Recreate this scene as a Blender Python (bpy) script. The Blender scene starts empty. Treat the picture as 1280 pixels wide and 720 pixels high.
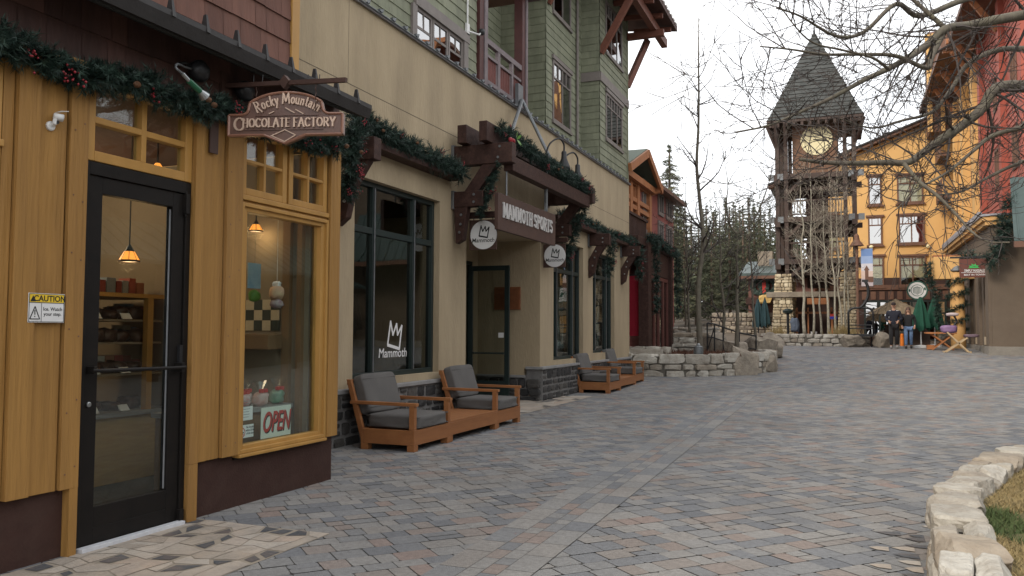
import bpy, math, random
from mathutils import Vector, Matrix, noise
random.seed(7)
R = math.radians
S = bpy.context.scene
COL = S.collection

# ------------------------------------------------------------------ camera
F = 1031.56; YAW, PIT, ROLL = 0.385292, 0.0512448, 0.00431817; CAMZ = 1.45
_f = Vector((-math.sin(YAW)*math.cos(PIT), math.cos(YAW)*math.cos(PIT), math.sin(PIT)))
_r = Vector((math.cos(YAW), math.sin(YAW), 0)); _u = _r.cross(_f)
_r, _u = _r*math.cos(ROLL)+_u*math.sin(ROLL), _u*math.cos(ROLL)-_r*math.sin(ROLL)
CP = Vector((0, 0, CAMZ))
cam = bpy.data.cameras.new("camera"); cam_ob = bpy.data.objects.new("camera", cam); COL.objects.link(cam_ob)
M = Matrix((_r, _u, -_f)).transposed().to_4x4(); M.translation = CP
cam_ob.matrix_world = M
cam.sensor_width = 36; cam.lens = 36*F/1280; cam.clip_start = .05; cam.clip_end = 1500
S.camera = cam_ob

# ------------------------------------------------------------------ light
SUN_EL, SUN_AZ = R(34), R(205)          # azimuth of the sun itself, clockwise from +Y: behind and left of the camera
w = bpy.data.worlds.new("World"); S.world = w; w.use_nodes = True
nt = w.node_tree; nt.nodes.clear()
N = lambda t: nt.nodes.new(t)
sky = N('ShaderNodeTexSky'); sky.sky_type = 'NISHITA'; sky.sun_disc = False
sky.sun_elevation = SUN_EL; sky.sun_rotation = SUN_AZ; sky.dust_density = 3
b1 = N('ShaderNodeBackground'); b1.inputs[1].default_value = .12
nt.links.new(sky.outputs[0], b1.inputs[0])
tc = N('ShaderNodeTexCoord'); nz = N('ShaderNodeTexNoise'); nz.inputs['Scale'].default_value = 2.2; nz.inputs['Detail'].default_value = 6
nt.links.new(tc.outputs['Generated'], nz.inputs['Vector'])
cr = N('ShaderNodeValToRGB'); cr.color_ramp.elements[0].position = .3; cr.color_ramp.elements[1].position = .7
cr.color_ramp.elements[0].color = (.93, .95, .98, 1); cr.color_ramp.elements[1].color = (1.0, .99, .98, 1)
nt.links.new(nz.outputs[0], cr.inputs[0])
b2 = N('ShaderNodeBackground'); b2.inputs[1].default_value = 1.6
nt.links.new(cr.outputs[0], b2.inputs[0])
mx = N('ShaderNodeMixShader'); mx.inputs[0].default_value = .86
nt.links.new(b1.outputs[0], mx.inputs[1]); nt.links.new(b2.outputs[0], mx.inputs[2])
wo = N('ShaderNodeOutputWorld'); nt.links.new(mx.outputs[0], wo.inputs[0])
sl = bpy.data.lights.new("sun", 'SUN'); sl.energy = 2.0; sl.angle = R(14); sl.color = (1, .9, .76)
so = bpy.data.objects.new("sun", sl); COL.objects.link(so)
sd = Vector((math.sin(SUN_AZ)*math.cos(SUN_EL), math.cos(SUN_AZ)*math.cos(SUN_EL), math.sin(SUN_EL)))
so.rotation_euler = sd.to_track_quat('Z', 'Y').to_euler()
S.view_settings.view_transform = 'Standard'; S.view_settings.look = 'None'
S.view_settings.gamma = 1; S.view_settings.use_curve_mapping = False; S.view_settings.exposure = 0.22

# ------------------------------------------------------------------ helpers
def ray(px, py): return _f + _r*((px-640)/F) - _u*((py-360)/F)
def on(px, py, ax, v):
    d = ray(px, py); i = 'xyz'.index(ax); return CP + d*((v-CP[i])/d[i])
def at(px, py, dep): return CP + ray(px, py)*dep
def g(y):
    t = min(1, max(0, (y-17)/23.)); return .85*t*t*(3-2*t)
def gr(px, py):
    d = ray(px, py); k = 1.
    while k < 200:
        p = CP + d*k
        if p.z <= g(p.y): return p
        k *= 1.002
    return p
V = Vector

class MB:
    def __init__(s): s.v = []; s.f = []; s.t = []; s.m = []; s.mi = 0
    def face(s, idx, tone=.5): s.f.append(idx); s.t.append(tone); s.m.append(s.mi)
    def quad(s, a, b, c, d, tone=.5):
        n = len(s.v); s.v += [tuple(a), tuple(b), tuple(c), tuple(d)]; s.face((n, n+1, n+2, n+3), tone)
    def tri(s, a, b, c, tone=.5):
        n = len(s.v); s.v += [tuple(a), tuple(b), tuple(c)]; s.face((n, n+1, n+2), tone)
    def box(s, a, b, tone=.5):
        x0, y0, z0 = [min(p, q) for p, q in zip(a, b)]; x1, y1, z1 = [max(p, q) for p, q in zip(a, b)]
        n = len(s.v)
        s.v += [(x0,y0,z0),(x1,y0,z0),(x1,y1,z0),(x0,y1,z0),(x0,y0,z1),(x1,y0,z1),(x1,y1,z1),(x0,y1,z1)]
        for q in ((0,3,2,1),(4,5,6,7),(0,1,5,4),(1,2,6,5),(2,3,7,6),(3,0,4,7)): s.face(tuple(n+i for i in q), tone)
        return s
    def hexa(s, p, tone=.5):                      # 8 points, bottom ring then top ring
        n = len(s.v); s.v += [tuple(q) for q in p]
        for q in ((0,3,2,1),(4,5,6,7),(0,1,5,4),(1,2,6,5),(2,3,7,6),(3,0,4,7)): s.face(tuple(n+i for i in q), tone)
        return s
    def beam(s, a, b, w, h, up=(0,0,1), tone=.5): # rectangular bar from a to b
        a, b = V(a), V(b); d = (b-a).normalized(); up = V(up)
        if abs(d.dot(up)) > .99: up = V((1,0,0))
        sx = d.cross(up).normalized()*(w/2); sy = sx.cross(d).normalized()*(h/2)
        return s.hexa([a-sx-sy, a+sx-sy, b+sx-sy, b-sx-sy, a-sx+sy, a+sx+sy, b+sx+sy, b-sx+sy], tone)
    def tube(s, pts, r, n=8, tone=.5, cap=True):
        pts = [V(p) for p in pts]; rs = r if isinstance(r, (list, tuple)) else [r]*len(pts)
        base = len(s.v); ref = V((0,0,1)); prev = None
        for i, p in enumerate(pts):
            d = (pts[min(i+1, len(pts)-1)] - pts[max(i-1, 0)])
            d = d.normalized() if d.length > 1e-9 else V((0,0,1))
            if prev is None:
                a = d.cross(ref)
                if a.length < .05: a = d.cross(V((1,0,0)))
            else: a = prev - d*prev.dot(d)
            a.normalize(); prev = a; b = d.cross(a)
            for k in range(n):
                t = 2*math.pi*k/n; q = p + (a*math.cos(t)+b*math.sin(t))*rs[i]; s.v.append((q.x, q.y, q.z))
        for i in range(len(pts)-1):
            for k in range(n):
                s.face((base+i*n+k, base+i*n+(k+1)%n, base+(i+1)*n+(k+1)%n, base+(i+1)*n+k), tone)
        if cap and n > 2:
            s.face(tuple(base+k for k in range(n))[::-1], tone); e = base+(len(pts)-1)*n
            s.face(tuple(e+k for k in range(n)), tone)
        return s
    def lathe(s, prof, c, n=16, tone=.5, axis='z'):
        base = len(s.v); c = V(c)
        for r_, h in prof:
            for k in range(n):
                t = 2*math.pi*k/n; x, y = r_*math.cos(t), r_*math.sin(t)
                q = {'z': V((x, y, h)), 'x': V((h, x, y)), 'y': V((x, h, y))}[axis] + c
                s.v.append(tuple(q))
        for i in range(len(prof)-1):
            for k in range(n):
                s.face((base+i*n+k, base+i*n+(k+1)%n, base+(i+1)*n+(k+1)%n, base+(i+1)*n+k), tone)
        s.face(tuple(base+k for k in range(n))[::-1], tone); e = base+(len(prof)-1)*n
        s.face(tuple(e+k for k in range(n)), tone)
        return s
    def prism(s, pts, o, ux, uy, depth, tone=.5):   # 2-D outline in frame (o, ux, uy), thickness along ux x uy
        o, ux, uy = V(o), V(ux), V(uy); nn = ux.cross(uy).normalized()*depth; n = len(s.v); k = len(pts)
        for off in (V((0,0,0)), nn):
            for x, y in pts: s.v.append(tuple(o+ux*x+uy*y+off))
        s.face(tuple(n+i for i in range(k))[::-1], tone); s.face(tuple(n+k+i for i in range(k)), tone)
        for i in range(k): s.face((n+i, n+(i+1)%k, n+k+(i+1)%k, n+k+i), tone)
        return s
    def rock(s, c, size, n=3, jit=.12, tone=.5, rot=0., seed=0., tilt=0., pw=6., cut=0, cd=.8):   # irregular stone: subdivided rounded box
        c = V(c); rm = Matrix.Rotation(rot, 3, 'Z') @ Matrix.Rotation(tilt, 3, 'X'); idx = {}
        rg = random.Random(seed*37.7+1); planes = []
        for _ in range(cut):
            d = V((rg.gauss(0,1), rg.gauss(0,1), rg.gauss(.25,1))).normalized()
            sup = sum((abs(d[i])*size[i]/2)**2 for i in range(3))**.5; planes.append((d, sup*rg.uniform(cd, cd+.22)))
        def vert(i, j, k):
            if (i, j, k) in idx: return idx[i, j, k]
            p = V((i/n*2-1, j/n*2-1, k/n*2-1)); l = (abs(p.x)**pw+abs(p.y)**pw+abs(p.z)**pw)**(1/pw)
            p = p*(1/l)*max(abs(p.x), abs(p.y), abs(p.z)) if l else p
            q = V((p.x*size[0]/2, p.y*size[1]/2, p.z*size[2]/2))
            nv = noise.noise_vector(V((p.x*1.3+seed*7.1, p.y*1.3+seed*3.3, p.z*1.3+seed)))
            nv2 = noise.noise_vector(V((p.x*3+seed*5.1, p.y*3-seed*2.3, p.z*3+seed*1.7)))
            q += V((nv.x*size[0], nv.y*size[1], nv.z*size[2]))*jit + V((nv2.x*size[0], nv2.y*size[1], nv2.z*size[2]))*jit*.4
            for d, l in planes:
                e = q.dot(d)-l
                if e > 0: q -= d*e
            if cut: q += V((nv2.y*size[0], nv2.z*size[1], nv2.x*size[2]))*jit*.12
            q = rm @ q + c; idx[i, j, k] = len(s.v); s.v.append(tuple(q)); return idx[i, j, k]
        for a in range(n):
            for b in range(n):
                s.face((vert(a,b,0), vert(a,b+1,0), vert(a+1,b+1,0), vert(a+1,b,0)), tone)
                s.face((vert(a,b,n), vert(a+1,b,n), vert(a+1,b+1,n), vert(a,b+1,n)), tone)
                s.face((vert(a,0,b), vert(a+1,0,b), vert(a+1,0,b+1), vert(a,0,b+1)), tone)
                s.face((vert(a,n,b), vert(a,n,b+1), vert(a+1,n,b+1), vert(a+1,n,b)), tone)
                s.face((vert(0,a,b), vert(0,a,b+1), vert(0,a+1,b+1), vert(0,a+1,b)), tone)
                s.face((vert(n,a,b), vert(n,a+1,b), vert(n,a+1,b+1), vert(n,a,b+1)), tone)
        return s
    def each(s, name, mat, parent=None, **k):       # every connected piece becomes a part of its own
        up = list(range(len(s.v)))
        def find(i):
            while up[i] != i: up[i] = up[up[i]]; i = up[i]
            return i
        for f in s.f:
            for j in f[1:]: up[find(j)] = find(f[0])
        out = {}
        for n, f in enumerate(s.f):
            r_ = find(f[0]); m = out.setdefault(r_, (MB(), {})); mm, mp = m; q = []
            for i in f:
                if i not in mp: mp[i] = len(mm.v); mm.v.append(s.v[i])
                q.append(mp[i])
            mm.face(tuple(q), s.t[n])
        return [m[0].build(name, mat, parent, **k) for m in out.values()]
    def build(s, name, mat, parent=None, local=False, smooth=False, bevel=0.):
        off = V((0,0,0))
        if parent is not None and not local:
            r_ = parent
            while r_.parent: r_ = r_.parent
            off = r_.location
        me = bpy.data.meshes.new(name)
        me.from_pydata([(x-off.x, y-off.y, z-off.z) for x, y, z in s.v] if off.length else s.v, [], s.f)
        for m_ in (mat if isinstance(mat, (list, tuple)) else [mat]): me.materials.append(m_)
        if any(s.m): me.polygons.foreach_set('material_index', s.m)
        at_ = me.attributes.new('tone', 'FLOAT', 'FACE'); at_.data.foreach_set('value', s.t)
        if smooth: me.polygons.foreach_set('use_smooth', [True]*len(me.polygons))
        me.update()
        o = bpy.data.objects.new(name, me); COL.objects.link(o)
        if parent is not None: o.parent = parent
        if bevel:
            b = o.modifiers.new('bevel', 'BEVEL'); b.width = bevel; b.segments = 2; b.limit_method = 'ANGLE'
        return o

def tag(o, label=None, cat=None, group=None, kind=None):
    if label: o['label'] = label
    if cat: o['category'] = cat
    if group: o['group'] = group
    if kind: o['kind'] = kind
    return o
def thing(name, label, cat, loc=(0,0,0), group=None, rz=0.):
    o = bpy.data.objects.new(name, None); o.empty_display_size = .2; COL.objects.link(o)
    o.location = loc; o.rotation_euler = (0, 0, rz)
    return tag(o, label, cat, group)
def struct(mb, name, mat, **k): return tag(mb.build(name, mat, **k), kind='structure')
def copy_tree(o, parent=None):
    c = o.copy(); COL.objects.link(c)
    if parent is not None: c.parent = parent
    for ch in list(o.children): copy_tree(ch, c)
    return c
bpy_bm = None
def bx(a, b): return MB().box(a, b)

# ------------------------------------------------------------------ materials
def pmat(name, c1, c2=None, scale=8., rough=.7, bump=0., bscale=None, metal=0., stretch=(1,1,1), tone=None, spec=.4, detail=5., emit=None, es=0., coat=0., dirt=None, dscale=.8, damt=.0):
    m = bpy.data.materials.new(name); m.use_nodes = True; t = m.node_tree; p = t.nodes['Principled BSDF']
    p.inputs['Roughness'].default_value = rough; p.inputs['Metallic'].default_value = metal
    p.inputs['Specular IOR Level'].default_value = spec
    if coat: p.inputs['Coat Weight'].default_value = coat; p.inputs['Coat Roughness'].default_value = .15
    L = t.links.new
    co = t.nodes.new('ShaderNodeTexCoord'); mp = t.nodes.new('ShaderNodeMapping'); mp.inputs['Scale'].default_value = stretch
    L(co.outputs['Object'], mp.inputs[0])
    nz = t.nodes.new('ShaderNodeTexNoise'); nz.inputs['Scale'].default_value = scale; nz.inputs['Detail'].default_value = detail
    nz.inputs['Roughness'].default_value = .62
    L(mp.outputs[0], nz.inputs['Vector'])
    c2 = c2 or tuple(x*.8 for x in c1)
    if tone:                                       # list of (position, colour) chosen per face
        at_ = t.nodes.new('ShaderNodeAttribute'); at_.attribute_name = 'tone'
        r_ = t.nodes.new('ShaderNodeValToRGB'); r_.color_ramp.interpolation = 'LINEAR'
        e = r_.color_ramp.elements
        while len(e) < len(tone): e.new(.5)
        for i, (ps, c) in enumerate(tone): e[i].position = ps; e[i].color = (*c, 1)
        L(at_.outputs['Fac'], r_.inputs[0]); base = r_.outputs[0]
        mm = t.nodes.new('ShaderNodeMix'); mm.data_type = 'RGBA'; mm.blend_type = 'MULTIPLY'; mm.inputs[0].default_value = 1
        r2 = t.nodes.new('ShaderNodeValToRGB'); r2.color_ramp.elements[0].position = .3; r2.color_ramp.elements[1].position = .72
        r2.color_ramp.elements[0].color = (*[min(1, a/max(b, 1e-4)) for a, b in zip(c2, c1)], 1); r2.color_ramp.elements[1].color = (1.12, 1.12, 1.12, 1)
        L(nz.outputs[0], r2.inputs[0]); L(base, mm.inputs[6]); L(r2.outputs[0], mm.inputs[7]); col = mm.outputs[2]
    else:
        r_ = t.nodes.new('ShaderNodeValToRGB'); r_.color_ramp.elements[0].position = .3; r_.color_ramp.elements[1].position = .72
        r_.color_ramp.elements[0].color = (*c2, 1); r_.color_ramp.elements[1].color = (*c1, 1)
        L(nz.outputs[0], r_.inputs[0]); col = r_.outputs[0]
    if dirt:
        dn = t.nodes.new('ShaderNodeTexNoise'); dn.inputs['Scale'].default_value = dscale; dn.inputs['Detail'].default_value = 8; dn.inputs['Roughness'].default_value = .7
        L(mp.outputs[0], dn.inputs['Vector'])
        dr = t.nodes.new('ShaderNodeMapRange'); dr.inputs[1].default_value = .45; dr.inputs[2].default_value = .75; dr.inputs[3].default_value = 0; dr.inputs[4].default_value = damt
        L(dn.outputs[0], dr.inputs[0])
        dm = t.nodes.new('ShaderNodeMix'); dm.data_type = 'RGBA'; dm.inputs[7].default_value = (*dirt, 1)
        L(dr.outputs[0], dm.inputs[0]); L(col, dm.inputs[6]); col = dm.outputs[2]
    L(col, p.inputs['Base Color'])
    if bump:
        bn = t.nodes.new('ShaderNodeTexNoise'); bn.inputs['Scale'].default_value = bscale or scale*3; bn.inputs['Detail'].default_value = 6
        L(mp.outputs[0], bn.inputs['Vector'])
        bu = t.nodes.new('ShaderNodeBump'); bu.inputs['Strength'].default_value = bump; bu.inputs['Distance'].default_value = .02
        L(bn.outputs[0], bu.inputs['Height']); L(bu.outputs[0], p.inputs['Normal'])
    if emit: p.inputs['Emission Color'].default_value = (*emit, 1); p.inputs['Emission Strength'].default_value = es
    return m
def glass(name, tint=(.9,.95,.93), refl=1., ior=1.5, rough=0.):
    m = bpy.data.materials.new(name); m.use_nodes = True; t = m.node_tree; t.nodes.clear(); L = t.links.new
    tr = t.nodes.new('ShaderNodeBsdfTransparent'); tr.inputs[0].default_value = (*tint, 1)
    gl = t.nodes.new('ShaderNodeBsdfGlossy'); gl.inputs['Roughness'].default_value = rough; gl.inputs[0].default_value = (refl,)*3+(1,)
    fr = t.nodes.new('ShaderNodeFresnel'); ge = t.nodes.new('ShaderNodeNewGeometry')
    mr = t.nodes.new('ShaderNodeMapRange'); mr.inputs[3].default_value = ior; mr.inputs[4].default_value = 1/ior   # both faces of a pane mirror alike
    L(ge.outputs['Backfacing'], mr.inputs[0]); L(mr.outputs[0], fr.inputs[0])
    co = t.nodes.new('ShaderNodeTexCoord'); nz = t.nodes.new('ShaderNodeTexNoise'); nz.inputs['Scale'].default_value = 1.3; nz.inputs['Detail'].default_value = 1
    L(co.outputs['Object'], nz.inputs['Vector'])
    bu = t.nodes.new('ShaderNodeBump'); bu.inputs['Strength'].default_value = .06; bu.inputs['Distance'].default_value = .05
    L(nz.outputs[0], bu.inputs['Height']); L(bu.outputs[0], gl.inputs['Normal'])
    mx = t.nodes.new('ShaderNodeMixShader'); o = t.nodes.new('ShaderNodeOutputMaterial')
    L(fr.outputs[0], mx.inputs[0]); L(tr.outputs[0], mx.inputs[1]); L(gl.outputs[0], mx.inputs[2]); L(mx.outputs[0], o.inputs[0])
    return m

orange_c = (.375, .2, .056)
m_orange = pmat('ochre_board', orange_c, (.275, .145, .04), 14, .66, .7, 34, stretch=(1, 1, .07), detail=9, dirt=(.2, .105, .04), dscale=3.2, damt=.6, spec=.28)
m_orange_trim = pmat('ochre_trim', (.45, .245, .065), (.375, .2, .05), 5, .5, .1, 40, stretch=(1,1,.3), dirt=(.2,.11,.04), dscale=3, damt=.3)
m_base = pmat('oxblood_base', (.056, .0275, .0215), (.044, .0215, .017), 9, .75, .25, 70, detail=9, dirt=(.085, .055, .044), dscale=5, damt=.3, spec=.25)
m_black = pmat('black_aluminium', (.014, .0115, .010), (.009, .008, .0075), 9, .5, .04, 80, spec=.2)
m_iron = pmat('black_iron', (.02, .021, .023), (.012, .012, .013), 20, .45, .1, 90)
m_steel = pmat('steel', (.45, .47, .48), (.32, .34, .35), 12, .38, .05, 60, metal=.9)
m_grey_steel = pmat('galvanised', (.2, .21, .22), (.13, .14, .145), 10, .5, .05, 60, metal=.6)
m_flash = pmat('metal_flashing', (.34, .34, .37), (.2, .2, .22), 9, .5, .1, 40)
m_white = pmat('white_plastic', (.72, .72, .71), (.62, .62, .61), 10, .4)
m_glass = glass('window_glass'); m_glass_dk = glass('tinted_glass', (.5, .55, .53))
m_glass_up = glass('upper_glass', (.25,.28,.3), ior=5.0)
m_glass_door = glass('door_glass', (.75,.77,.75))
m_glass_st = glass('store_glass', (.55,.6,.58), ior=1.55)
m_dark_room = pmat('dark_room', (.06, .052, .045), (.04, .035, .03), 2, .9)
m_shingle_dk = pmat('dark_shingle', (.075, .036, .03), (.045, .022, .018), 7, .75, .35, 30, stretch=(1,1,.2), tone=[(0, (.055,.027,.023)), (1, (.10,.048,.038))])
m_shingle = pmat('red_shingle', (.15, .066, .046), (.105, .046, .032), 7, .75, .35, 30, stretch=(1,1,.2), tone=[(0, (.115,.05,.035)), (1, (.17,.077,.054))])
m_green = pmat('green_shingle', (.2, .212, .145), (.16, .168, .115), 5, .72, .3, 30, stretch=(1,1,.25), tone=[(0, (.175,.187,.127)), (1, (.222,.234,.162))])
m_taupe = pmat('taupe_trim', (.2, .175, .16), (.15, .13, .12), 6, .6)
m_roof_dk = pmat('dark_gutter', (.03, .028, .028), (.02, .018, .018), 6, .55, .1, 30)
m_stucco = pmat('tan_stucco', (.42, .335, .22), (.335, .265, .17), 2.2, .88, .6, 38, stretch=(1,1,.22), detail=10, dirt=(.235, .185, .125), dscale=2.0, damt=.62)
m_stucco_br = pmat('brown_stucco', (.15, .115, .085), (.12, .09, .065), 1.5, .85, .3, 45, dirt=(.1,.08,.06), damt=.4)
m_wood_dk = pmat('dark_timber', (.052, .025, .02), (.032, .016, .013), 4, .6, .3, 24, stretch=(3, 3, 3), dirt=(.10, .055, .04), dscale=4, damt=.4, spec=.22)
m_wood_tower = pmat('grey_brown_timber', (.08, .053, .043), (.05, .034, .028), 5, .75, .25, 20)
m_teak = pmat('teak', (.33, .14, .05), (.22, .085, .03), 6, .5, .2, 40, stretch=(.5, .12, 1), dirt=(.14,.05,.02), dscale=5, damt=.35)
m_cushion = pmat('grey_cushion', (.125, .118, .112), (.1, .095, .092), 3, .92, .35, 260)
m_winframe = pmat('dark_green_frame', (.018, .03, .028), (.013, .022, .021), 9, .42)
m_sign_br = pmat('bronze_sign', (.15, .078, .056), (.105, .054, .04), 8, .42, .12, 70, coat=.2)
m_gold = pmat('pale_gold', (.62, .46, .36), (.5, .36, .27), 20, .4, metal=.2)
m_corten = pmat('brown_steel', (.075, .038, .028), (.05, .026, .02), 5, .6, .15, 40)
m_signwhite = pmat('sign_white', (.74, .74, .73), (.66, .66, .66), 3, .5)
m_letter = pmat('letter_white', (.5, .49, .48), (.42, .41, .4), 12, .5)
m_ink = pmat('black_ink', (.015, .015, .016), (.012, .012, .012), 5, .6)
m_red_ink = pmat('red_ink', (.5, .035, .025), (.4, .03, .02), 6, .5)
m_yellow = pmat('caution_yellow', (.75, .52, .03), (.68, .46, .03), 4, .5)
m_silver = pmat('bright_strip', (.62,.63,.66), (.5,.51,.54), 12, .4)
m_strip = pmat('grey_strip', (.26,.27,.28), (.2,.21,.22), 12, .4)
m_needle = pmat('pine_needle', (.03, .06, .035), (.02, .04, .025), 20, .6, tone=[(0, (.012,.026,.02)), (.6, (.024,.052,.037)), (1, (.05,.09,.065))])
m_leafg = pmat('bright_leaf', (.12, .26, .05), (.08, .18, .03), 10, .5)
m_berry = pmat('red_berry', (.32, .018, .03), (.2, .012, .02), 15, .3, coat=.3)
m_cone = pmat('pine_cone', (.16, .075, .035), (.08, .04, .02), 30, .7)
m_bark = pmat('grey_bark', (.15, .13, .1), (.08, .068, .054), 12, .85, .6, 30, stretch=(1,1,.4), dirt=(.12,.13,.07), dscale=6, damt=.35)
m_twig = pmat('dark_twig', (.062, .05, .043), (.04, .032, .03), 9, .8)
m_aspen = pmat('aspen_bark', (.38, .355, .28), (.24, .22, .17), 7, .8, .2, 20, stretch=(1,1,.8), dirt=(.06,.05,.04), dscale=9, damt=.7)
m_aspen_twig = pmat('aspen_twig', (.3, .265, .21), (.2, .175, .14), 7, .8)
m_rock = pmat('granite', (.34, .295, .235), (.19, .16, .125), 9, .88, 1.0, 26, dirt=(.12,.105,.09), dscale=1.6, damt=.75, detail=12)
m_wallstone = pmat('pale_stone', (.50, .45, .36), (.36, .315, .25), 4, .88, .9, 26, tone=[(0, (.27,.245,.205)), (.12, (.35,.30,.235)), (.3, (.38,.355,.305)), (.7, (.44,.415,.36)), (1, (.51,.49,.435))], dirt=(.2,.155,.11), dscale=5.5, damt=.75, detail=12)
m_pierstone = pmat('pier_stone', (.52, .44, .3), (.38, .31, .2), 3, .88, .5, 14, tone=[(0, (.30,.24,.16)), (.4, (.48,.40,.27)), (1, (.66,.58,.42))])
m_mortar = pmat('mortar', (.16, .145, .12), (.11, .10, .085), 9, .95, .4, 40)
m_mortar_dk = pmat('grey_mortar', (.2,.195,.19), (.14,.135,.13), 9, .95, .4, 40)
m_rubble = pmat('rubble', (.3,.25,.2), (.2,.165,.13), 3, .9, .5, 14, tone=[(0,(.17,.14,.115)),(1,(.36,.31,.24))])
m_basalt = pmat('dark_basalt', (.052, .05, .05), (.03, .029, .029), 7, .75, .9, 22, tone=[(0, (.03,.03,.031)), (.6, (.052,.05,.049)), (1, (.095,.088,.08))])
m_sill = pmat('stone_sill', (.27, .265, .26), (.2, .2, .2), 5, .75, .2, 40)
m_soil = pmat('mulch', (.105, .052, .035), (.055, .03, .022), 18, .95, 1., 40)
m_yel = pmat('yellow_stucco', (.69, .42, .165), (.62, .375, .145), .7, .85, .15, 30, dirt=(.52,.32,.13), dscale=.4, damt=.3)
m_org = pmat('orange_stucco', (.62, .36, .14), (.54, .31, .115), .8, .8, .15, 30)
m_redw = pmat('red_siding', (.36, .09, .06), (.30, .075, .05), 2, .75, .15, 20)
m_brown = pmat('brown_trim', (.17, .088, .058), (.12, .062, .042), 4, .7)
m_dkband = pmat('dark_brown_band', (.055, .026, .02), (.04, .02, .016), 3, .7)
m_teal = pmat('teal_metal_roof', (.075, .105, .10), (.055, .08, .077), 2, .45, metal=.3)
m_slate = pmat('slate_roof', (.06, .064, .062), (.045, .048, .047), 5, .85, .3, 30, tone=[(0, (.05,.054,.052)), (1, (.07,.074,.071))])
m_clock = pmat('clock_face', (.75, .68, .42), (.7, .62, .37), 4, .5)
m_curtain = pmat('curtain', (.52, .42, .3), (.4, .32, .22), 5, .9, stretch=(6, 6, .3))
m_paver = pmat('concrete_paver', (.3, .28, .26), (.235, .22, .205), 26, .86, .45, 120, detail=8,
    tone=[(0, (.145,.151,.163)), (.2, (.178,.184,.195)), (.38, (.222,.221,.218)), (.55, (.268,.258,.244)), (.68, (.245,.228,.211)), (.82, (.243,.215,.195)), (.93, (.25,.205,.182)), (1, (.255,.196,.172))], dirt=(.115,.108,.10), dscale=.5, damt=.55)
m_joint = pmat('joint_sand', (.12, .112, .10), (.075, .07, .062), 30, .95, .5, 80)
m_flag = pmat('flagstone', (.45, .36, .26), (.33, .26, .19), 6, .8, .5, 30, tone=[(0, (.075,.08,.088)), (.22, (.10,.105,.112)), (.26, (.35,.305,.25)), (.6, (.40,.355,.30)), (.85, (.44,.40,.345)), (1, (.41,.33,.265))], dirt=(.30,.17,.09), dscale=3, damt=.35)
m_earth = pmat('earth', (.12, .095, .07), (.075, .06, .045), 1.5, .95, .6, 6)
m_straw = pmat('dry_grass', (.3, .22, .09), (.2, .15, .06), 9, .9, tone=[(0, (.05,.085,.025)), (.35, (.10,.12,.04)), (.5, (.26,.19,.08)), (1, (.36,.27,.13))])
m_lawn = pmat('lawn_soil', (.17, .13, .06), (.09, .075, .035), 8, .95, .8, 30)
# ------------------------------------------------------------------ writing
DG = None
def text(name, body, size, o, ux, uy, mat, parent=None, ext=.004, off=0., shear=0., align='CENTER', sx=1., local=False):
    cu = bpy.data.curves.new('tmp_text', 'FONT'); cu.body = body; cu.size = size; cu.extrude = ext; cu.offset = off
    cu.shear = shear; cu.align_x = align; cu.align_y = 'CENTER'; cu.resolution_u = 4
    ob = bpy.data.objects.new('tmp_text', cu); COL.objects.link(ob)
    me = bpy.data.meshes.new_from_object(ob.evaluated_get(bpy.context.evaluated_depsgraph_get()))
    bpy.data.objects.remove(ob); bpy.data.curves.remove(cu)
    ux, uy = V(ux).normalized(), V(uy).normalized(); nn = ux.cross(uy)
    mb = MB(); o = V(o)
    mb.v = [tuple(o+ux*(v.co.x*sx)+uy*v.co.y+nn*v.co.z) for v in me.vertices]
    for p in me.polygons: mb.face(tuple(p.vertices))
    bpy.data.meshes.remove(me)
    return mb.build(name, mat, parent, local=local)
def arcp(cx, cy, rx, ry, a0, a1, n=9):
    return [(cx+rx*math.cos(R(a0+(a1-a0)*i/n)), cy+ry*math.sin(R(a0+(a1-a0)*i/n))) for i in range(n+1)]
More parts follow.
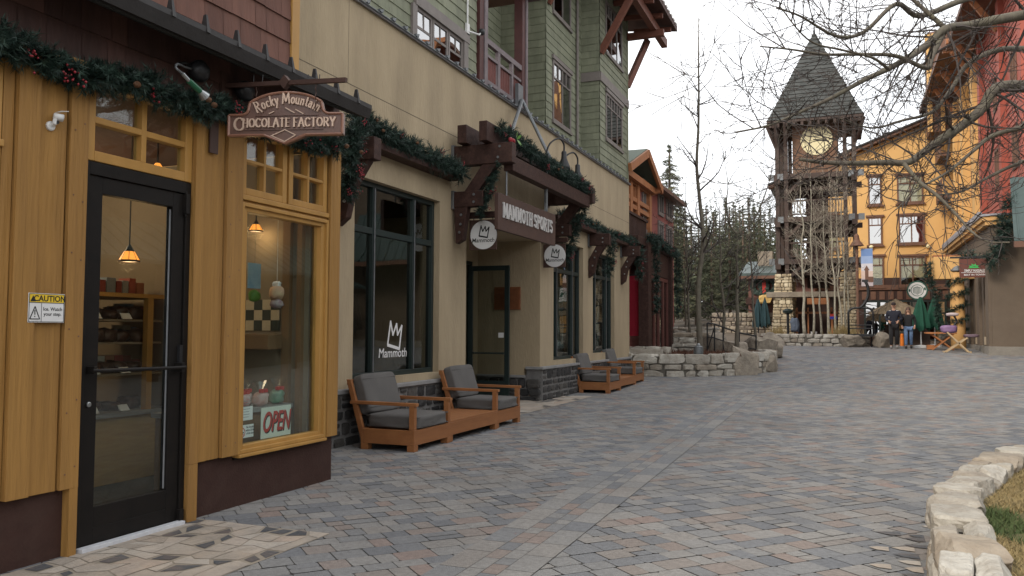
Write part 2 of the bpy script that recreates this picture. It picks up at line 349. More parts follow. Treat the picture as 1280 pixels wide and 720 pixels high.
# slab lettering: width, strokes (polyline), feet (x, y) that carry a serif
GLY = {
 'A': (.82, [[(.06,0),(.42,1)], [(.4,1),(.76,0)], [(.18,.34),(.64,.34)]], [(.06,0),(.76,0)]),
 'C': (.76, [arcp(.42,.5,.34,.46,40,320,14)], [(.68,.8)]),
 'E': (.68, [[(.12,0),(.12,1)], [(.12,.96),(.6,.96)], [(.12,.5),(.48,.5)], [(.12,.04),(.62,.04)]], [(.12,0),(.12,1)]),
 'F': (.64, [[(.12,0),(.12,1)], [(.12,.96),(.6,.96)], [(.12,.5),(.46,.5)]], [(.12,0),(.12,1)]),
 'H': (.84, [[(.14,0),(.14,1)], [(.7,0),(.7,1)], [(.14,.5),(.7,.5)]], [(.14,0),(.14,1),(.7,0),(.7,1)]),
 'L': (.64, [[(.12,0),(.12,1)], [(.12,.04),(.6,.04)]], [(.12,0),(.12,1)]),
 'M': (.98, [[(.14,0),(.14,1)], [(.14,.98),(.48,.18)], [(.48,.18),(.82,.98)], [(.82,0),(.82,1)]], [(.14,0),(.12,1),(.82,0),(.84,1)]),
 'O': (.84, [arcp(.42,.5,.34,.46,0,360,18)], []),
 'P': (.72, [[(.14,0),(.14,1)], [(.14,.96)]+arcp(.38,.72,.26,.24,90,-90,8)+[(.14,.48)]], [(.14,0),(.14,1)]),
 'R': (.8, [[(.14,0),(.14,1)], [(.14,.96)]+arcp(.38,.73,.25,.23,90,-90,8)+[(.14,.5)], [(.36,.5),(.7,0)]], [(.14,0),(.14,1),(.7,0)]),
 'S': (.68, [arcp(.34,.73,.25,.23,30,270,9)+arcp(.34,.27,.26,.23,90,-150,9)], [(.56,.88),(.1,.12)]),
 'T': (.74, [[(.37,0),(.37,1)], [(.05,.96),(.69,.96)]], [(.37,0)]),
 'Y': (.78, [[(.39,0),(.39,.45)], [(.39,.45),(.08,1)], [(.39,.45),(.7,1)]], [(.08,1),(.7,1)]),
 'K': (.8, [[(.14,0),(.14,1)], [(.16,.42),(.64,1)], [(.3,.56),(.7,0)]], [(.14,0),(.14,1),(.64,1),(.7,0)]),
 'r': (.8, [[(.14,-.06),(.2,1)], [(.1,.92)]+arcp(.4,.74,.26,.22,90,-80,8)+[(.2,.52)], [(.34,.5),(.74,-.12)]], [(.14,-.06)]),
 'm': (1.1, [[(.1,0),(.2,1)], [(.2,1),(.5,.2)], [(.5,.2),(.86,1)], [(.86,1),(.96,0)]], [(.1,0),(.96,0),(.14,1)]),
 'o': (.5, [arcp(.25,.3,.19,.28,0,360,12)], []),
 'c': (.46, [arcp(.26,.3,.19,.28,50,310,10)], []),
 'k': (.52, [[(.1,0),(.1,.95)], [(.12,.24),(.42,.58)], [(.2,.32),(.46,0)]], [(.1,0),(.46,0)]),
 'y': (.5, [[(.06,.58),(.26,.02)], [(.46,.58),(.16,-.3)]], [(.06,.58),(.46,.58)]),
 'u': (.56, [[(.1,.58),(.1,.2)]+arcp(.26,.2,.16,.18,180,360,6)+[(.42,.58)], [(.43,0),(.43,.58)]], [(.1,.58),(.43,0)]),
 'n': (.56, [[(.1,0),(.1,.58)], [(.1,.36)]+arcp(.27,.38,.16,.18,170,0,6)+[(.43,0)]], [(.1,0),(.43,0),(.08,.58)]),
 't': (.38, [[(.18,.85),(.18,.1),(.32,.02)], [(.04,.58),(.34,.58)]], []),
 'a': (.5, [arcp(.22,.22,.16,.2,0,360,10), [(.08,.5)]+arcp(.22,.4,.16,.18,140,0,5)+[(.39,0)]], [(.4,0)]),
 'i': (.26, [[(.13,0),(.13,.58)], [(.13,.76),(.13,.86)]], [(.13,0),(.1,.58)]),
}
def slab(word, h, total, thick, thin, o, ux, uy, depth, place=None, gap=.06, serif=.3):
    """raised letters as one mesh; place(x) -> (dx, dy, angle) bends the line"""
    mb = MB(); o, ux, uy = V(o), V(ux).normalized(), V(uy).normalized(); nn = ux.cross(uy)
    ws = [.34 if c == ' ' else GLY[c][0]+gap for c in word]; k = total/(sum(ws)*h); x = 0; cnt = 0
    def put(poly, lx, z):
        q = []
        for a, b in poly:
            X_, Y_ = (lx + a*h*k), b*h
            if place:
                cx = lx+mid*h*k; dx, dy, an = place(cx/total); ca, sa = math.cos(an), math.sin(an)
                rx = X_-cx; X_, Y_ = cx+dx+rx*ca-Y_*sa, dy+rx*sa+Y_*ca
            q.append((X_, Y_))
        mb.prism(q, o+nn*(-.004), ux, uy, depth+z)
    for c, wd in zip(word, ws):
        if c != ' ':
            _, strokes, feet = GLY[c]; mid = GLY[c][0]/2
            for st in strokes:
                for (x0, y0), (x1, y1) in zip(st, st[1:]):
                    dx, dy = (x1-x0)*k, y1-y0; l = math.hypot(dx, dy) or 1e-6
                    wv = thick*abs(dy)/l + thin*abs(dx)/l
                    px_, py_ = -dy/l*wv/2, dx/l*wv/2; e = wv*.22
                    ax, ay = dx/l*e/k, dy/l*e; cnt += 1
                    put([(x0-ax+px_/k, y0-ay+py_), (x0-ax-px_/k, y0-ay-py_), (x1+ax-px_/k, y1+ay-py_), (x1+ax+px_/k, y1+ay+py_)], x, (cnt % 23)*.00012)
            for fx, fy in feet:
                s = serif/2; cnt += 1
                put([(fx-s/k*.8, fy-thin*.55), (fx+s/k*.8, fy-thin*.55), (fx+s/k*.8, fy+thin*.55), (fx-s/k*.8, fy+thin*.55)], x, (cnt % 23)*.00012)
        x += wd*h*k
    return mb
def crown_logo(o, ux, uy, s, w, depth):          # the hand-drawn M crown
    pts = [(-.36,-.34),(-.2,.44),(-.06,-.02),(.16,.36),(.22,-.02),(.48,.3),(.34,-.5),(-.36,-.36)]
    mb = MB(); o, ux, uy = V(o), V(ux), V(uy); nn = ux.cross(uy)
    for i, ((x0,y0),(x1,y1)) in enumerate(zip(pts, pts[1:])):
        dx, dy = x1-x0, y1-y0; l = math.hypot(dx, dy); px_, py_ = -dy/l*w/2, dx/l*w/2; ex, ey = dx/l*w*.3, dy/l*w*.3
        if i == 6: px_, py_ = px_*1.4, py_*1.4
        mb.prism([(s*a, s*b) for a, b in ((x0-ex+px_,y0-ey+py_),(x0-ex-px_,y0-ey-py_),(x1+ex-px_,y1+ey-py_),(x1+ex+px_,y1+ey+py_))], o, ux, uy, depth+i*.0002)
    return mb
UY = (0,0,1)

# ------------------------------------------------------------------ ground, paving
mb = MB(); ys = [-30, 0, 8, 17]+[17+i*1.5 for i in range(1, 17)]+[50, 70, 110, 200, 420]; xs = [-160, -60, -25, -8, 0, 8, 25, 60, 160]
for a, b in zip(ys, ys[1:]):
    for c, d in zip(xs, xs[1:]):
        mb.quad((c,a,g(a)-.05), (d,a,g(a)-.05), (d,b,g(b)-.05), (c,b,g(b)-.05))
struct(mb, 'ground', m_earth)
mb = MB(); ys = [-3, 2, 8, 13, 17]+[17+i for i in range(1, 25)]+[46, 56]
for a, b in zip(ys, ys[1:]): mb.quad((-12,a,g(a)-.007), (14,a,g(a)-.007), (14,b,g(b)-.007), (-12,b,g(b)-.007))
struct(mb, 'paving_bed', m_joint)

band = [(-2.02,-2),(-2.05,4.45),(-2.2,17),(-2.18,19.5),(-1.9,21.3),(-1.3,23),(-.65,24.6),(-.35,26.2),(-.6,28),(-1.3,29.8),(-2.4,31.3),(-4,32.3)]
def smooth(p, n=8):
    out = []
    for i in range(len(p)-1):
        a, b, c, d = V(p[max(i-1,0)]), V(p[i]), V(p[i+1]), V(p[min(i+2,len(p)-1)])
        for k in range(n):
            t = k/n; out.append(.5*((2*b)+(c-a)*t+(2*a-5*b+4*c-d)*t*t+(3*b-a-3*c+d)*t**3))
    return out+[V(p[-1])]
bandp = smooth([(x, y, 0) for x, y in band], 10)
def bdist(x, y):
    best = 9
    if x > 1 or x < -5: return best
    for p in bandp:
        if abs(p.y-y) < 1.2: best = min(best, math.hypot(p.x-x, p.y-y))
    return best
mb = MB(); mb2 = MB()
c45, s45 = math.cos(R(48)), math.sin(R(48))
def paver(u0, u1, v0, v1):
    cu, cv = (u0+u1)/2, (v0+v1)/2; x, y = cu*c45-cv*s45, cu*s45+cv*c45
    if not (-6.6 < x < 9.5 and .8 < y < 47): return
    if bdist(x, y) < .2: return
    if x < -4.95 and y < 6.6: return
    j = .0028 if y < 14 else .0035
    q = []
    tz = [random.uniform(-.0016, .0016) for _ in range(4)]; c = .012
    P = [(u0+j+c, v0+j), (u1-j-c, v0+j), (u1-j, v0+j+c), (u1-j, v1-j-c), (u1-j-c, v1-j), (u0+j+c, v1-j), (u0+j, v1-j-c), (u0+j, v0+j+c)]
    if y > 14: P = [(u0+j, v0+j), (u1-j, v0+j), (u1-j, v1-j), (u0+j, v1-j)]
    n = len(mb.v)
    for k, (u, v) in enumerate(P):
        X_, Y_ = u*c45-v*s45, u*s45+v*c45
        mb.v.append((X_, Y_, g(Y_)+tz[(k*4)//len(P)]))
    t = random.random(); t = t if random.random() < .68 else .15+.4*random.random()
    mb.face(tuple(range(n, n+len(P))), t)
v = -8.
while v < 42:                                      # courses of mixed lengths, some courses split in two thin ones
    hgt = random.choice([.14, .155, .19, .2, .21]); u = -8. + random.random()*.2
    while u < 42:
        ln = random.choice([.13, .175, .195, .21, .26]); x, y = u*c45-v*s45, u*s45+v*c45
        if y > 20: ln *= 1.35
        if -6.9 < x < 9.8 and .5 < y < 47.5:
            if hgt > .185 and random.random() < .15:
                paver(u, u+ln, v, v+hgt/2); paver(u, u+ln, v+hgt/2, v+hgt)
            else: paver(u, u+ln, v, v+hgt)
        u += ln
    v += hgt
# the soldier band: big stones outside, two rows of small ones in the middle
cum = [0]
for a, b in zip(bandp, bandp[1:]): cum.append(cum[-1]+(b-a).length)
def bpt(s):
    s = max(0, min(cum[-1]-1e-4, s)); i = 0
    while cum[i+1] < s: i += 1
    t = (s-cum[i])/(cum[i+1]-cum[i]); p = bandp[i].lerp(bandp[i+1], t); d = (bandp[min(i+2,len(bandp)-1)]-bandp[max(i-1,0)]).normalized()
    return p, V((d.y, -d.x, 0))
for lo, hi, L0 in ((-.3,-.112,.36), (-.108,-.002,.2), (.002,.108,.2), (.112,.3,.36)):
    s = random.random()*.2
    while s < cum[-1]-.3:
        L_ = L0*random.uniform(.7, 1.3); q = []
        for ss, oo in ((s+.003, lo), (s+.003, hi), (s+L_-.003, hi), (s+L_-.003, lo)):
            p, nn = bpt(ss); p = p+nn*oo; q.append((p.x, p.y, g(p.y)+.005))
        mb.quad(*q, tone=random.choice([.12, .3, .4, .5, .95, .9, .2]) if L0 < .3 else random.uniform(.12, .75)); s += L_
b2_ = MB()                                         # sand joint under the band
s = 0.
while s < cum[-1]-.4:
    q = []
    for ss, oo in ((s, -.303), (s, .303), (s+.4, .303), (s+.4, -.303)):
        p, nn = bpt(ss); p = p+nn*oo; q.append((p.x, p.y, g(p.y)+.0025))
    b2_.quad(*q); s += .4
struct(b2_, 'paving_band_bed', m_joint)
struct(mb, 'plaza_paving', m_paver)

def flagstones(x0, x1, y0, y1, name, st=.2, z=.004, dk=.42):
    mb = MB(); nx, ny = max(2, round((x1-x0)/st)), max(2, round((y1-y0)/(st*1.25)))
    bed = MB(); bed.quad((x0,y0,g(y0)+z-.002), (x1,y0,g(y0)+z-.002), (x1,y1,g(y1)+z-.002), (x0,y1,g(y1)+z-.002)); 
    P = {}
    for i in range(nx+1):
        for j in range(ny+1):
            e = .36*st
            x = x0+(x1-x0)*i/nx+(random.uniform(-e, e) if 0 < i < nx else 0); y = y0+(y1-y0)*j/ny+(random.uniform(-e, e)*1.2 if 0 < j < ny else 0)
            P[i, j] = V((x, y, g(y)+z))
    done = set()
    for i in range(nx):
        for j in range(ny):
            if (i, j) in done: continue
            a = [P[i,j], P[i+1,j], P[i+1,j+1], P[i,j+1]]; rr = random.random()
            if rr < .2 and i+1 < nx and (i+1, j) not in done: a = [P[i,j], P[i+1,j], P[i+2,j], P[i+2,j+1], P[i+1,j+1], P[i,j+1]]; done.add((i+1, j))
            elif rr < .4 and j+1 < ny: a = [P[i,j], P[i+1,j], P[i+1,j+1], P[i+1,j+2], P[i,j+2], P[i,j+1]]; done.add((i, j+1))
            c = sum(a, V((0,0,0)))/len(a); q = [c+(p-c)*(1-.007/max(.05,(p-c).length)) for p in a]
            tone = random.uniform(0, .2) if (len(a) == 4 and random.random() < dk) else random.uniform(.3, 1)
            if tone < .21: q = [c+(p-c)*random.uniform(.6, .9) for p in q]
            n = len(mb.v); mb.v += [tuple(p+V((0,0,random.uniform(0,.002)))) for p in q]; mb.face(tuple(range(n, n+len(q))), tone)
    struct(bed, 'flagstone_bed', pmat('grout', (.33,.285,.23), (.25,.215,.17), 8, .9)); struct(mb, name, m_flag)
flagstones(-4.62, -3.42, 2.7, 5.02, 'flagstone_doorstep', .135)
flagstones(-7.3, -5.22, 12.7, 17.6, 'flagstone_doorstep', .2, dk=.7)

# ------------------------------------------------------------------ generic facade bits
def wallholes(mb, x, y0, y1, z0, z1, holes, th=.2, tone=.5):     # wall in the plane x (front face), solid behind it
    Y = sorted({y0, y1, *[h[0] for h in holes], *[h[1] for h in holes]}); Zs = sorted({z0, z1, *[h[2] for h in holes], *[h[3] for h in holes]})
    Y = [a for a in Y if y0 <= a <= y1]; Zs = [a for a in Zs if z0 <= a <= z1]
    for a, b in zip(Y, Y[1:]):
        run = None
        for c, d in zip(Zs, Zs[1:]):
            cy, cz = (a+b)/2, (c+d)/2
            if any(h[0] < cy < h[1] and h[2] < cz < h[3] for h in holes):
                if run: mb.box((x-th,a,run[0]), (x,b,run[1]), tone); run = None
            else: run = (run[0] if run else c, d)
        if run: mb.box((x-th,a,run[0]), (x,b,run[1]), tone)
    return mb
def shingles(mb, o, ux, L0, z0, z1, row, wd, lift=.014, holes=(), yoff=0., seam=.004):   # lapped courses on a vertical plane; ux along wall, normal = ux x z
    o, ux = V(o), V(ux); nn = ux.cross(V((0,0,1))).normalized(); z = z0
    while z < z1-1e-4:
        zt = min(z+row, z1); u = -random.random()*wd
        while u < L0:
            w_ = wd*random.uniform(.6, 1.4); a, b = max(0, u), min(L0, u+w_)
            cu, cz = (a+b)/2+yoff, (z+zt)/2
            segs = [(a, b)]
            for h in holes:
                if h[2] < cz < h[3]:
                    ns = []
                    for p, q in segs:
                        if q <= h[0] or p >= h[1]: ns.append((p, q)); continue
                        if p < h[0]: ns.append((p, h[0]))
                        if q > h[1]: ns.append((h[1], q))
                    segs = ns
            t = random.random(); dz = random.uniform(-.003, .003)
            for p, q in segs:
                if q-p < .006: continue
                A, B = o+ux*(p+seam/2), o+ux*(q-seam/2); dn = lift*random.uniform(.85, 1.1)
                zz = V((0,0,z+dz)); tt = V((0,0,zt+.004))
                mb.quad(A+zz+nn*dn, B+zz+nn*dn, B+tt+nn*.002, A+tt+nn*.002, t)
                mb.quad(A+zz, B+zz, B+zz+nn*dn, A+zz+nn*dn, t)
            u += w_
        z = zt
    return mb
def frame_yz(mb, x0, x1, y0, y1, z0, z1, w_, muly=(), mulz=(), mw=.03, tone=.5):   # rectangular frame in a y-z plane, x0..x1 deep
    mb.box((x0,y0,z0), (x1,y0+w_,z1), tone); mb.box((x0,y1-w_,z0), (x1,y1,z1), tone)
    mb.box((x0,y0+w_,z0), (x1,y1-w_,z0+w_), tone); mb.box((x0,y0+w_,z1-w_), (x1,y1-w_,z1), tone)
    e = .003
    for y in muly: mb.box((x0+e,y-mw/2,z0+w_), (x1-e,y+mw/2,z1-w_), tone)
    for z in mulz: mb.box((x0+2*e,y0+w_,z-mw/2), (x1-2*e,y1-w_,z+mw/2), tone)
    return mb
def frame_xz(mb, y0, y1, x0, x1, z0, z1, w_, mulx=(), mulz=(), mw=.03):
    mb.box((x0,y0,z0), (x0+w_,y1,z1)); mb.box((x1-w_,y0,z0), (x1,y1,z1))
    mb.box((x0+w_,y0,z0), (x1-w_,y1,z0+w_)); mb.box((x0+w_,y0,z1-w_), (x1-w_,y1,z1)); e = .003
    for x in mulx: mb.box((x-mw/2,y0+e,z0+w_), (x+mw/2,y1-e,z1-w_))
    for z in mulz: mb.box((x0+w_,y0+2*e,z-mw/2), (x1-w_,y1-2*e,z+mw/2))
    return mb

# ------------------------------------------------------------------ chocolate shop
FX = -4.62
shop = thing('chocolate_shop', 'ochre board-and-batten candy shop front with oxblood base and red shingles above', 'shop', (FX, 5, 0))
mb = MB()
mb.box((FX-.2, -1.5, -.1), (FX-.035, 3.86, .5)); mb.box((FX-.2, 5.02, -.1), (FX-.035, 6.83, .42)); mb.box((-9.0, 6.63, -.1), (FX-.2, 6.82, .42))
mb.build('base_wall', m_base, shop)
mb = MB()
boards = [(-1.5,.4,0), (.4,2.2,0), (3.35,3.42,-.004), (3.425,3.575,.03), (3.58,3.776,.004), (3.79,3.925,.026), (4.885,4.975,.034), (4.98,5.08,.012), (5.085,5.228,0), (5.24,5.425,.028), (6.665,6.83,.03)]
for a, b, dx in boards:
    zb = .43
    if (a, b) == (3.79, 3.925): mb.box((FX-.15, 3.862, 0), (FX+.024, 3.925, .47))
    if (a, b) == (4.885, 4.975): mb.box((FX-.15, 4.885, -.03), (FX+.032, 4.975, .43))
    mb.box((FX-.15, a, zb), (FX+dx, b, 3.2))
mb.box((FX-.15, 5.425, .40), (FX-.06, 6.665, .43)); mb.box((FX-.15, 2.2, .46), (FX-.02, 3.35, .5)); mb.box((FX-.15, 2.2, 3.12), (FX-.02, 3.35, 3.2))
mb.box((FX-.15, 3.925, 3.16), (FX-.03, 4.885, 3.2)); mb.box((FX-.15, 5.425, 3.16), (FX-.03, 6.665, 3.2))
mb.box((-9.0, 6.68, .42), (FX-.15, 6.82, 3.2))
mb.build('board_siding', m_orange, shop, bevel=.004)
mb = MB()                                          # nail heads
for y in (3.45, 3.55, 3.82, 3.89, 5.28, 5.39, 6.7, 6.79):
    for z in (.55, .95, 1.4, 1.9, 2.3, 2.75):
        z += random.uniform(-.05, .05); mb.lathe([(.006, 0), (.005, .002)], (FX+.0275, y, z), 8, axis='x')
mb.build('nail_heads', m_brown, shop)
mb = MB(); mb.box((FX-.15, -1.5, 3.2), (FX, 6.8, 3.62)); shingles(mb, (FX, -1.5, 0), (0,1,0), 8.33, 3.2, 3.62, .21, .19)
mb.build('frieze_shingles', m_shingle_dk, shop)
UX_ = -5.15
mb = MB(); mb.box((UX_-.2, -1.5, 3.8), (UX_, 6.72, 7.4)); shingles(mb, (UX_, -1.5, 0), (0,1,0), 8.22, 3.85, 7.4, .235, .25, .018)
mb.build('shingle_wall', m_shingle, shop)
mb = MB().box((UX_-.22, 6.72, 3.8), (UX_+.03, 6.84, 7.4)); mb.build('corner_trim', m_orange_trim, shop, bevel=.004)
mb = MB().box((-9, 6.68, 3.2), (UX_-.2, 6.8, 7.4)); mb.build('end_wall', m_shingle_dk, shop)
roof = MB(); roof.hexa([(-4.34,-1.5,3.50), (-4.34,6.74,3.50), (UX_+.0,6.74,3.84), (UX_,-1.5,3.84), (-4.34,-1.5,3.56), (-4.34,6.74,3.56), (UX_,6.74,3.90), (UX_,-1.5,3.90)])
roof = roof.build('canopy_roof', m_slate, shop)
mb = MB(); pr = [(0,0),(.1,-.03),(.13,.06),(.13,.10),(.105,.10),(.1,.06),(.02,.055)]
mb.prism([(a-.02, b) for a, b in pr], (-4.34, 6.80, 3.52), (1,0,0), (0,0,1), 8.3); mb.build('gutter', m_roof_dk, shop)
for i in range(24):
    y = 6.55-i*.33; mb = MB(); mb.box((-4.37,y,3.575), (-4.27,y+.03,3.583)); mb.hexa([(-4.29,y,3.58),(-4.22,y,3.58),(-4.22,y+.035,3.58),(-4.29,y+.035,3.58),(-4.27,y+.01,3.715),(-4.245,y+.01,3.715),(-4.245,y+.025,3.715),(-4.27,y+.025,3.715)])
    mb.build('snow_guard', m_roof_dk, roof)
# door
def swing_door():
    door = MB(); x0, x1 = FX-.1, FX-.02
    f = MB(); f.box((x0,3.927,0), (x1+.01,3.975,2.56)); f.box((x0,4.835,0), (x1+.01,4.883,2.56)); f.box((x0,3.975,2.475), (x1+.01,4.835,2.56))
    f = f.build('door_frame', m_black, shop, bevel=.003)
    d = MB(); frame_yz(d, x0+.01, x1-.005, 3.98, 4.83, .02, 2.47, .11); d.box((x0+.012, 4.09, .13), (x1-.007, 4.72, .27))
    d = d.build('door', m_black, shop, bevel=.003)
    MB().box((FX-.065, 4.09, .27), (FX-.06, 4.72, 2.36)).build('pane', m_glass, d)
    b = MB(); b.tube([(FX+.045,3.99,1.175),(FX+.05,4.06,1.172),(FX+.05,4.72,1.165),(FX+.045,4.81,1.165)], .014, 8); b.box((FX-.03,4.77,1.13), (FX+.05,4.80,1.2)); b.box((FX-.03,4.0,1.15), (FX+.05,4.02,1.2))
    b.build('push_bar', m_black, d, bevel=.004)
    MB().box((FX-.028, 4.795, 1.2), (FX+.0, 4.825, 1.33)).build('latch', m_iron, d)
    h = MB(); h.box((FX-.03,4.815,2.32),(FX+.012,4.85,2.47)); h.tube([(FX-.01,4.835,2.30),(FX-.01,4.835,2.49)], .012, 8); h.box((FX-.02,4.82,.03),(FX+.016,4.86,.11)); h.each('hinge', m_black, d, bevel=.003)
    MB().box((FX-.055,4.712,.28), (FX-.046,4.72,2.34)).build('edge_strip', m_strip, d)
    MB().lathe([(.017,0),(.017,.01),(.012,.012)], (FX-.02,4.02,.95), 12, axis='x').build('lock', m_steel, d)
    MB().box((FX-.012,3.95,.002), (FX+.05,4.84,.03)).build('threshold', m_silver, shop, bevel=.003)
swing_door()
def pane_window(y0, y1, z0, z1, muly, mulz, w_=.055, name='window', mat=m_orange_trim, mw=.032, x0=FX-.09, x1=FX-.005, par=None):
    o = frame_yz(MB(), x0, x1, y0, y1, z0, z1, w_, muly, mulz, mw).build(name, mat, par or shop, bevel=.005)
    xm = (x0+x1)/2-.01
    MB().box((xm-.003, y0+w_*.6, z0+w_*.6), (xm+.003, y1-w_*.6, z1-w_*.6)).build('pane', m_glass, o)
    return o
pane_window(3.93, 4.88, 2.565, 3.155, (4.415,), (2.845,), name='transom_window', w_=.07, mw=.045)
win = pane_window(5.43, 6.66, .405, 2.52, (), (), name='shop_window', w_=.09)
frame_yz(MB(), FX-.04, FX+.018, 5.432, 6.658, .43, 2.50, .032).build('stop_bead', m_orange_trim, win, bevel=.004)
MB().box((FX-.08, 5.44, .40), (FX+.035, 6.655, .428)).build('sill', m_orange_trim, win, bevel=.006)
MB().box((FX-.08, 5.428, 2.521), (FX+.02, 6.662, 2.565)).build('rail', m_orange_trim, shop, bevel=.006)
for a, b in ((5.44, 6.035), (6.065, 6.65)):
    c = pane_window(a, b, 2.57, 3.155, ((a+b)/2,), (2.86,), name='casement', w_=.06, mw=.028)
MB().box((FX-.08, 6.03, 2.57), (FX-.03, 6.07, 3.155)).build('mullion', m_orange_trim, shop)
MB().box((FX-.06, 5.43, .385), (FX-.012, 6.66, .403)).build('drip_strip', m_black, shop)
pane_window(2.2, 3.345, 2.565, 3.115, (2.77,), (2.85,), name='casement', w_=.06)
pane_window(2.2, 3.345, .5, 2.52, (), (), name='shop_window', w_=.08)
MB().box((FX-.08, 2.2, 2.521), (FX+.02, 3.348, 2.565)).build('rail', m_orange_trim, shop, bevel=.006)
# inside
m_in_wall = pmat('shop_wall', (.2, .115, .055), (.15, .085, .04), 1.2, .9); m_in_floor = pmat('shop_floor', (.16,.12,.085), (.1,.075,.05), 3, .5)
m_in_cream = pmat('shop_cream_wall', (.25, .2, .14), (.19,.15,.105), 1.4, .9)
mb = MB(); mb.box((-9, -1.5, -.03), (FX-.2, 6.62, -.01)); mb.build('floor', m_in_floor, shop)
mb = MB(); mb.box((-9.1,-1.5,0), (-9.0,6.6,3.15)); mb.box((-9,-1.6,0), (FX-.2,-1.5,3.15)); mb.build('inner_wall', m_in_wall, shop)
mb = MB(); mb.box((-9, 6.60, 0), (FX-.16, 6.625, 3.15)); mb.build('inner_end_wall', m_in_cream, shop)
mb = MB(); mb.box((-9.0,-1.5,3.16), (FX-.15,6.62,3.19)); mb.build('ceiling', pmat('shop_ceiling', (.11,.05,.03), (.08,.035,.02), 2, .9), shop)
m_chk = pmat('checker_tile', (.5,.42,.3), (.42,.35,.25), 3, .4, tone=[(0,(.035,.045,.04)), (.49,(.035,.045,.04)), (.51,(.5,.42,.3)), (1,(.5,.42,.3))])
def checker(x0, x1, y, z0, nx, nz, s):
    mb = MB()
    for i in range(nx):
        for j in range(nz): mb.box((x0+i*s, y-.012, z0+j*s), (x0+(i+1)*s-.003, y, z0+(j+1)*s-.003), (i+j) % 2)
    return mb
# a back partition carrying the tile band, seen through door and window
mb = MB()
for px0, px1, tn in ((352,361,0),(370,376,1)): a, b = on(px0, 400, 'y', 6.55), on(px1, 400, 'y', 6.55); mb.box((a.x,6.55,0),(b.x,6.6,3.1))
mb.each('wall_panel', m_in_wall, shop)
a, b = on(300, 436, 'y', 6.5), on(348, 418, 'y', 6.5); MB().box((a.x-.3,6.35,a.z),(b.x,6.6,b.z)).build('wall_ledge', m_in_wall, shop, bevel=.01)
P, P2 = on(299, 413, 'y', 6.58), on(349, 374, 'y', 6.58)
sq = (P2.z-P.z)/3
checker(P2.x-5*sq, 0, 6.598, P.z, 5, 3, sq).build('checker_tiles', m_chk, shop)
mb = MB()
for i in range(16):
    for j in range(3): mb.box((-8.99, 3.4+i*.2, 1.45+j*.2), (-8.975, 3.597+i*.2, 1.647+j*.2), (i+j) % 2)
mb.build('checker_tiles', m_chk, shop)
mb = MB()
mb.box((-8.985,-1,2.25), (-8.97,6.55,2.62)); mb.build('wall_mural', pmat('mural_blue', (.3,.34,.4), (.02,.035,.085), 2.5, .8), shop)
# display case behind the door
case = thing('candy_display_case', 'yellow-post candy display case with full shelves behind the glass door', 'display case', (-6.6, 5.6, 0))
mb = MB(); mb.box((-7.2,4.2,0), (-6.4,6.5,.62)); mb.build('cabinet', pmat('maple', (.42,.27,.11), (.34,.2,.08), 4, .5, stretch=(1,1,6)), case)
MB().box((-7.24,4.15,.62), (-6.36,6.52,.66)).build('counter_top', m_sill, case)
for y in (4.3, 5.25, 6.2): MB().box((-6.45,y,.66), (-6.39,y+.07,1.75)).build('post', m_orange_trim, case)
MB().box((-7.2,4.2,1.75), (-6.38,6.5,1.79)).build('top_shelf', m_orange_trim, case)
for z in (1.0, 1.3, 1.52): MB().box((-7.2,4.25,z), (-6.46,6.45,z+.02)).build('shelf', m_in_cream, case)
m_choc = pmat('chocolate', (.06,.028,.018), (.025,.012,.009), 14, .4, .2, 30)
mb = MB()
for z, n in ((.66, 9), (1.02, 12), (1.32, 12), (1.54, 12)):
    for i in range(n):
        y = 4.4+i*(2.0/n); s = random.uniform(.09, .14)
        mb.rock((-6.62+random.uniform(-.03,.03), y, z+s*.45), (.2, s*1.3, s), 3, .2, seed=i+z, pw=4)
mb.build('chocolates', m_choc, case, smooth=True)
mb = MB()
for z in (.66, 1.02, 1.32, 1.54):
    for y in (4.5, 4.95, 5.1, 5.6, 5.95): 
        if random.random() < .8: mb.hexa([(-6.46,y,z+.004),(-6.44,y,z+.004),(-6.44,y+.11,z+.004),(-6.46,y+.11,z+.004),(-6.49,y,z+.06),(-6.485,y,z+.06),(-6.485,y+.11,z+.06),(-6.49,y+.11,z+.06)])
mb.build('price_cards', m_signwhite, case)
m_goods = pmat('candy_boxes', (.3,.1,.06), (.2,.07,.045), 6, .5, tone=[(0,(.05,.025,.02)),(.3,(.30,.05,.04)),(.55,(.42,.30,.16)),(.8,(.12,.16,.2)),(1,(.5,.44,.36))])
sh = thing('candy_shelving', 'tall wall shelving packed with candy boxes at the back of the shop', 'shelving', (-8.7, 5, 0))
mb = MB(); mb.box((-8.95,3.0,.05),(-8.9,6.5,1.42))
for z in (.3,.62,.92,1.2,1.4): mb.box((-8.9,3.0,z),(-8.55,6.5,z+.025))
mb.build('shelves', m_orange_trim, sh)
mb = MB()
for z in (.325,.645,.945,1.225):
    y = 3.1
    while y < 6.4: w_ = random.uniform(.06,.16); mb.box((-8.85,y,z),(-8.58,y+w_-.012,z+random.uniform(.1,.2)), random.random()); y += w_
mb.build('goods', m_goods, sh)
mb = MB()
for z in (1.02,1.32,1.54,1.79):
    y = 4.3
    while y < 6.35: w_ = random.uniform(.07,.14); mb.box((-6.85,y,z+.002),(-6.7,y+w_-.012,z+random.uniform(.09,.17)), random.random()); y += w_
mb.build('goods', m_goods, case)
m_shade = pmat('amber_glass', (.9,.35,.06), (.8,.25,.03), 8, .4, emit=(1,.33,.05), es=1.3)
m_bulb = pmat('lamp_bulb', (1,.8,.5), (1,.8,.5), 1, .4, emit=(1,.75,.4), es=14)
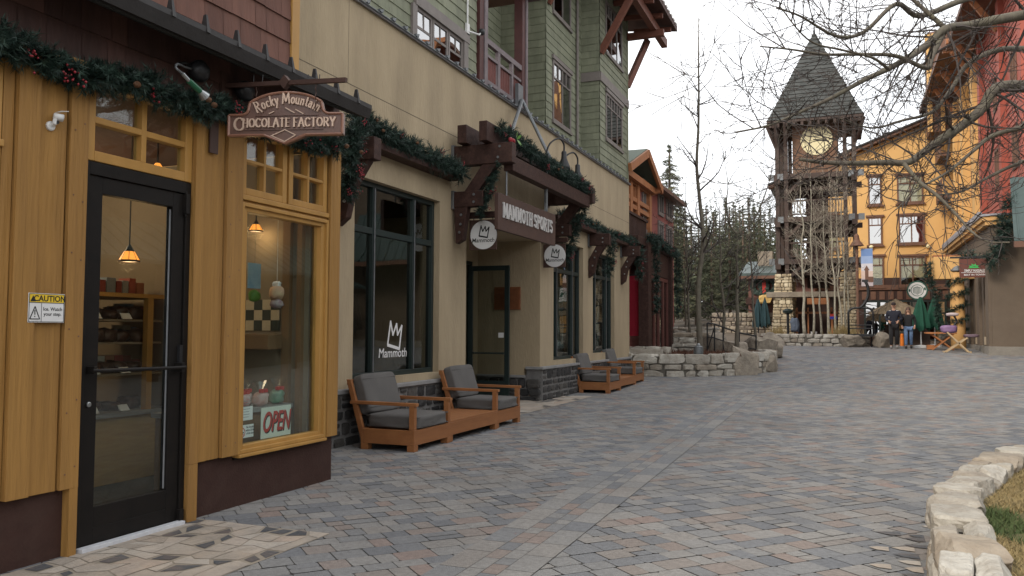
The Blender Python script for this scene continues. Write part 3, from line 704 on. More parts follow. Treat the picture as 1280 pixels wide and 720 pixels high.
def pendant(p, s, lab, e=5):
    t = thing('pendant_lamp', lab, 'lamp', p, 'amber pendant lamps in the candy shop')
    mb = MB(); n = 8
    mb.lathe([(.32*s,.55*s),(.62*s,.0*s)], p, n); mb.build('lamp_shade', m_shade, t)
    mb = MB(); mb.lathe([(.64*s,-.0*s),(.65*s,-.13*s)], p, n); 
    for k in range(n):
        a = 2*math.pi*k/n; mb.tube([V(p)+V((.33*s*math.cos(a),.33*s*math.sin(a),.56*s)), V(p)+V((.635*s*math.cos(a),.635*s*math.sin(a),0))], .018*s, 4)
    mb.build('shade_rim', m_corten, t)
    mb = MB(); mb.tube([V(p)+V((0,0,.55*s)), V(p)+V((0,0,1.0*s))], [.3*s,.06*s], 8); mb.tube([V(p)+V((0,0,.9*s)), (p[0],p[1],3.15)], .006, 5); mb.build('cord', m_iron, t)
    l = bpy.data.lights.new('lamp_light', 'POINT'); l.energy = e; l.color = (1,.62,.3); l.shadow_soft_size = .08
    lo = bpy.data.objects.new('lamp_light', l); COL.objects.link(lo); lo.parent = t; lo.location = (0,0,-.16*s)
pendant(on(161.5, 325, 'x', -5.75), .135, 'glowing amber pendant lamp seen through the black glass door')
pendant(on(320, 288, 'x', -5.3), .105, 'glowing amber pendant lamp hanging in the shop display window')
def spot(p, lab):
    t = thing('ceiling_spot', lab, 'lamp', p, 'small ceiling spots in the candy shop')
    MB().lathe([(.02,.05),(.055,.0)], p, 12).build('lamp_head', m_shade, t); MB().lathe([(.01,-.06),(.04,-.045),(.05,-.015),(.03,-.002)], p, 12).build('bulb', m_bulb, t)
    MB().tube([V(p)+V((0,0,.05)), (p[0],p[1],3.16)], .008, 5).build('stem', m_iron, t)
spot(on(320, 226, 'x', -5.6), 'bright ceiling spot seen through the casement panes above the shop window')
spot(on(197, 211, 'x', -5.7), 'bright ceiling spot seen through the transom panes above the black door')
l = bpy.data.lights.new('shop_light', 'POINT'); l.energy = 50; l.color = (1,.72,.46); l.shadow_soft_size = .3
lo = bpy.data.objects.new('shop_light', l); COL.objects.link(lo); lo.location = (-7.2, 5.2, 2.7); lo.parent = None
lo.name = 'shop_fill_light'  # added fill light that brightens the shop room; it has no fixture
# window display
t = thing('display_counter', 'low wooden display counter with pale top inside the shop window', 'counter', (-5.05, 5.9, 0))
MB().box((-5.35,5.3,0), (-4.93,6.5,.71)).build('cabinet', m_in_wall, t); MB().box((-5.38,5.28,.71), (-4.9,6.55,.75)).build('counter_top', m_sill, t)
m_cello = glass('cellophane', (.9,.92,.92), ior=1.7, rough=.15)
def candy_bag(p, s, fill, lab):
    t = thing('candy_bag', lab, 'candy bag', p, 'gift bags of candy on the window counter')
    MB().rock((p[0],p[1],p[2]+.07*s), (.13*s,.15*s,.14*s), 4, .16, seed=p[1]*9, pw=3).build('candy', fill, t, smooth=True)
    mb = MB()
    for k in range(14):
        a = 2*math.pi*k/14; r1, r2 = .025*s, .085*s*random.uniform(.7,1.2); mb.tri((p[0],p[1],p[2]+.13*s), (p[0]+r2*math.cos(a),p[1]+r2*math.sin(a),p[2]+.26*s*random.uniform(.85,1.1)), (p[0]+r2*math.cos(a+.5),p[1]+r2*math.sin(a+.5),p[2]+.25*s))
    mb.build('wrapper', m_cello, t)
    mb = MB()
    for sg in (-1, 1): mb.rock((p[0]+.03,p[1]+sg*.03*s,p[2]+.155*s), (.03,.055*s,.04*s), 2, .1, seed=sg)
    mb.build('ribbon', m_red_ink, t)
m_pinkc = pmat('pink_candy', (.6,.32,.3), (.5,.45,.42), 18, .5); m_greenc = pmat('green_candy', (.03,.22,.12), (.3,.35,.3), 12, .5); m_redc = pmat('mixed_candy', (.4,.05,.05), (.55,.5,.48), 16, .5)
candy_bag((-4.98, 5.93, .75), .9, m_redc, 'candy bag with red ribbon at the left end of the window counter')
candy_bag((-4.97, 6.16, .75), .9, m_pinkc, 'white and pink candy bag in the middle of the window counter')
candy_bag((-5.12, 6.12, .75), .9, pmat('white_candy', (.6,.56,.5), (.5,.35,.32), 14, .5), 'pale candy bag standing behind the pink one on the window counter')
candy_bag((-4.99, 6.42, .75), .95, m_greenc, 'green candy bag at the right end of the window counter')
# hanging paper ornaments
p = on(346, 370, 'x', -4.95); t = thing('paper_ornament', 'cream and purple ornament hanging inside the shop window', 'ornament', p)
MB().rock((p.x,p.y,p.z+.03), (.13,.15,.13), 4, .14, seed=4, pw=2.5).build('upper_half', pmat('cream_paper', (.6,.45,.28), (.5,.28,.2), 20, .8), t, smooth=True)
MB().rock((p.x,p.y,p.z-.07), (.11,.12,.09), 4, .14, seed=5, pw=2.5).build('lower_half', pmat('purple_paper', (.18,.07,.12), (.4,.36,.34), 16, .8), t, smooth=True)
mb = MB(); mb.rock((p.x,p.y,p.z+.11), (.08,.07,.06), 3, .2, seed=6, pw=2.5); mb.tube([(p.x,p.y,p.z+.12),(p.x,p.y,3.15)], .002, 4); mb.build('cord', m_signwhite, t)
p = on(318, 358, 'x', -5.2); t = thing('paper_ornament', 'blue and green paper ornament hanging left inside the shop window', 'ornament', p)
MB().box((p.x-.01,p.y-.09,p.z-.02), (p.x,p.y+.09,p.z+.22)).build('card', pmat('blue_card', (.16,.3,.42), (.35,.45,.5), 5, .8), t)
MB().rock((p.x,p.y,p.z-.09), (.08,.15,.11), 4, .15, seed=8, pw=2.5).build('pendant', m_leafg, t, smooth=True)
MB().tube([(p.x,p.y,p.z+.22),(p.x,p.y,3.15)], .002, 4).build('cord', m_iron, t)
# writing in the window
xg = FX-.05
def quad_on(px0, py0, px1, py1, x): a, b = on(px0, py0, 'x', x), on(px1, py1, 'x', x); return a, b
a, b = quad_on(327, 549, 362, 507, xg-.03)
t = thing('open_sign', 'white OPEN sign with slanted red letters inside the shop window', 'sign', (xg-.03, a.y, a.z))
MB().box((xg-.036, a.y-.01, a.z+.0), (xg-.03, b.y+.02, b.z+.01)).build('board', pmat('open_board', (.62,.66,.6), (.55,.6,.54), 3, .6), t)
cy, cz = (a.y+b.y)/2+.005, (a.z+b.z)/2; hh = b.z-a.z
text('letter_shadow', 'OPEN', hh*.95, (xg-.0295, cy+.006, cz-.008), (0,1,0), UY, m_ink, t, .0005, .006, .3, sx=.6)
text('lettering', 'OPEN', hh*.95, (xg-.028, cy-.006, cz+.002), (0,1,0), UY, m_red_ink, t, .0005, .004, .3, sx=.6)
a, b = quad_on(297, 527, 316, 507, xg-.012)
t = thing('paper_notice', 'white printed notice taped inside the shop window above another', 'notice', (xg-.012, a.y, a.z))
MB().box((xg-.015, a.y, a.z), (xg-.012, b.y, b.z)).build('paper', m_signwhite, t)
mb = MB()
for i in range(7): mb.box((xg-.0118, a.y+.02, a.z+.025+i*.022), (xg-.0113, b.y-.02-random.uniform(0,.03), a.z+.030+i*.022))
mb.build('printing', pmat('grey_ink', (.3,.3,.3), (.25,.25,.25), 5, .6), t)
a, b = quad_on(296.5, 549, 317, 529, xg-.012)
t = thing('paper_notice', 'white no-smoking notice with red prohibition ring in window corner', 'notice', (xg-.012, a.y, a.z))
MB().box((xg-.015, a.y, a.z), (xg-.012, b.y, b.z-.004)).build('paper', m_signwhite, t)
cy, cz, rr = a.y+.055, (a.z+b.z)/2-.01, .042
mb = MB()
for k in range(20):
    A, B = 2*math.pi*k/20, 2*math.pi*(k+1)/20
    mb.quad(*[(xg-.0113, cy+q*math.cos(u), cz+q*math.sin(u)) for q, u in ((rr*.8,A),(rr,A),(rr,B),(rr*.8,B))])
mb.quad((xg-.011,cy-.031,cz+.026),(xg-.011,cy-.026,cz+.031),(xg-.011,cy+.031,cz-.026),(xg-.011,cy+.026,cz-.031)); mb.build('ring', m_red_ink, t)
mb = MB(); mb.box((xg-.0119,cy-.026,cz-.006),(xg-.0116,cy+.024,cz+.004)); mb.build('pictogram', m_ink, t)
text('lettering', 'No Smoking\nwithin 20 feet\nof this door', .026, (xg-.0115, (cy+rr+b.y)/2+.012, (a.z+b.z)/2+.004), (0,1,0), UY, m_ink, t, .0003, .0004, sx=.8)

# caution sign
a, b = on(36, 403, 'x', FX+.034), on(82, 366.5, 'x', FX+.034); y0, y1, z0, z1 = 3.525, 3.775, 1.485, 1.665; x = FX+.034
t = thing('caution_sign', 'white CAUTION sign with yellow header screwed to the ochre boards', 'sign', (x, y0, z0))
MB().box((x-.003,y0,z0), (x,y1,z1)).build('plate', m_signwhite, t, bevel=.002)
MB().box((x,y0+.008,z1-.055), (x+.001,y1-.008,z1-.007)).build('header', m_yellow, t)
mb = MB(); e = .0016
for q in ((y0+.004,y1-.004,z0+.004,z0+.007), (y0+.004,y1-.004,z1-.006,z1-.003), (y0+.004,y1-.004,z1-.059,z1-.056), (y0+.004,y0+.007,z0+.007,z1-.006), (y1-.007,y1-.004,z0+.007,z1-.006), (y0+.088,y0+.09,z0+.007,z1-.059)): mb.box((x,q[0],q[2]), (x+e,q[1],q[3]))
mb.prism([(y0+.012,z1-.051),(y0+.048,z1-.051),(y0+.030,z1-.014)], (x,0,0), (0,1,0), UY, .0018)
tr = [(y0+.012,z0+.022),(y0+.078,z0+.022),(y0+.045,z0+.098)]
for (p0, p1) in zip(tr, tr[1:]+tr[:1]): mb.beam((x+.001,p0[0],p0[1]), (x+.001,p1[0],p1[1]), .0055, .0016, up=(1,0,0))
mb.box((x,y0+.042,z0+.048), (x+e,y0+.048,z0+.078)); mb.box((x,y0+.042,z0+.034), (x+e,y0+.048,z0+.041)); mb.build('markings', m_ink, t)
text('heading', 'CAUTION', .05, (x+.0012, y0+.145, z1-.033), (0,1,0), UY, m_ink, t, .0004, .0012, sx=.98)
text('lettering', 'Ice. Watch\nyour step.', .031, (x+.0005, y0+.167, z0+.068), (0,1,0), UY, m_ink, t, .0004, .0004, sx=.98)
# motion light
p = on(69, 147, 'x', FX+.03); t = thing('security_light', 'small white twin-head motion sensor light on the ochre boards', 'light', p)
MB().lathe([(.03,0),(.03,.014),(.022,.02)], (p.x-.028, p.y-.015, p.z-.055), 14, axis='x').build('base_plate', m_white, t)
MB().tube([(p.x-.02,p.y-.015,p.z-.055),(p.x+.012,p.y-.012,p.z-.04),(p.x+.016,p.y-.01,p.z+.0)], .014, 8).build('arm', m_white, t)
mb = MB(); mb.tube([(p.x+.012,p.y-.02,p.z+.005),(p.x+.03,p.y+.03,p.z+.0)], [.02,.025], 12); mb.build('head', m_white, t, smooth=True)
MB().lathe([(.011,0),(.011,.012)], (p.x+.014,p.y+.0,p.z-.032), 8, axis='x').build('sensor', m_iron, t)
mb = MB(); mb.hexa([(p.x-.0,p.y+.0,p.z+.03),(p.x+.05,p.y+.0,p.z+.034),(p.x+.05,p.y+.055,p.z+.046),(p.x+.0,p.y+.05,p.z+.05),(p.x-.0,p.y+.0,p.z+.034),(p.x+.05,p.y+.0,p.z+.038),(p.x+.05,p.y+.055,p.z+.05),(p.x+.0,p.y+.05,p.z+.054)]); mb.build('visor', m_white, t)

# hanging shop sign
sy = 5.2
P = lambda px, py: on(px, py, 'y', sy)
SX0 = P(357,172).x; xL, xR = SX0-.4532, SX0+.4623; t = thing('hanging_shop_sign', 'carved bronze-coloured chocolate factory sign with arched top hanging over the pavement', 'sign', ((xL+xR)/2, sy, 3.0))
zB = P(357,172).z; zS = P(300,140).z; zT = P(357,117).z; cx = (xL+xR)/2; hw = (xR-xL)/2
zS = zB+.205; zT = zB+.41
top = []
out = [(-hw,0),(-.17,0),(0,-.085),(.17,0),(hw,0),(hw,.2)]
out += [(hw-.10,.2)]+arcp(hw-.10,.26,.06,.06,270,180,5)+[(hw-.17,.315)]
out += [(a, b) for a, b in arcp(0,.19,(hw-.17)/.819,.225,36,144,12)]
out += [(-hw+.17,.315)]+arcp(-hw+.10,.26,.06,.06,0,-90,5)+[(-hw+.10,.2),(-hw,.2)]
MB().prism(out, (cx, sy+.03, zB), (1,0,0), UY, .05).build('board', m_sign_br, t, bevel=.004)
rim = MB(); nP = len(out)
for i in range(nP):
    a, b = out[i], out[(i+1) % nP]; rim.tube([(cx+a[0]*.985,sy-.022,zB+a[1]*.97+.006), (cx+b[0]*.985,sy-.022,zB+b[1]*.97+.006)], .013, 6)
rim.build('rim', pmat('bronze_rim', (.3,.15,.10), (.22,.105,.07), 9, .35, coat=.3), t)
slab('HOCOLATE FACTORY', .085, hw*1.62, .15, .06, (cx-hw*.74, sy-.021, zB+.078), (1,0,0), UY, .018, serif=.22, gap=.05).build('lettering', m_gold, t)
mb = slab('C', .125, .095, .13, .06, (cx-hw*.9, sy-.021, zB+.05), (1,0,0), UY, .0135); mb.build('initial', m_gold, t)
def arcplace(u): a = (u-.5)*2; return (0, -.088*a*a, -a*.42)
slab('rocky mountain', .10, hw*1.08, .11, .05, (cx-hw*.5, sy-.021, zB+.3), (1,0,0), UY, .018, place=arcplace, serif=.14, gap=.04).build('lettering', m_gold, t)
mb = MB(); 
for q in ((-.24,.06,.186,.192), (-.33,.1,.052,.058)): mb.box((cx+q[0],sy-.03,zB+q[2]), (cx+q[1]+.2,sy-.02,zB+q[3]))
mb.build('rule', m_sign_br, t)
mb = MB()
for a, b in (((-.13,.205),(-.09,.228)), ((0,.262),(.075,.21)), ((.08,.245),(.145,.2)), ((-.11,0),(0,-.06)), ((0,.052),(.085,.0)), ((-.1,.0),(0,.052)), ((.085,0),(0,-.06))):
    mb.beam((cx+a[0],sy-.026,zB+a[1]), (cx+b[0],sy-.026,zB+b[1]), .008, .01, up=(0,1,0))
mb.build('mountain_line', m_gold, t)
t.rotation_euler.z = R(17); t.scale.z = .82
rod = thing('sign_bracket', 'brown iron arm with a diamond boss carrying the chocolate sign', 'bracket', (FX, sy, 3.45))
a, b = P(284,107), P(433,100)
MB().beam((FX+.0, sy, a.z), (b.x, sy, b.z), .028, .034).build('arm', m_corten, rod)
c = P(357,103); MB().prism([(-.05,0),(0,-.055),(.05,0),(0,.055)], (c.x, sy+.022, c.z), (1,0,0), UY, .044).build('boss', m_corten, rod)
pp = on(267,165,'x',FX+.03); MB().box((FX+.026,pp.y-.045,pp.z-.17), (FX+.04,pp.y+.045,pp.z+.17)).build('wall_plate', m_corten, rod)
MB().box((FX+.0,sy-.06,a.z-.1), (FX+.03,sy+.06,a.z+.1)).build('wall_plate', m_corten, rod)
mb = MB()
for px in (321, 395):
    q = P(px, 103); 
    for k in range(7): z0_ = q.z-.02-k*.028; mb.tube([(q.x,sy+.006*(-1)**k,z0_), (q.x,sy-.006*(-1)**k,z0_-.03)], .004, 5)
mb.build('chain', m_corten, rod)
for px in (317, 328, 385, 394, 399):
    q = P(px, 102); MB().tube([(q.x, sy, q.z), (q.x+.004, sy, q.z+.055)], .0035, 5).build('bird_spike', m_iron, rod)

# lamps above the shop sign
def flood(px, py, lab):
    p = on(px, py, 'x', FX+.1); t = thing('floodlight', lab, 'lamp', p, 'black floodlights under the eave')
    MB().lathe([(.03,-.07),(.075,-.04),(.085,.0),(.08,.03),(.05,.06)], p, 16, axis='x').build('housing', m_iron, t, smooth=True)
    MB().tube([(FX+.01,p.y-.12,p.z+.03),(FX+.06,p.y-.1,p.z+.04),(p.x-.02,p.y,p.z+.01)], .012, 8).build('arm', m_iron, t)
flood(249, 89, 'round black floodlight above the garland beside the hose lamp'); flood(306, 114, 'round black floodlight half hidden behind the chocolate sign')
a = [on(px, py, 'x', x) for px, py, x in ((246,88,FX+.05),(232,84,FX+.16),(222,80,FX+.25),(220,85,FX+.3),(228,92,FX+.3))]
t = thing('gooseneck_spotlight', 'green spotlight on a thin bent hose pointing down at the garland', 'lamp', a[0])
MB().tube(smooth([tuple(q) for q in a], 4), .0085, 8).build('hose', m_grey_steel, t)
q0, q1, q2, q3 = [on(px, py, 'x', FX+.3) for px, py in ((228,92),(236,101),(250,114),(256,121))]
MB().tube([q0, q1], .014, 10).build('collar', m_steel, t); MB().tube([q1, q2], .022, 10).build('barrel', pmat('green_paint', (.02,.12,.06), (.015,.09,.045), 5, .4), t)
MB().tube([q2, q3], [.02,.04], 12).build('lamp_head', m_steel, t)
# ------------------------------------------------------------------ stone facing helper
def stone_face(mb, o, ux, L0, z0f, z1, ch, cw, depth=.05, n=2, jit=.07, gap=.016, tones=(0,1), pw=7.):
    """courses of irregular stones standing on a vertical face; z0f(u) is the bottom"""
    o, ux = V(o), V(ux).normalized(); nn = ux.cross(V((0,0,1))); rot = math.atan2(ux.y, ux.x); z = z0f(0) if callable(z0f) else z0f; zb = z
    while z < z1-.02:
        h = min(ch*random.uniform(.7, 1.35), z1-z)
        if z1-z-h < ch*.4: h = z1-z
        u = 0
        while u < L0-.02:
            w_ = min(cw*random.uniform(.5, 1.5), L0-u)
            if L0-u-w_ < cw*.3: w_ = L0-u
            sp = random.random() < .22 and h > ch*.9
            for k in range(2 if sp else 1):
                hh = h/2 if sp else h; zz = z+k*hh
                c = o+ux*(u+w_/2)+V((0,0,zz+hh/2))+nn*(depth*random.uniform(-.12,.12))
                mb.rock(c, (w_-gap, depth*2, hh-gap), n, jit, random.uniform(*tones), rot, random.random()*50, pw=pw)
            u += w_
        z += h
    return mb

# ------------------------------------------------------------------ tan building with green upper floors
MX = -5.9
bld = thing('lodge_building', 'tall tan stucco sports shop building with green shingled upper floors and brown eaves', 'building', (MX, 16, 0))
W1, REC, W2, W3 = (9.1, 11.52, .80, 3.47), (12.5, 16.1, -.2, 3.32), (16.95, 19.13, .80, 3.45), (19.95, 22.03, .88, 3.45)
END = 23.7
wallholes(MB(), MX, 6.86, END, .66, 5.78, [W1, REC, W2, W3], .35).build('stucco_wall', m_stucco, bld)
mb = MB(); mb.box((-13, END-.35, .66), (MX-.35, END, 5.78)); mb.build('end_wall', m_stucco, bld)
mb = MB(); mb.box((MX-.001, 6.86, 4.612), (MX+.0015, END, 4.622)); mb.box((MX-.001, 8.9, 4.622), (MX+.0012, 8.906, 5.78)); mb.build('control_joint', pmat('joint_line', (.12,.095,.065), (.1,.08,.055), 3, .9), bld)  # thin dark strips mark the joints in the stucco
mb = MB()                                          # recess walls
mb.box((-7.6, 16.1, .5), (MX-.35, 16.35, 3.32)); mb.box((-7.6, 12.25, .5), (MX-.35, 12.5, 3.32)); mb.box((-7.6, 12.5, 3.32), (MX-.35, 16.1, 3.4)); mb.box((-7.6, 15.85, .0), (-7.32, 16.1, 3.32)); mb.box((-7.6,12.5,2.9),(-7.32,15.85,3.32)); mb.build('entrance_recess', m_stucco, bld)
fr = frame_yz(MB(), -7.42, -7.34, 12.5, 15.85, .02, 2.9, .07, (13.6, 14.7), (2.3,), .06).build('entrance_glazing', m_winframe, bld)
MB().box((-7.385, 12.52, .05), (-7.38, 15.83, 2.88)).build('pane', m_glass, fr)
# base of dark stone with a pale sill
mb = MB()
for a, b in ((6.9, 12.5), (16.1, END)):
    mb = MB(); stone_face(mb, (MX+.03, a, 0), (0,1,0), b-a, -.03, .64, .17, .27, .05, 3, .08, .032); mb.build('basalt_base', m_basalt, bld)
mb = MB()
for a in (0,):
    stone_face(mb, (-7.3, 16.07, 0), (1,0,0), 1.43, -.03, .46, .16, .25, .05, 3, .08, .032)
mb.build('basalt_base', m_basalt, bld)
mb = MB(); mb.box((MX-.3,6.88,-.1), (MX+.06,12.495,.645)); mb.box((MX-.3,16.11,-.1), (MX+.06,END,.645)); mb.box((-7.3,16.075,-.1),(MX-.3,16.3,.5)); mb.build('base_core', m_mortar_dk, bld)
mb = MB(); mb.box((MX-.3,6.9,.645), (MX+.10,12.49,.70)); mb.box((MX-.3,16.03,.645), (MX+.10,END,.70)); mb.box((-7.3,16.0,.47),(MX-.3,16.12,.52)); mb.build('stone_sill', m_sill, bld, bevel=.008)
def shopwin(w, mul, zt=2.80):
    y0, y1, z0, z1 = w
    o = frame_yz(MB(), MX-.20, MX-.10, y0, y1, z0, z1, .07, mul, (zt,), .085).build('window', m_winframe, bld, bevel=.004)
    e = MB()
    for y in mul: e.box((MX-.098,y-.014,z0+.07),(MX-.09,y+.014,z1-.07))
    e.build('mullion_cap', m_grey_steel, o)
    MB().box((MX-.155, y0+.05, z0+.05), (MX-.15, y1-.05, z1-.05)).build('pane', m_glass_st, o)
    return o
shopwin(W1, (9.75, 10.88)); shopwin(W2, (17.45, 18.6), 2.8); shopwin(W3, (20.5, 21.55), 2.85)
# interior
mb = MB(); mb.box((-12,6.9,-.03), (MX-.35,END-.4,-.01)); mb.build('floor', pmat('store_floor',(.14,.11,.085),(.1,.08,.06),2,.5), bld)
mb = MB(); mb.box((-12.1,6.9,0), (-12,END-.4,3.6)); mb.box((-12,6.86,0), (MX-.36,6.9,3.6)); mb.build('inner_wall', pmat('store_wall',(.2,.165,.12),(.15,.12,.09),1,.9), bld)
mb = MB(); mb.box((-12,6.9,3.62), (MX-.35,END-.36,3.66)); mb.build('ceiling', m_dark_room, bld)
mb = MB(); mb.box((-8.6,12.2,0), (-7.62,12.45,3.5)); mb.box((-8.2,7.0,0), (-8.1,9.2,2.9)); mb.box((-9.2,10.4,0), (-9.1,12.2,2.6)); mb.build('partition', pmat('store_partition',(.13,.105,.075),(.09,.075,.055),1,.9), bld)
for y, z, x in ((9.35, 3.12, -7.0), (18, 3.3, -8.), (21.2, 3.3, -8.)):
    t = thing('ceiling_spot', {9.35:'bright ceiling spot behind the first large dark-framed window', 18:'ceiling spot inside the store behind the middle window', 21.2:'ceiling spot inside the store behind the farthest window'}[y], 'lamp', (x,y,z), 'ceiling spots in the sports shop')
    MB().lathe([(.03,.06),(.075,.0)], (x,y,z), 12).build('lamp_head', m_iron, t); MB().lathe([(.01,-.001),(.065,-.004)], (x,y,z), 12).build('bulb', m_bulb, t); MB().tube([(x,y,z+.06),(x,y,3.62)], .01, 5).build('stem', m_iron, t)
    l = bpy.data.lights.new('spot_light', 'POINT'); l.energy = 4; l.color = (1,.8,.55); l.shadow_soft_size = .08
    lo = bpy.data.objects.new('spot_light', l); COL.objects.link(lo); lo.parent = t; lo.location = (0,0,-.12)
# mannequins
m_lime = pmat('lime_jacket', (.40,.52,.04), (.28,.40,.03), 5, .7, .4, 12); m_dkcloth = pmat('dark_cloth', (.02,.02,.024), (.014,.014,.016), 6, .9)
def mannequin(p, jacket, lab, cap=None):
    t = thing('mannequin', lab, 'mannequin', p, 'mannequins in the sports shop window')
    x, y, z = p
    MB().lathe([(.16,0),(.16,.02),(.02,.03)], p, 14).build('stand', m_grey_steel, t)
    mb = MB(); mb.tube([(x,y-.09,z+.05),(x,y-.09,z+.5),(x,y-.08,z+.92)], [.05,.06,.085], 10); mb.tube([(x,y+.09,z+.05),(x,y+.09,z+.5),(x,y+.08,z+.92)], [.05,.06,.085], 10); mb.build('legs', m_dkcloth, t, smooth=True)
    mb = MB(); mb.tube([(x,y,z+.82),(x,y,z+.95),(x,y,z+1.15),(x,y,z+1.36),(x,y,z+1.46)], [.15,.17,.165,.185,.08], 12)
    for s in (-1, 1): mb.tube([(x,y+s*.18,z+1.39),(x+.03,y+s*.25,z+1.15),(x+.09,y+s*.24,z+.9)], [.07,.06,.05], 8)
    mb.build('jacket', jacket, t, smooth=True)
    mb = MB(); mb.tube([(x,y,z+1.44),(x,y,z+1.54)], .05, 8); mb.lathe([(.04,1.5),(.085,1.57),(.095,1.66),(.07,1.75),(.02,1.78)], p, 12); mb.build('head', m_white if not cap else m_dkcloth, t, smooth=True)
    if cap: MB().lathe([(.1,1.66),(.1,1.72),(.06,1.80),(.01,1.82)], p, 12).build('beanie', cap, t, smooth=True)
mannequin((-6.6, 9.42, .6), m_lime, 'mannequin in a lime green jacket behind the first large window', m_lime)
mannequin((-6.75, 10.2, .55), m_dkcloth, 'dark dressed mannequin behind the crown logo window')
# window posters
for i, (y0, y1, lab, tone) in enumerate(((17.75, 18.35, 'tall pale poster with white crown mark behind the middle window', .5), (20.72, 21.3, 'tall poster with a dark figure and white crown mark behind the farthest window', .1))):
    t = thing('window_poster', lab, 'poster', (-6.15, y0, 1.15), 'posters in the sports shop windows'); x = -6.15
    MB().box((x-.01,y0,1.15), (x,y1,2.45)).build('sheet', pmat('poster_pale%d' % i, (.45,.43,.40) if i == 0 else (.34,.32,.3), (.12,.105,.095), 5.5, .6, detail=3), t)
    crown_logo((x+.004,(y0+y1)/2,1.42), (0,1,0), UY, .62, .14, .004).build('crown_mark', m_signwhite, t)
    text('lettering', 'Mammoth', .17, (x+.004,(y0+y1)/2,1.09), (0,1,0), UY, m_signwhite, t, .001, .004, .1)
    if i: 
        mb = MB(); mb.rock((x+.01,21.0,1.92), (.02,.34,.42), 4, .15, seed=3, pw=3); mb.rock((x+.01,21.02,2.2), (.02,.17,.2), 4, .12, seed=5, pw=3); mb.build('figure', m_ink, t)
# white decal on the first window
c = on(492, 424, 'x', MX-.14); t = thing('window_decal', 'white crown mark and shop name on the first large window', 'decal', (MX-.148, c.y, c.z))
crown_logo((MX-.1485, c.y+.02, c.z+.07), (0,1.12,0), UY, .42, .075, .001).build('crown_mark', m_signwhite, t)
text('lettering', 'Mammoth', .185, (MX-.148, c.y-.0, c.z-.20), (0,1,0), UY, m_signwhite, t, .0005, .001, .12, sx=1.05)
# entrance door leaf standing open, perpendicular to the facade
t = thing('entrance_door', 'dark green framed glass door standing open in the shop entrance', 'door', (-6.4, 15.6, .02))
frame_xz(MB(), 15.57, 15.62, -7.3, -6.38, .03, 2.78, .1, (), (.98,), .035).build('door_frame', m_winframe, t, bevel=.004)
MB().box((-7.22,15.593,.1), (-6.46,15.598,2.7)).build('pane', m_glass_door, t)
MB().box((-7.2,15.565,.06), (-6.47,15.568,.42)).build('kick_plate', m_winframe, t)
mb = MB(); mb.tube([(-7.15,15.5,.98),(-6.48,15.5,.98)], .012, 8); mb.box((-7.16,15.5,.96),(-7.13,15.57,1.0)); mb.box((-6.5,15.5,.96),(-6.47,15.57,1.0)); mb.build('push_bar', m_winframe, t)
MB().box((-6.62,15.588,1.3), (-6.5,15.592,1.4)).build('hours_card', m_signwhite, t)
p0, p1 = on(618, 359, 'y', 16.06), on(650, 387, 'y', 16.06)
t = thing('wall_plaque', 'square brown wooden plaque on the stucco beside the open glass door', 'plaque', (p0.x, 16.06, p1.z))
MB().box((p0.x,16.05,p1.z), (p1.x,16.1,p0.z)).build('board', pmat('plaque_wood', (.25,.09,.035), (.16,.055,.022), 5, .5), t, bevel=.004)
MB().box((p0.x+.04,16.046,p1.z+.04), (p1.x-.04,16.05,p0.z-.04)).build('inset', pmat('plaque_inset', (.21,.075,.03), (.14,.05,.02), 7, .5), t)

# parapet flashing and heat cable
mb = MB(); mb.hexa([(MX-.3,6.86,5.80),(MX+.05,6.86,5.74),(MX+.05,END+.05,5.74),(MX-.3,END+.05,5.80),(MX-.3,6.86,5.86),(MX+.05,6.86,5.79),(MX+.05,END+.05,5.79),(MX-.3,END+.05,5.86)])
mb.build('parapet_flashing', m_flash, bld)
hc = MB(); n = 0; y = 7.2
while y < END-.2:
    hc.tube([(MX+.065,y,5.78),(MX+.07,y+.05,5.83),(MX-.02,y+.12,5.86)], .014, 5); hc.box((MX+.03,y-.03,5.79),(MX+.075,y+.05,5.825)); y += .34
hc.tube([(MX+.06,6.9,5.765),(MX+.06,END,5.765)], .013, 5); hc.build('heat_cable', m_grey_steel, bld)

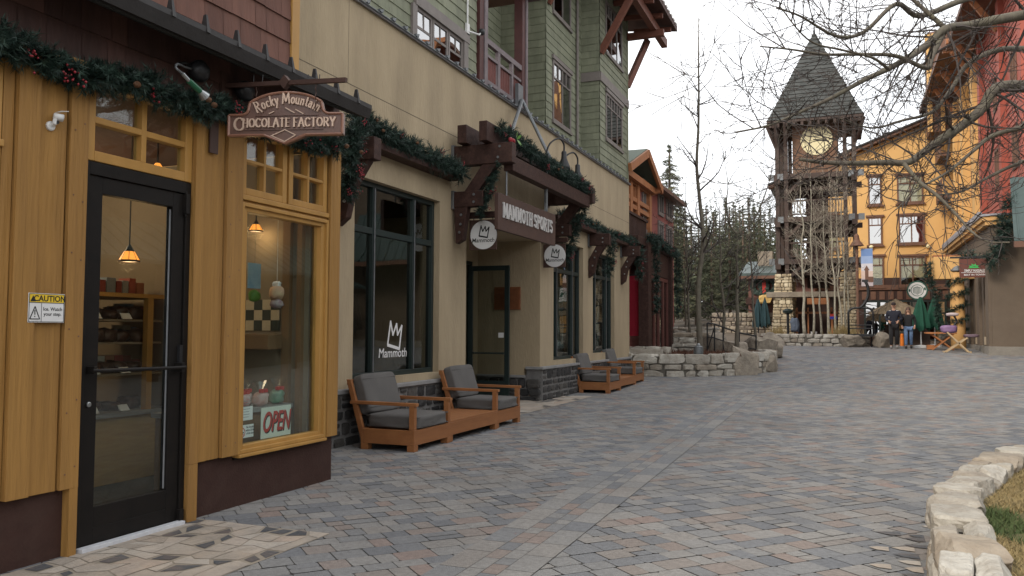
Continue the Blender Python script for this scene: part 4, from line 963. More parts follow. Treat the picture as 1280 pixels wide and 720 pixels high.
# ---- green upper floors
def gwall(o, ux, L0, z0, z1, holes=(), nm='shingle_wall'):
    mb = MB(); o_, u_ = V(o), V(ux); nn = u_.cross(V((0,0,1)))
    us = sorted({0, L0, *[h[0] for h in holes], *[h[1] for h in holes]}); zs = sorted({z0, z1, *[h[2] for h in holes], *[h[3] for h in holes]})
    for a, b in zip(us, us[1:]):
        for c, d in zip(zs, zs[1:]):
            if any(h[0] < (a+b)/2 < h[1] and h[2] < (c+d)/2 < h[3] for h in holes): continue
            p = [o_+u_*a, o_+u_*b, o_+u_*b-nn*.15, o_+u_*a-nn*.15]
            mb.hexa([q+V((0,0,c)) for q in p]+[q+V((0,0,d)) for q in p])
    shingles(mb, o, ux, L0, z0, z1, .185, .26, .016, holes)
    return mb.build(nm, m_green, bld)
ZT = 10.9
def upwin(y0, y1, z0, z1, x, mul, zt, n2=2, head=True):
    o = MB(); frame_yz(o, x-.06, x+.03, y0, y1, z0, z1, .075, mul, (zt,), .035); 
    for i in range(n2*(len(mul)+1)):
        yy = y0+.09+(y1-y0-.18)*(i+.5)/(n2*(len(mul)+1))
    ms = [y0+.09]+list(mul)+[y1-.09]
    for a, b in zip(ms, ms[1:]): o.box((x-.05,(a+b)/2-.012,zt), (x+.026,(a+b)/2+.012,z1-.075))
    if head: o.box((x-.02,y0-.06,z1-.002), (x+.06,y1+.06,z1+.1))
    o.box((x-.02,y0-.04,z0-.06), (x+.06,y1+.04,z0+.004))
    o = o.build('window', m_taupe, bld)
    tp = -.012*(z1-z0); MB().hexa([(x+.012,y0+.05,z0+.05),(x+.016,y0+.05,z0+.05),(x+.016,y1-.05,z0+.05),(x+.012,y1-.05,z0+.05),(x+.012+tp,y0+.05,z1-.05),(x+.016+tp,y0+.05,z1-.05),(x+.016+tp,y1-.05,z1-.05),(x+.012+tp,y1-.05,z1-.05)]).build('pane', m_glass_up, o)
    MB().box((x-.35,y0+.02,z0+.02), (x-.3,y1-.02,z1-.02)).build('blind', pmat('blind', (.08,.08,.08), (.05,.05,.05), 3, .9), o)
XA = -6.02
gwall((XA, 8.9, 0), (0,1,0), 4.2, 5.8, ZT, [(1.95, 3.7, 5.8, 6.42)])
mb = MB()
mb.box((XA-.02,10.8,6.38), (XA+.06,12.72,6.55)); mb.box((XA-.02,12.52,5.84),(XA+.05,12.68,6.38)); mb.box((XA-.02,10.72,5.84),(XA+.05,10.86,6.38)); mb.build('window_trim', m_taupe, bld)
for a in (10.86, 11.42, 11.98):
    o = frame_yz(MB(), XA-.05, XA+.02, a, a+.54, 5.86, 6.38, .05, (), (6.08,), .04); o.box((XA-.04,a+.258,6.08),(XA+.014,a+.282,6.33)); o = o.build('window', m_taupe, bld)
    MB().hexa([(XA+.005,a+.03,5.89),(XA+.009,a+.03,5.89),(XA+.009,a+.51,5.89),(XA+.005,a+.51,5.89),(XA-.002,a+.03,6.35),(XA+.002,a+.03,6.35),(XA+.002,a+.51,6.35),(XA-.002,a+.51,6.35)]).build('pane', m_glass_up, o); MB().box((XA-.3,a,5.85), (XA-.28,a+.54,6.4)).build('blind', m_dark_room, o)
# balcony
mb = MB(); mb.box((XA-.12,13.13,5.82), (XA+.06,13.30,ZT)); mb.box((XA-.12,15.2,5.82), (XA+.06,15.36,8.3)); mb.each('balcony_post', pmat('oxblood_post', (.085,.026,.022), (.055,.018,.016), 5, .6), bld, bevel=.006)
mb = MB(); mb.box((XA-.02,13.31,5.82), (XA+.08,13.44,ZT)); mb.box((XA-.02,15.365,5.82), (XA+.08,15.46,8.3)); mb.build('balcony_trim', pmat('mauve_trim', (.2,.165,.17), (.13,.105,.11), 5, .7), bld)
mb = MB(); 
mb.box((XA-.03,13.44,6.66), (XA+.05,15.2,6.76)); mb.box((XA-.02,13.44,5.93), (XA+.04,15.2,6.0)); mb.box((XA-.02,13.44,6.42),(XA+.04,15.2,6.47)); mb.box((XA-.02,14.0,5.9),(XA+.045,14.1,6.7)); mb.box((XA-.02,14.68,5.9),(XA+.045,14.76,6.7))
mb.build('balcony_rail', pmat('mauve_rail', (.2,.165,.17), (.13,.105,.11), 5, .7), bld)
mb = MB(); y = 13.5
while y < 15.18: mb.box((XA-.015,y,6.0), (XA+.015,y+.03,6.42)); y += .085
mb.build('balusters', pmat('oxblood_bars', (.13,.035,.03), (.09,.026,.022), 5, .6), bld)
mb = MB(); mb.box((-7.7,13.1,5.75),(XA-.1,15.6,5.82)); mb.box((-7.7,13.1,8.35),(XA,15.9,8.45)); mb.build('balcony_slab', m_brown, bld)
mb = MB(); mb.box((XA-.1,13.05,8.3), (XA+.35,15.75,8.5)); mb.box((XA-.1,15.5,8.22), (XA+.3,15.62,8.32)); mb.build('balcony_fascia', pmat('plum_fascia', (.13,.075,.08), (.09,.05,.055), 5, .7), bld)
gwall((-7.7, 13.1, 0), (0,1,0), 5.1, 5.8, ZT)
XB = -6.54
gwall((-7.7, 18.2, 0), (1,0,0), 7.7+XB, 5.8, ZT)
gwall((XB, 18.2, 0), (0,1,0), 2.8, 5.8, ZT, [(.44, 1.9, 6.5, 8.1), (.44, 1.9, 9.2, 10.7)])
upwin(18.66, 20.08, 6.53, 8.05, XB, (19.4,), 7.62); upwin(18.66, 20.08, 9.22, 10.7, XB, (19.4,), 10.3, head=False)
XC = -6.02
gwall((XB, 21.0, 0), (1,0,0), XC-XB, 5.8, 11.2)
gwall((XC, 21.0, 0), (0,1,0), 3.0, 5.8, 11.2, [(.55, 2.35, 6.65, 8.0), (.55, 2.35, 9.05, 10.55)])
gwall((XC, 24.0, 0), (-1,0,0), 6.5, 5.8, 11.2)
upwin(21.56, 23.34, 6.67, 7.98, XC, (22.15, 22.75), 7.62); upwin(21.56, 23.34, 9.07, 10.53, XC, (22.15, 22.75), 10.15, head=False)
mb = MB(); mb.box((XC-.02,20.98,8.12), (XC+.05,24.03,8.36)); mb.box((XB,20.95,8.12), (XC+.02,20.99,8.36)); mb.build('belt_course', m_taupe, bld)
mb = MB(); mb.box((XC-.01,23.92,5.83),(XC+.03,24.03,8.12)); mb.box((XC-.01,23.92,8.36),(XC+.03,24.03,11.2)); mb.build('corner_board', m_green, bld)
MB().tube([(XB+.06,20.5,5.85),(XB+.06,20.5,ZT)], .035, 8).build('downpipe', m_taupe, bld)
# eaves
mb = MB()
mb.hexa([(-14,20.2,12.0),(-4.75,20.2,10.75),(-4.75,25.3,10.75),(-14,25.3,12.0),(-14,20.2,12.18),(-4.75,20.2,10.93),(-4.75,25.3,10.93),(-14,25.3,12.18)])
mb.hexa([(-14,6.5,12.2),(-5.2,6.5,10.9),(-5.2,20.1,10.9),(-14,20.1,12.2),(-14,6.5,12.4),(-5.2,6.5,11.1),(-5.2,20.1,11.1),(-14,20.1,12.4)])
mb.build('roof', pmat('eave_board', (.075,.032,.024), (.05,.022,.017), 4, .7), bld)
mb = MB()
for y in (21.2, 22.4, 23.6, 24.8): mb.beam((-6.0,y,10.74), (-4.85,y,10.66), .1, .14)
mb.beam((-5.2,21,10.5), (-5.2,25.55,10.5), .18, .26)
for y in (21.1,): mb.beam((XC,y,8.9), (-5.1,y,10.45), .14, .17)
mb.beam((XC-.02,24.05,8.8), (-5.6,24.9,10.45), .15, .17); mb.beam((XC,24.0,10.3),(-4.9,24.0,10.3),.16,.2)
for y in (17.9, 18.35): mb.beam((XB,y,9.3), (-5.7,y,10.8), .12, .15)
mb.each('eave_bracket', pmat('rust_timber', (.17,.058,.034), (.11,.038,.023), 5, .6), bld, bevel=.006)
mb = MB()
for i in range(12): mb.tube([(-4.74,21+i*.36,10.93),(-4.70,21.02+i*.36,10.85)], .025, 6)
mb.build('eave_light_string', m_letter, bld)
# security camera under the balcony corner
p = on(594, 40, 'x', XA+.04); t = thing('security_camera', 'small grey dome camera on a white arm on the green shingled wall', 'camera', p)
q = on(583, 37, 'x', XA+.02)
MB().box((XA+.02,q.y-.05,q.z-.1), (XA+.06,q.y+.05,q.z+.1)).build('junction_box', m_white, t); MB().tube([(XA+.05,q.y,q.z-.03),(XA+.12,p.y,p.z-.06),(XA+.14,p.y+.05,p.z)], .016, 8).build('arm', m_white, t)
MB().lathe([(.05,.05),(.055,0),(.04,-.04),(.01,-.055)], (XA+.14,p.y+.06,p.z), 12).build('dome', m_iron, t, smooth=True); MB().tube([(XA+.04,q.y,q.z+.1),(XA+.04,q.y,10.8)], .015, 6).build('conduit', m_white, t)

# ------------------------------------------------------------------ timber canopy over the entrance
can = thing('entrance_canopy', 'dark timber canopy with bolted beams and braces over the sports shop entrance', 'canopy', (MX, 14.2, 4.2))
def bolt(mb, c, ax='y'): mb.lathe([(.022,0),(.02,.012)] if ax == 'x' else [(.022,0),(.02,-.012)], c, 8, axis=ax)
bolts = MB(); plates = MB()
for y in (12.0, 16.45):
    MB().box((MX+.005, y-.09, 4.10), (-4.84, y+.09, 4.42)).build('arm_beam', m_wood_dk, can, bevel=.008)
    MB().box((MX+.005, y-.085, 3.43), (-5.34, y+.085, 3.68)).build('lower_beam', m_wood_dk, can, bevel=.008)
    b = MB(); b.prism([(-5.82,2.84),(-5.70,2.90),(-5.62,3.43),(-5.10,4.10),(-5.36,4.10),(-5.86,3.43)], (0,y+.07,0), (1,0,0), UY, .14); b.build('brace', m_wood_dk, can, bevel=.006)
    plates.box((MX+.003,y-.11,4.06), (MX+.05,y+.11,4.44)); plates.box((MX+.003,y-.1,3.4), (MX+.05,y+.1,3.7))
    for c in ((-5.05,4.36),(-5.08,4.19),(-5.5,3.62),(-5.5,3.5),(-5.72,3.3),(-5.73,3.15),(-5.75,3.02)): bolt(bolts, (c[0], y-.092 if c[1] > 3.7 else y-.087, c[1]))
MB().box((-5.72, 11.75, 4.425), (-5.56, 16.75, 4.72)).build('purlin', m_wood_dk, can, bevel=.008)
MB().box((-5.32, 11.7, 4.425), (-5.18, 16.75, 4.74)).build('purlin', m_wood_dk, can, bevel=.008)
MB().box((-5.06, 12.1, 4.0), (-4.90, 16.36, 4.24)).build('front_beam', m_wood_dk, can, bevel=.008)
bolts.build('bolts', m_grey_steel, can); plates.build('wall_plate', m_grey_steel, can, bevel=.004)
s0 = on(655, 132, 'x', MX+.02)
mb = MB(); mb.box((MX-.05,s0.y-.3,5.84), (MX+.02,s0.y-.05,6.28)); mb.build('strut_bracket', m_grey_steel, can)
mb = MB(); a = V((MX+.04, s0.y-.15, 5.98)); mb.tube([a, on(637,172,'x',-5.25)], .035, 8); mb.tube([a, (-5.25, 14.9, 4.75)], .035, 8); mb.build('strut', m_grey_steel, can)
# main sign
sg = thing('main_shop_sign', 'long dark brown hanging sign with raised white slab lettering over the entrance', 'sign', (-5.02, 13.1, 3.0))
MB().box((-5.06,11.74,3.02), (-5.0,14.47,3.60)).build('board', m_corten, sg, bevel=.004)
slab('MAMMOTH SPORTS', .215, 2.36, .17, .12, (-4.999, 11.92, 3.24), (0,1,0), UY, .022, serif=.3, gap=.12).build('lettering', m_letter, sg)
mb = MB()
for y in (12.15, 13.98): mb.tube([(-5.03,y,3.6),(-5.03,y,4.02)], .016, 6)
mb.tube([(-5.0,13.98,3.6),(-4.97,13.9,4.3),(-5.2,13.85,4.75)], .02, 6); mb.build('hanger', m_grey_steel, sg)
# round blade signs
def blade(y, x0, x1, zt, lab):
    t = thing('blade_sign', lab, 'sign', ((x0+x1)/2, y, zt-.5), 'round blade signs at the entrance'); w_ = x1-x0; cx = (x0+x1)/2; cz = zt-.25
    MB().box((x0,y-.02,zt-.49), (x1,y+.02,zt)).build('board', m_corten, t, bevel=.003)
    MB().lathe([(.232,-.021),(.235,-.034),(.228,-.036)], (cx+.02,y,cz), 40, axis='y').build('disc', m_signwhite, t)
    crown_logo((cx+.02,y-.037,cz+.06), (1,0,0), UY, .21, .085, .002).build('crown_mark', m_ink, t)
    text('lettering', 'Mammoth', .098, (cx+.015,y-.038,cz-.09), (1,0,0), UY, m_ink, t, .0006, .0008, .12)
    MB().box((MX+.01,y-.04,zt+.03), (x1+.05,y+.04,zt+.13)).build('arm', m_wood_dk, t, bevel=.004)
    mb = MB(); 
    for q in (x0+.07, x1-.07): mb.tube([(q,y,zt-.01),(q,y,zt+.05)], .008, 5)
    mb.build('hook', m_iron, t)
blade(12.25, -5.72, -5.24, 3.25, 'round white crown sign on brown board left of the entrance sign')
blade(16.2, -5.86, -5.38, 3.25, 'round white crown sign partly behind right end of the entrance sign')
# gooseneck lamps
def goose(p, lab):
    t = thing('gooseneck_lamp', lab, 'lamp', p, 'black gooseneck lamps over the entrance'); x, y, z = p
    MB().tube(smooth([(x-.22,y-.5,z-.0),(x-.14,y-.44,z+.28),(x-.04,y-.2,z+.43),(x,y-.02,z+.36),(x,y,z+.2)], 5), .017, 8).build('neck', m_iron, t, smooth=True)
    MB().lathe([(.035,.22),(.05,.2),(.055,.08),(.12,-.08),(.13,-.15)], p, 16).build('shade', m_iron, t, smooth=True)
goose(on(705, 203, 'x', -5.05), 'black gooseneck lamp nearer the metal strut on the canopy'); goose(on(722, 219, 'x', -5.05), 'black gooseneck lamp at the far end of the canopy')

# timber ledges with brackets that carry the garlands
def ledge(y0, y1, lab, loc):
    t = thing('timber_ledge', lab, 'ledge', (MX, y0, 3.9), 'timber ledges under the garlands')
    MB().box((MX+.003,y0,3.84), (MX+.22,y1,3.93)).build('shelf', m_wood_dk, t, bevel=.006)
    for y in loc:
        b = MB(); b.box((MX+.004,y-.085,3.55), (MX+.55,y+.085,3.83)); b.prism([(MX+.01,2.75),(MX+.14,2.85),(MX+.22,3.2),(MX+.46,3.55),(MX+.22,3.55),(MX+.01,3.2)], (0,y+.065,0), (1,0,0), UY, .13)
        b = b.build('bracket', m_wood_dk, t, bevel=.007)
        p = MB(); p.box((MX+.002,y-.11,3.52), (MX+.045,y+.11,3.86)); p.build('wall_plate', m_grey_steel, b)
        q = MB()
        for c in ((.38,3.72),(.38,3.62),(.2,3.4),(.17,3.25),(.12,3.05)): bolt(q, (MX+c[0], y-.09 if c[1] > 3.55 else y-.068, c[1]))
        q.build('bolts', m_steel, b)
ledge(8.55, 11.85, 'dark timber ledge over the first large window with one bracket end', (8.75,))
ledge(16.6, 23.6, 'long dark timber ledge over the two far windows on two braced brackets', (19.6, 22.75))

# ------------------------------------------------------------------ garlands
def garland(name_lab, pts, rad, dens, seed, berries=12, cones=4, nl=.06, group='pine garlands along the shop fronts', droop=.0, nper=22):
    random.seed(seed); path = smooth(pts, 8); L_ = [0]
    for a, b in zip(path, path[1:]): L_.append(L_[-1]+(b-a).length)
    def P(s):
        i = 0
        while i < len(L_)-2 and L_[i+1] < s: i += 1
        t = (s-L_[i])/max(1e-6, L_[i+1]-L_[i]); return path[i].lerp(path[i+1], t), (path[i+1]-path[i]).normalized()
    t = thing('pine_garland', name_lab, 'garland', path[0], group)
    mb = MB(); cnt = int(L_[-1]*dens)
    for k in range(cnt):
        s = random.random()*L_[-1]; c, d = P(s)
        lump = .75+.45*noise.noise(V((s*2.3, seed, 0)))
        o = V((random.gauss(0,1), random.gauss(0,1), random.gauss(0,1))); o = (o - d*o.dot(d)); o.normalize()
        dirn = (o*random.uniform(.5,1.2) + d*random.choice([-1,1])*random.uniform(.2,.9) + V((0,0,-droop))).normalized()
        ln = rad*random.uniform(.55,1.15)*lump; st = c + o*rad*.12*random.random() + V((0,0,.3*rad*noise.noise(V((s*4,seed+9,1)))))
        side = dirn.cross(V((random.random(),random.random(),random.random()))).normalized(); tone = min(1, max(0, random.gauss(.5,.26)))
        mb.beam(st, st+dirn*ln, .004, .004, tone=.1)
        for j in range(nper):
            f = random.uniform(.05, 1.0); p = st+dirn*ln*f; a = random.random()*6.28
            rd = (side*math.cos(a)+dirn.cross(side)*math.sin(a)); nd = (rd*.85+dirn*.75).normalized(); w_ = nd.cross(dirn).normalized()*.0035*(nl/.06)
            q = nl*random.uniform(.6,1.15)
            mb.tri(p-w_, p+w_, p+nd*q, min(1, max(0, tone+random.uniform(-.15,.15))))
    mb.build('needles', m_needle, t)
    for k in range(berries):
        c, d = P(random.random()*L_[-1]); o = V((random.uniform(.2,1), random.uniform(-1,1), random.uniform(-.9,.7))).normalized(); o = V((abs(o.x), o.y, o.z)); c = c+o*rad*.75
        b = MB()
        for j in range(random.randint(6, 14)):
            q = c+V((random.gauss(0,.016), random.gauss(0,.024), random.gauss(0,.026))); r_ = random.uniform(.006,.0095); b.lathe([(.3*r_,-r_),(r_,-.2*r_),(.9*r_,.5*r_),(.2*r_,r_)], q, 6)
        b.build('berry_cluster', m_berry, t, smooth=True)
    for k in range(cones):
        c, d = P(random.random()*L_[-1]); c = c+V((rad*.7, 0, random.uniform(-.3,.3)*rad)); b = MB(); pr_ = []
        for q in range(7): r_ = .021*math.sin(.5+q*.42); pr_ += [(r_*.7, -.03+q*.009), (r_*1.15, -.026+q*.009)]
        b.lathe(pr_, c, 9, axis=random.choice('xy')); b.build('pine_cone', m_cone, t)
    return t
G1 = [on(px, py, 'x', FX+.08) for px, py in ((-60,25),(-5,52),(50,72),(90,90),(150,100),(200,116),(245,132),(290,140))]
garland('thick pine garland with red berries above the black shop door', [tuple(p) for p in G1], .165, 360, 3, 6, 3, .06, nper=30)
G2 = [on(px, py, 'x', FX+.08) for px, py in ((290,141),(330,160),(372,172),(400,182),(425,186))]
garland('pine garland running behind the chocolate sign to the corner', [tuple(p) for p in G2], .14, 320, 4, 4, 1, .06, nper=28)
G3 = [tuple(on(px, py, 'x', x)) for px, py, x in ((446,158,-5.45),(440,185,-5.35),(437,215,-5.4),(433,245,-5.5))]
garland('short hanging pine garland with berries round the dark beam end', G3, .2, 330, 5, 8, 1, .07, droop=.4)
garland('pine garland on the timber ledge over the first large window', [(MX+.3,8.6,4.1),(MX+.2,9.3,4.07),(MX+.2,10.2,4.03),(MX+.2,11.2,4.0),(MX+.24,11.8,3.93)], .22, 330, 6, 7, 3, .075)
garland('pine garland with red bow hanging down the canopy braces', [tuple(p) for p in [on(px, py, 'y', 12.0) for px, py in ((628,188),(620,205),(614,225),(606,250),(600,268))]], .13, 220, 7, 6, 0, .065, droop=.5)
garland('pine garland along the front beam of the entrance canopy', [(-5.12,12.0,4.72),(-5.0,12.6,4.58),(-4.95,13.5,4.45),(-4.95,14.6,4.42),(-4.95,15.6,4.4),(-4.95,16.5,4.35),(-4.98,16.75,4.2)], .2, 230, 8, 8, 2, .075)
garland('pine garland falling at the far end of the canopy', [(-5.0,16.55,4.3),(-5.2,16.6,3.9),(-5.35,16.6,3.5),(-5.5,16.6,3.0)], .2, 200, 9, 7, 0, .08, droop=.4)
garland('pine garland on the long ledge over the two far windows', [(MX+.15,16.9,3.95),(MX+.2,17.8,4.0),(MX+.15,19.2,4.02),(MX+.15,20.6,3.98),(MX+.15,22,4.02),(MX+.25,23.5,4.0)], .2, 130, 10, 12, 2, .1, nper=16)
garland('pine garland hanging from the nearer far bracket', [(MX+.5,19.75,3.8),(MX+.5,19.85,3.3),(MX+.42,19.9,2.9)], .22, 130, 11, 5, 0, .1, nper=16)
garland('pine garland hanging from the farthest bracket', [(MX+.5,22.9,3.8),(MX+.5,22.95,3.4),(MX+.45,23.0,2.95)], .2, 130, 12, 3, 0, .1, nper=16)
p = on(640, 176, 'x', -4.9); t = thing('red_bow', 'red bow tucked into the canopy garland beside the green leaves', 'bow', p)
mb = MB(); mb.rock((p.x,p.y-.06,p.z), (.05,.1,.09), 3, .2, seed=1, pw=3); mb.rock((p.x,p.y+.06,p.z), (.05,.1,.09), 3, .2, seed=2, pw=3); mb.rock((p.x+.02,p.y,p.z), (.04,.04,.05), 2, .1); mb.build('loops', m_berry, t, smooth=True)
mb = MB()
for k in range(10):
    a = random.random()*6.28; d = V((.4,math.cos(a),math.sin(a)+.3)).normalized(); q = p+V((.02,.15,.06)); w_ = d.cross(V((1,0,0))).normalized()*.025; mb.quad(q, q+d*.06+w_, q+d*.14, q+d*.06-w_)
mb.build('leaves', m_leafg, t)
random.seed(21)

# ------------------------------------------------------------------ teak lounge furniture
def lounge_chair(lab):
    t = thing('lounge_chair', lab, 'armchair', (0,0,0), 'teak lounge chairs along the shop front')
    W_, D_ = .98, .74                                  # faces +x, origin at the front left foot
    b = MB(); b.box((-D_,0,.08), (-D_+.04,W_,.27)); b.box((-.04,0,.08), (0,W_,.27)); b.box((-D_+.04,0.002,.08), (-.04,.04,.268)); b.box((-D_+.04,W_-.04,.08), (-.04,W_-.002,.268)); b.box((-D_+.04,.04,.22), (-.04,W_-.04,.25))
    b.build('base', m_teak, t, local=True, bevel=.004)
    for x, y in ((-.1,.0),(-.1,W_-.1),(-D_,0),(-D_,W_-.1)): MB().box((x+.001,y+.001,0), (x+.099,y+.099,.079)).build('foot', m_teak, t, local=True, bevel=.003)
    for y in (0, W_-.07):
        a = MB(); a.box((-.075,y+.004,.271), (-.005,y+.066,.57)); a.build('arm_post', m_teak, t, local=True, bevel=.003)
        a = MB(); a.hexa([(-D_-.16,y,.575),(.02,y,.571),(.02,y+.07,.571),(-D_-.16,y+.07,.575),(-D_-.16,y,.617),(.02,y,.612),(.02,y+.07,.612),(-D_-.16,y+.07,.617)]); a.build('armrest', m_teak, t, local=True, bevel=.005)
        a = MB(); a.hexa([(-D_+.0,y+.012,.10),(-D_+.075,y+.012,.10),(-D_+.075,y+.058,.10),(-D_,y+.058,.10),(-D_-.225,y+.012,.89),(-D_-.165,y+.012,.89),(-D_-.165,y+.058,.89),(-D_-.225,y+.058,.89)]); a.build('back_leg', m_teak, t, local=True, bevel=.004)
    a = MB()
    for z in (.45, .6, .74, .85): a.box((-D_-.10-(z-.45)*.29-.03,.06,z-.035), (-D_-.10-(z-.45)*.29,W_-.06,z+.035))
    a.build('back_slats', m_teak, t, local=True, bevel=.003)
    def cushion(c, size, tilt, nm, sd):
        m_ = MB(); m_.rock((0,0,0), size, 10, .02, seed=sd, pw=11); rm = Matrix.Rotation(tilt, 3, 'Y'); m_.v = [tuple(rm @ V(p)+V(c)) for p in m_.v]
        o = m_.build(nm, m_cushion, t, local=True, smooth=True)
        s_ = o.modifiers.new('smooth', 'SUBSURF'); s_.levels = 1; s_.render_levels = 1
        pm = MB(); x, y, z = size[0]/2*.97, size[1]/2*.97, size[2]/2
        for zz in (-z*.72, z*.72):
            pm.tube([tuple(rm @ V(p)+V(c)) for p in ((-x,-y,zz),(x,-y,zz),(x,y,zz),(-x,y,zz),(-x,-y,zz))], .006, 5)
        pm.build('piping', m_cushion, o, local=True, smooth=True)
    cushion((-.36, W_/2, .36), (.74, W_-.16, .18), 0, 'seat_cushion', 3.1)
    cushion((-.80, W_/2, .69), (.16, W_-.17, .53), R(-16), 'back_cushion', 5.7)
    return t
def low_table(lab):
    t = thing('low_table', lab, 'table', (0,0,0), 'teak low tables between the lounge chairs'); W_, D_ = 1.58, .74
    b = MB(); b.box((-D_,0,.09), (-D_+.035,W_,.262)); b.box((-.035,0,.09), (0,W_,.262)); b.box((-D_+.035,.002,.09), (-.035,.035,.26)); b.box((-D_+.035,W_-.035,.09), (-.035,W_-.002,.26)); b.build('apron', m_teak, t, local=True, bevel=.003)
    b = MB(); k = 7
    for i in range(k): b.box((-D_-.004+i*(D_+.008)/k, -.0, .263), (-D_-.004+(i+1)*(D_+.008)/k-.006, W_, .288), random.random())
    b.build('slatted_top', m_teak, t, local=True, bevel=.003)
    for x, y in ((-.09,0),(-.09,W_-.09),(-D_,0),(-D_,W_-.09)): MB().box((x+.001,y+.001,0), (x+.089,y+.089,.089)).build('foot', m_teak, t, local=True)
    return t
pc = lounge_chair('nearest grey cushioned teak chair left of the first low table'); tb = low_table('teak low table between the two nearest grey chairs')
labs = ['grey cushioned teak chair right of the first low table by the entrance', 'grey cushioned teak chair left of the second low table', 'farthest grey cushioned teak chair beside the stone planter']
def put(o, x, y): o.location = (x, y, g(y)); o.scale.z = .94; return o
put(pc, -4.77, 8.70); put(tb, -4.79, 9.69)
c2 = put(copy_tree(pc), -4.81, 11.28); c2['label'] = labs[0]; c2.rotation_euler.z = R(.7)
c3 = put(copy_tree(pc), -5.06, 18.45); c3['label'] = labs[1]; c3.rotation_euler.z = R(-.8); t2 = put(copy_tree(tb), -5.07, 19.44); t2['label'] = 'teak low table between the two far grey chairs by the farthest window'
c4 = put(copy_tree(pc), -5.08, 21.03); c4['label'] = labs[2]
# ------------------------------------------------------------------ red gabled building beyond the sports shop
red = thing('red_lodge', 'red and orange gabled lodge with dark red porch shopfront behind the stone planter', 'building', (-6, 28, .3))
RX = -6.9
m_redl = pmat('brick_red_siding', (.27,.085,.072), (.215,.068,.058), 3, .75, .15, 20)
m_orl = pmat('orange_timber', (.38,.155,.062), (.28,.11,.045), 5, .6, .1, 20)
MB().box((-16,28.4,.0), (RX,35.6,7.0)).build('upper_wall', m_redl, red)
MB().box((-16,24.4,.0), (-6.38,28.2,6.35)).build('bay_wall', m_redl, red)
def redwin(px0, py0, px1, py1, x, orange=False):
    a, b = on(px0, py1, 'x', x), on(px1, py0, 'x', x)
    o = frame_yz(MB(), x-.04, x+.06, a.y, b.y, a.z, b.z, .14, ((a.y+b.y)/2,), (), .06).build('window', m_orl if orange else m_taupe, red)
    MB().box((x+.005,a.y+.05,a.z+.05), (x+.01,b.y-.05,b.z-.05)).build('pane', m_glass_up, o)
for q in ((822,243,828.5,268),(832,252,839.5,274),(822,279,828.5,303),(832,285,839.5,309)): redwin(*q, RX)
for q in ((802,228,809,258),(802,262,809,290)): redwin(*q, -6.38)
mb = MB(); xb = -6.28
for px in (788, 797, 812): 
    a = on(px, 292, 'x', xb); b = on(px, 212, 'x', xb); mb.box((xb-.15,a.y-.15,4.3), (xb+.05,a.y+.15,6.3))
a, b = on(786, 255, 'x', xb), on(815, 262, 'x', xb)
for z in (5.6, 5.35, 6.15): mb.box((xb-.1,24.6,z), (xb+.03,28.3,z+.14))
for i in range(7): mb.box((xb-.06,24.7+i*.26,5.74), (xb-.0,24.78+i*.26,6.1))
mb.each('orange_post', m_orl, red)
GZ, EZ, GX = 7.25, 6.35, -5.95                        # ridge, eave and verge of the gable
mb = MB(); mb.hexa([(-12,26.4,GZ),(GX,26.4,GZ),(GX,28.5,EZ),(-12,28.5,EZ),(-12,26.4,GZ+.15),(GX,26.4,GZ+.15),(GX,28.5,EZ+.15),(-12,28.5,EZ+.15)]); mb.hexa([(-12,24.0,EZ),(GX,24.0,EZ),(GX,26.4,GZ),(-12,26.4,GZ),(-12,24.0,EZ+.15),(GX,24.0,EZ+.15),(GX,26.4,GZ+.15),(-12,26.4,GZ+.15)]); mb.build('gable_roof', pmat('green_roof', (.12,.15,.11), (.09,.115,.085), 5, .7, .2), red)
mb = MB(); mb.beam((GX+.02,26.4,GZ),(GX+.02,28.55,EZ-.02),.1,.24); mb.beam((GX+.02,26.4,GZ),(GX+.02,23.95,EZ-.02),.1,.24); mb.beam((-6.4,28.3,6.2),(GX,28.3,6.35),.16,.2); mb.beam((GX-.2,24,6.3),(GX-.2,28.4,6.3),.14,.2); mb.each('gable_timber', m_orl, red)
mb = MB(); mb.hexa([(-12,28.3,8.1),(RX+.5,28.3,6.85),(RX+.5,36.1,6.85),(-12,36.1,8.1),(-12,28.3,8.25),(RX+.5,28.3,7.0),(RX+.5,36.1,7.0),(-12,36.1,8.25)]); mb.build('roof', m_brown, red)
# porch shopfront
PX = -5.75
pz = lambda y: g(y)
mb = MB(); mb.box((PX-.2,25.05,.1),(PX+.12,25.45,4.25)); mb.box((PX-.2,28.75,.2),(PX+.1,29.0,4.1)); mb.box((-9,24.0,4.05),(PX+.05,29.1,4.3)); mb.box((PX-.1,25.45,3.25),(PX,28.75,4.05)); mb.build('porch_frame', m_wood_dk, red, bevel=.01)
mb = MB(); mb.box((PX-.12,25.45,.3),(PX-.02,28.75,.75)); mb.build('porch_plinth', m_wallstone, red)
o = frame_yz(MB(), PX-.12, PX-.02, 25.9, 28.75, .76, 3.24, .12, (26.6,27.25,28.0), (), .16).build('shopfront', pmat('rust_frame', (.12,.04,.03), (.09,.03,.024), 5, .6), red)
MB().box((PX-.075,25.95,.8),(PX-.07,28.7,3.2)).build('pane', m_glass_dk, o)
MB().box((-9,28.9,.2),(PX-.3,29.0,4.05)).build('porch_side', m_wood_dk, red); MB().box((-9,24.2,0.1),(-6.9,28.9,.35)).build('porch_floor', m_sill, red); MB().box((-9.2,24.2,.2),(-9.0,28.9,4.0)).build('porch_back', m_dark_room, red)
mb = MB(); mb.box((-9,25.2,.3),(-6.95,25.4,1.0)); mb.build('porch_wall', m_wallstone, red)
mb = MB()
for i in range(16): mb.box((-6.1,24.0+i*.16,4.32), (-6.02,24.11+i*.16,5.0))
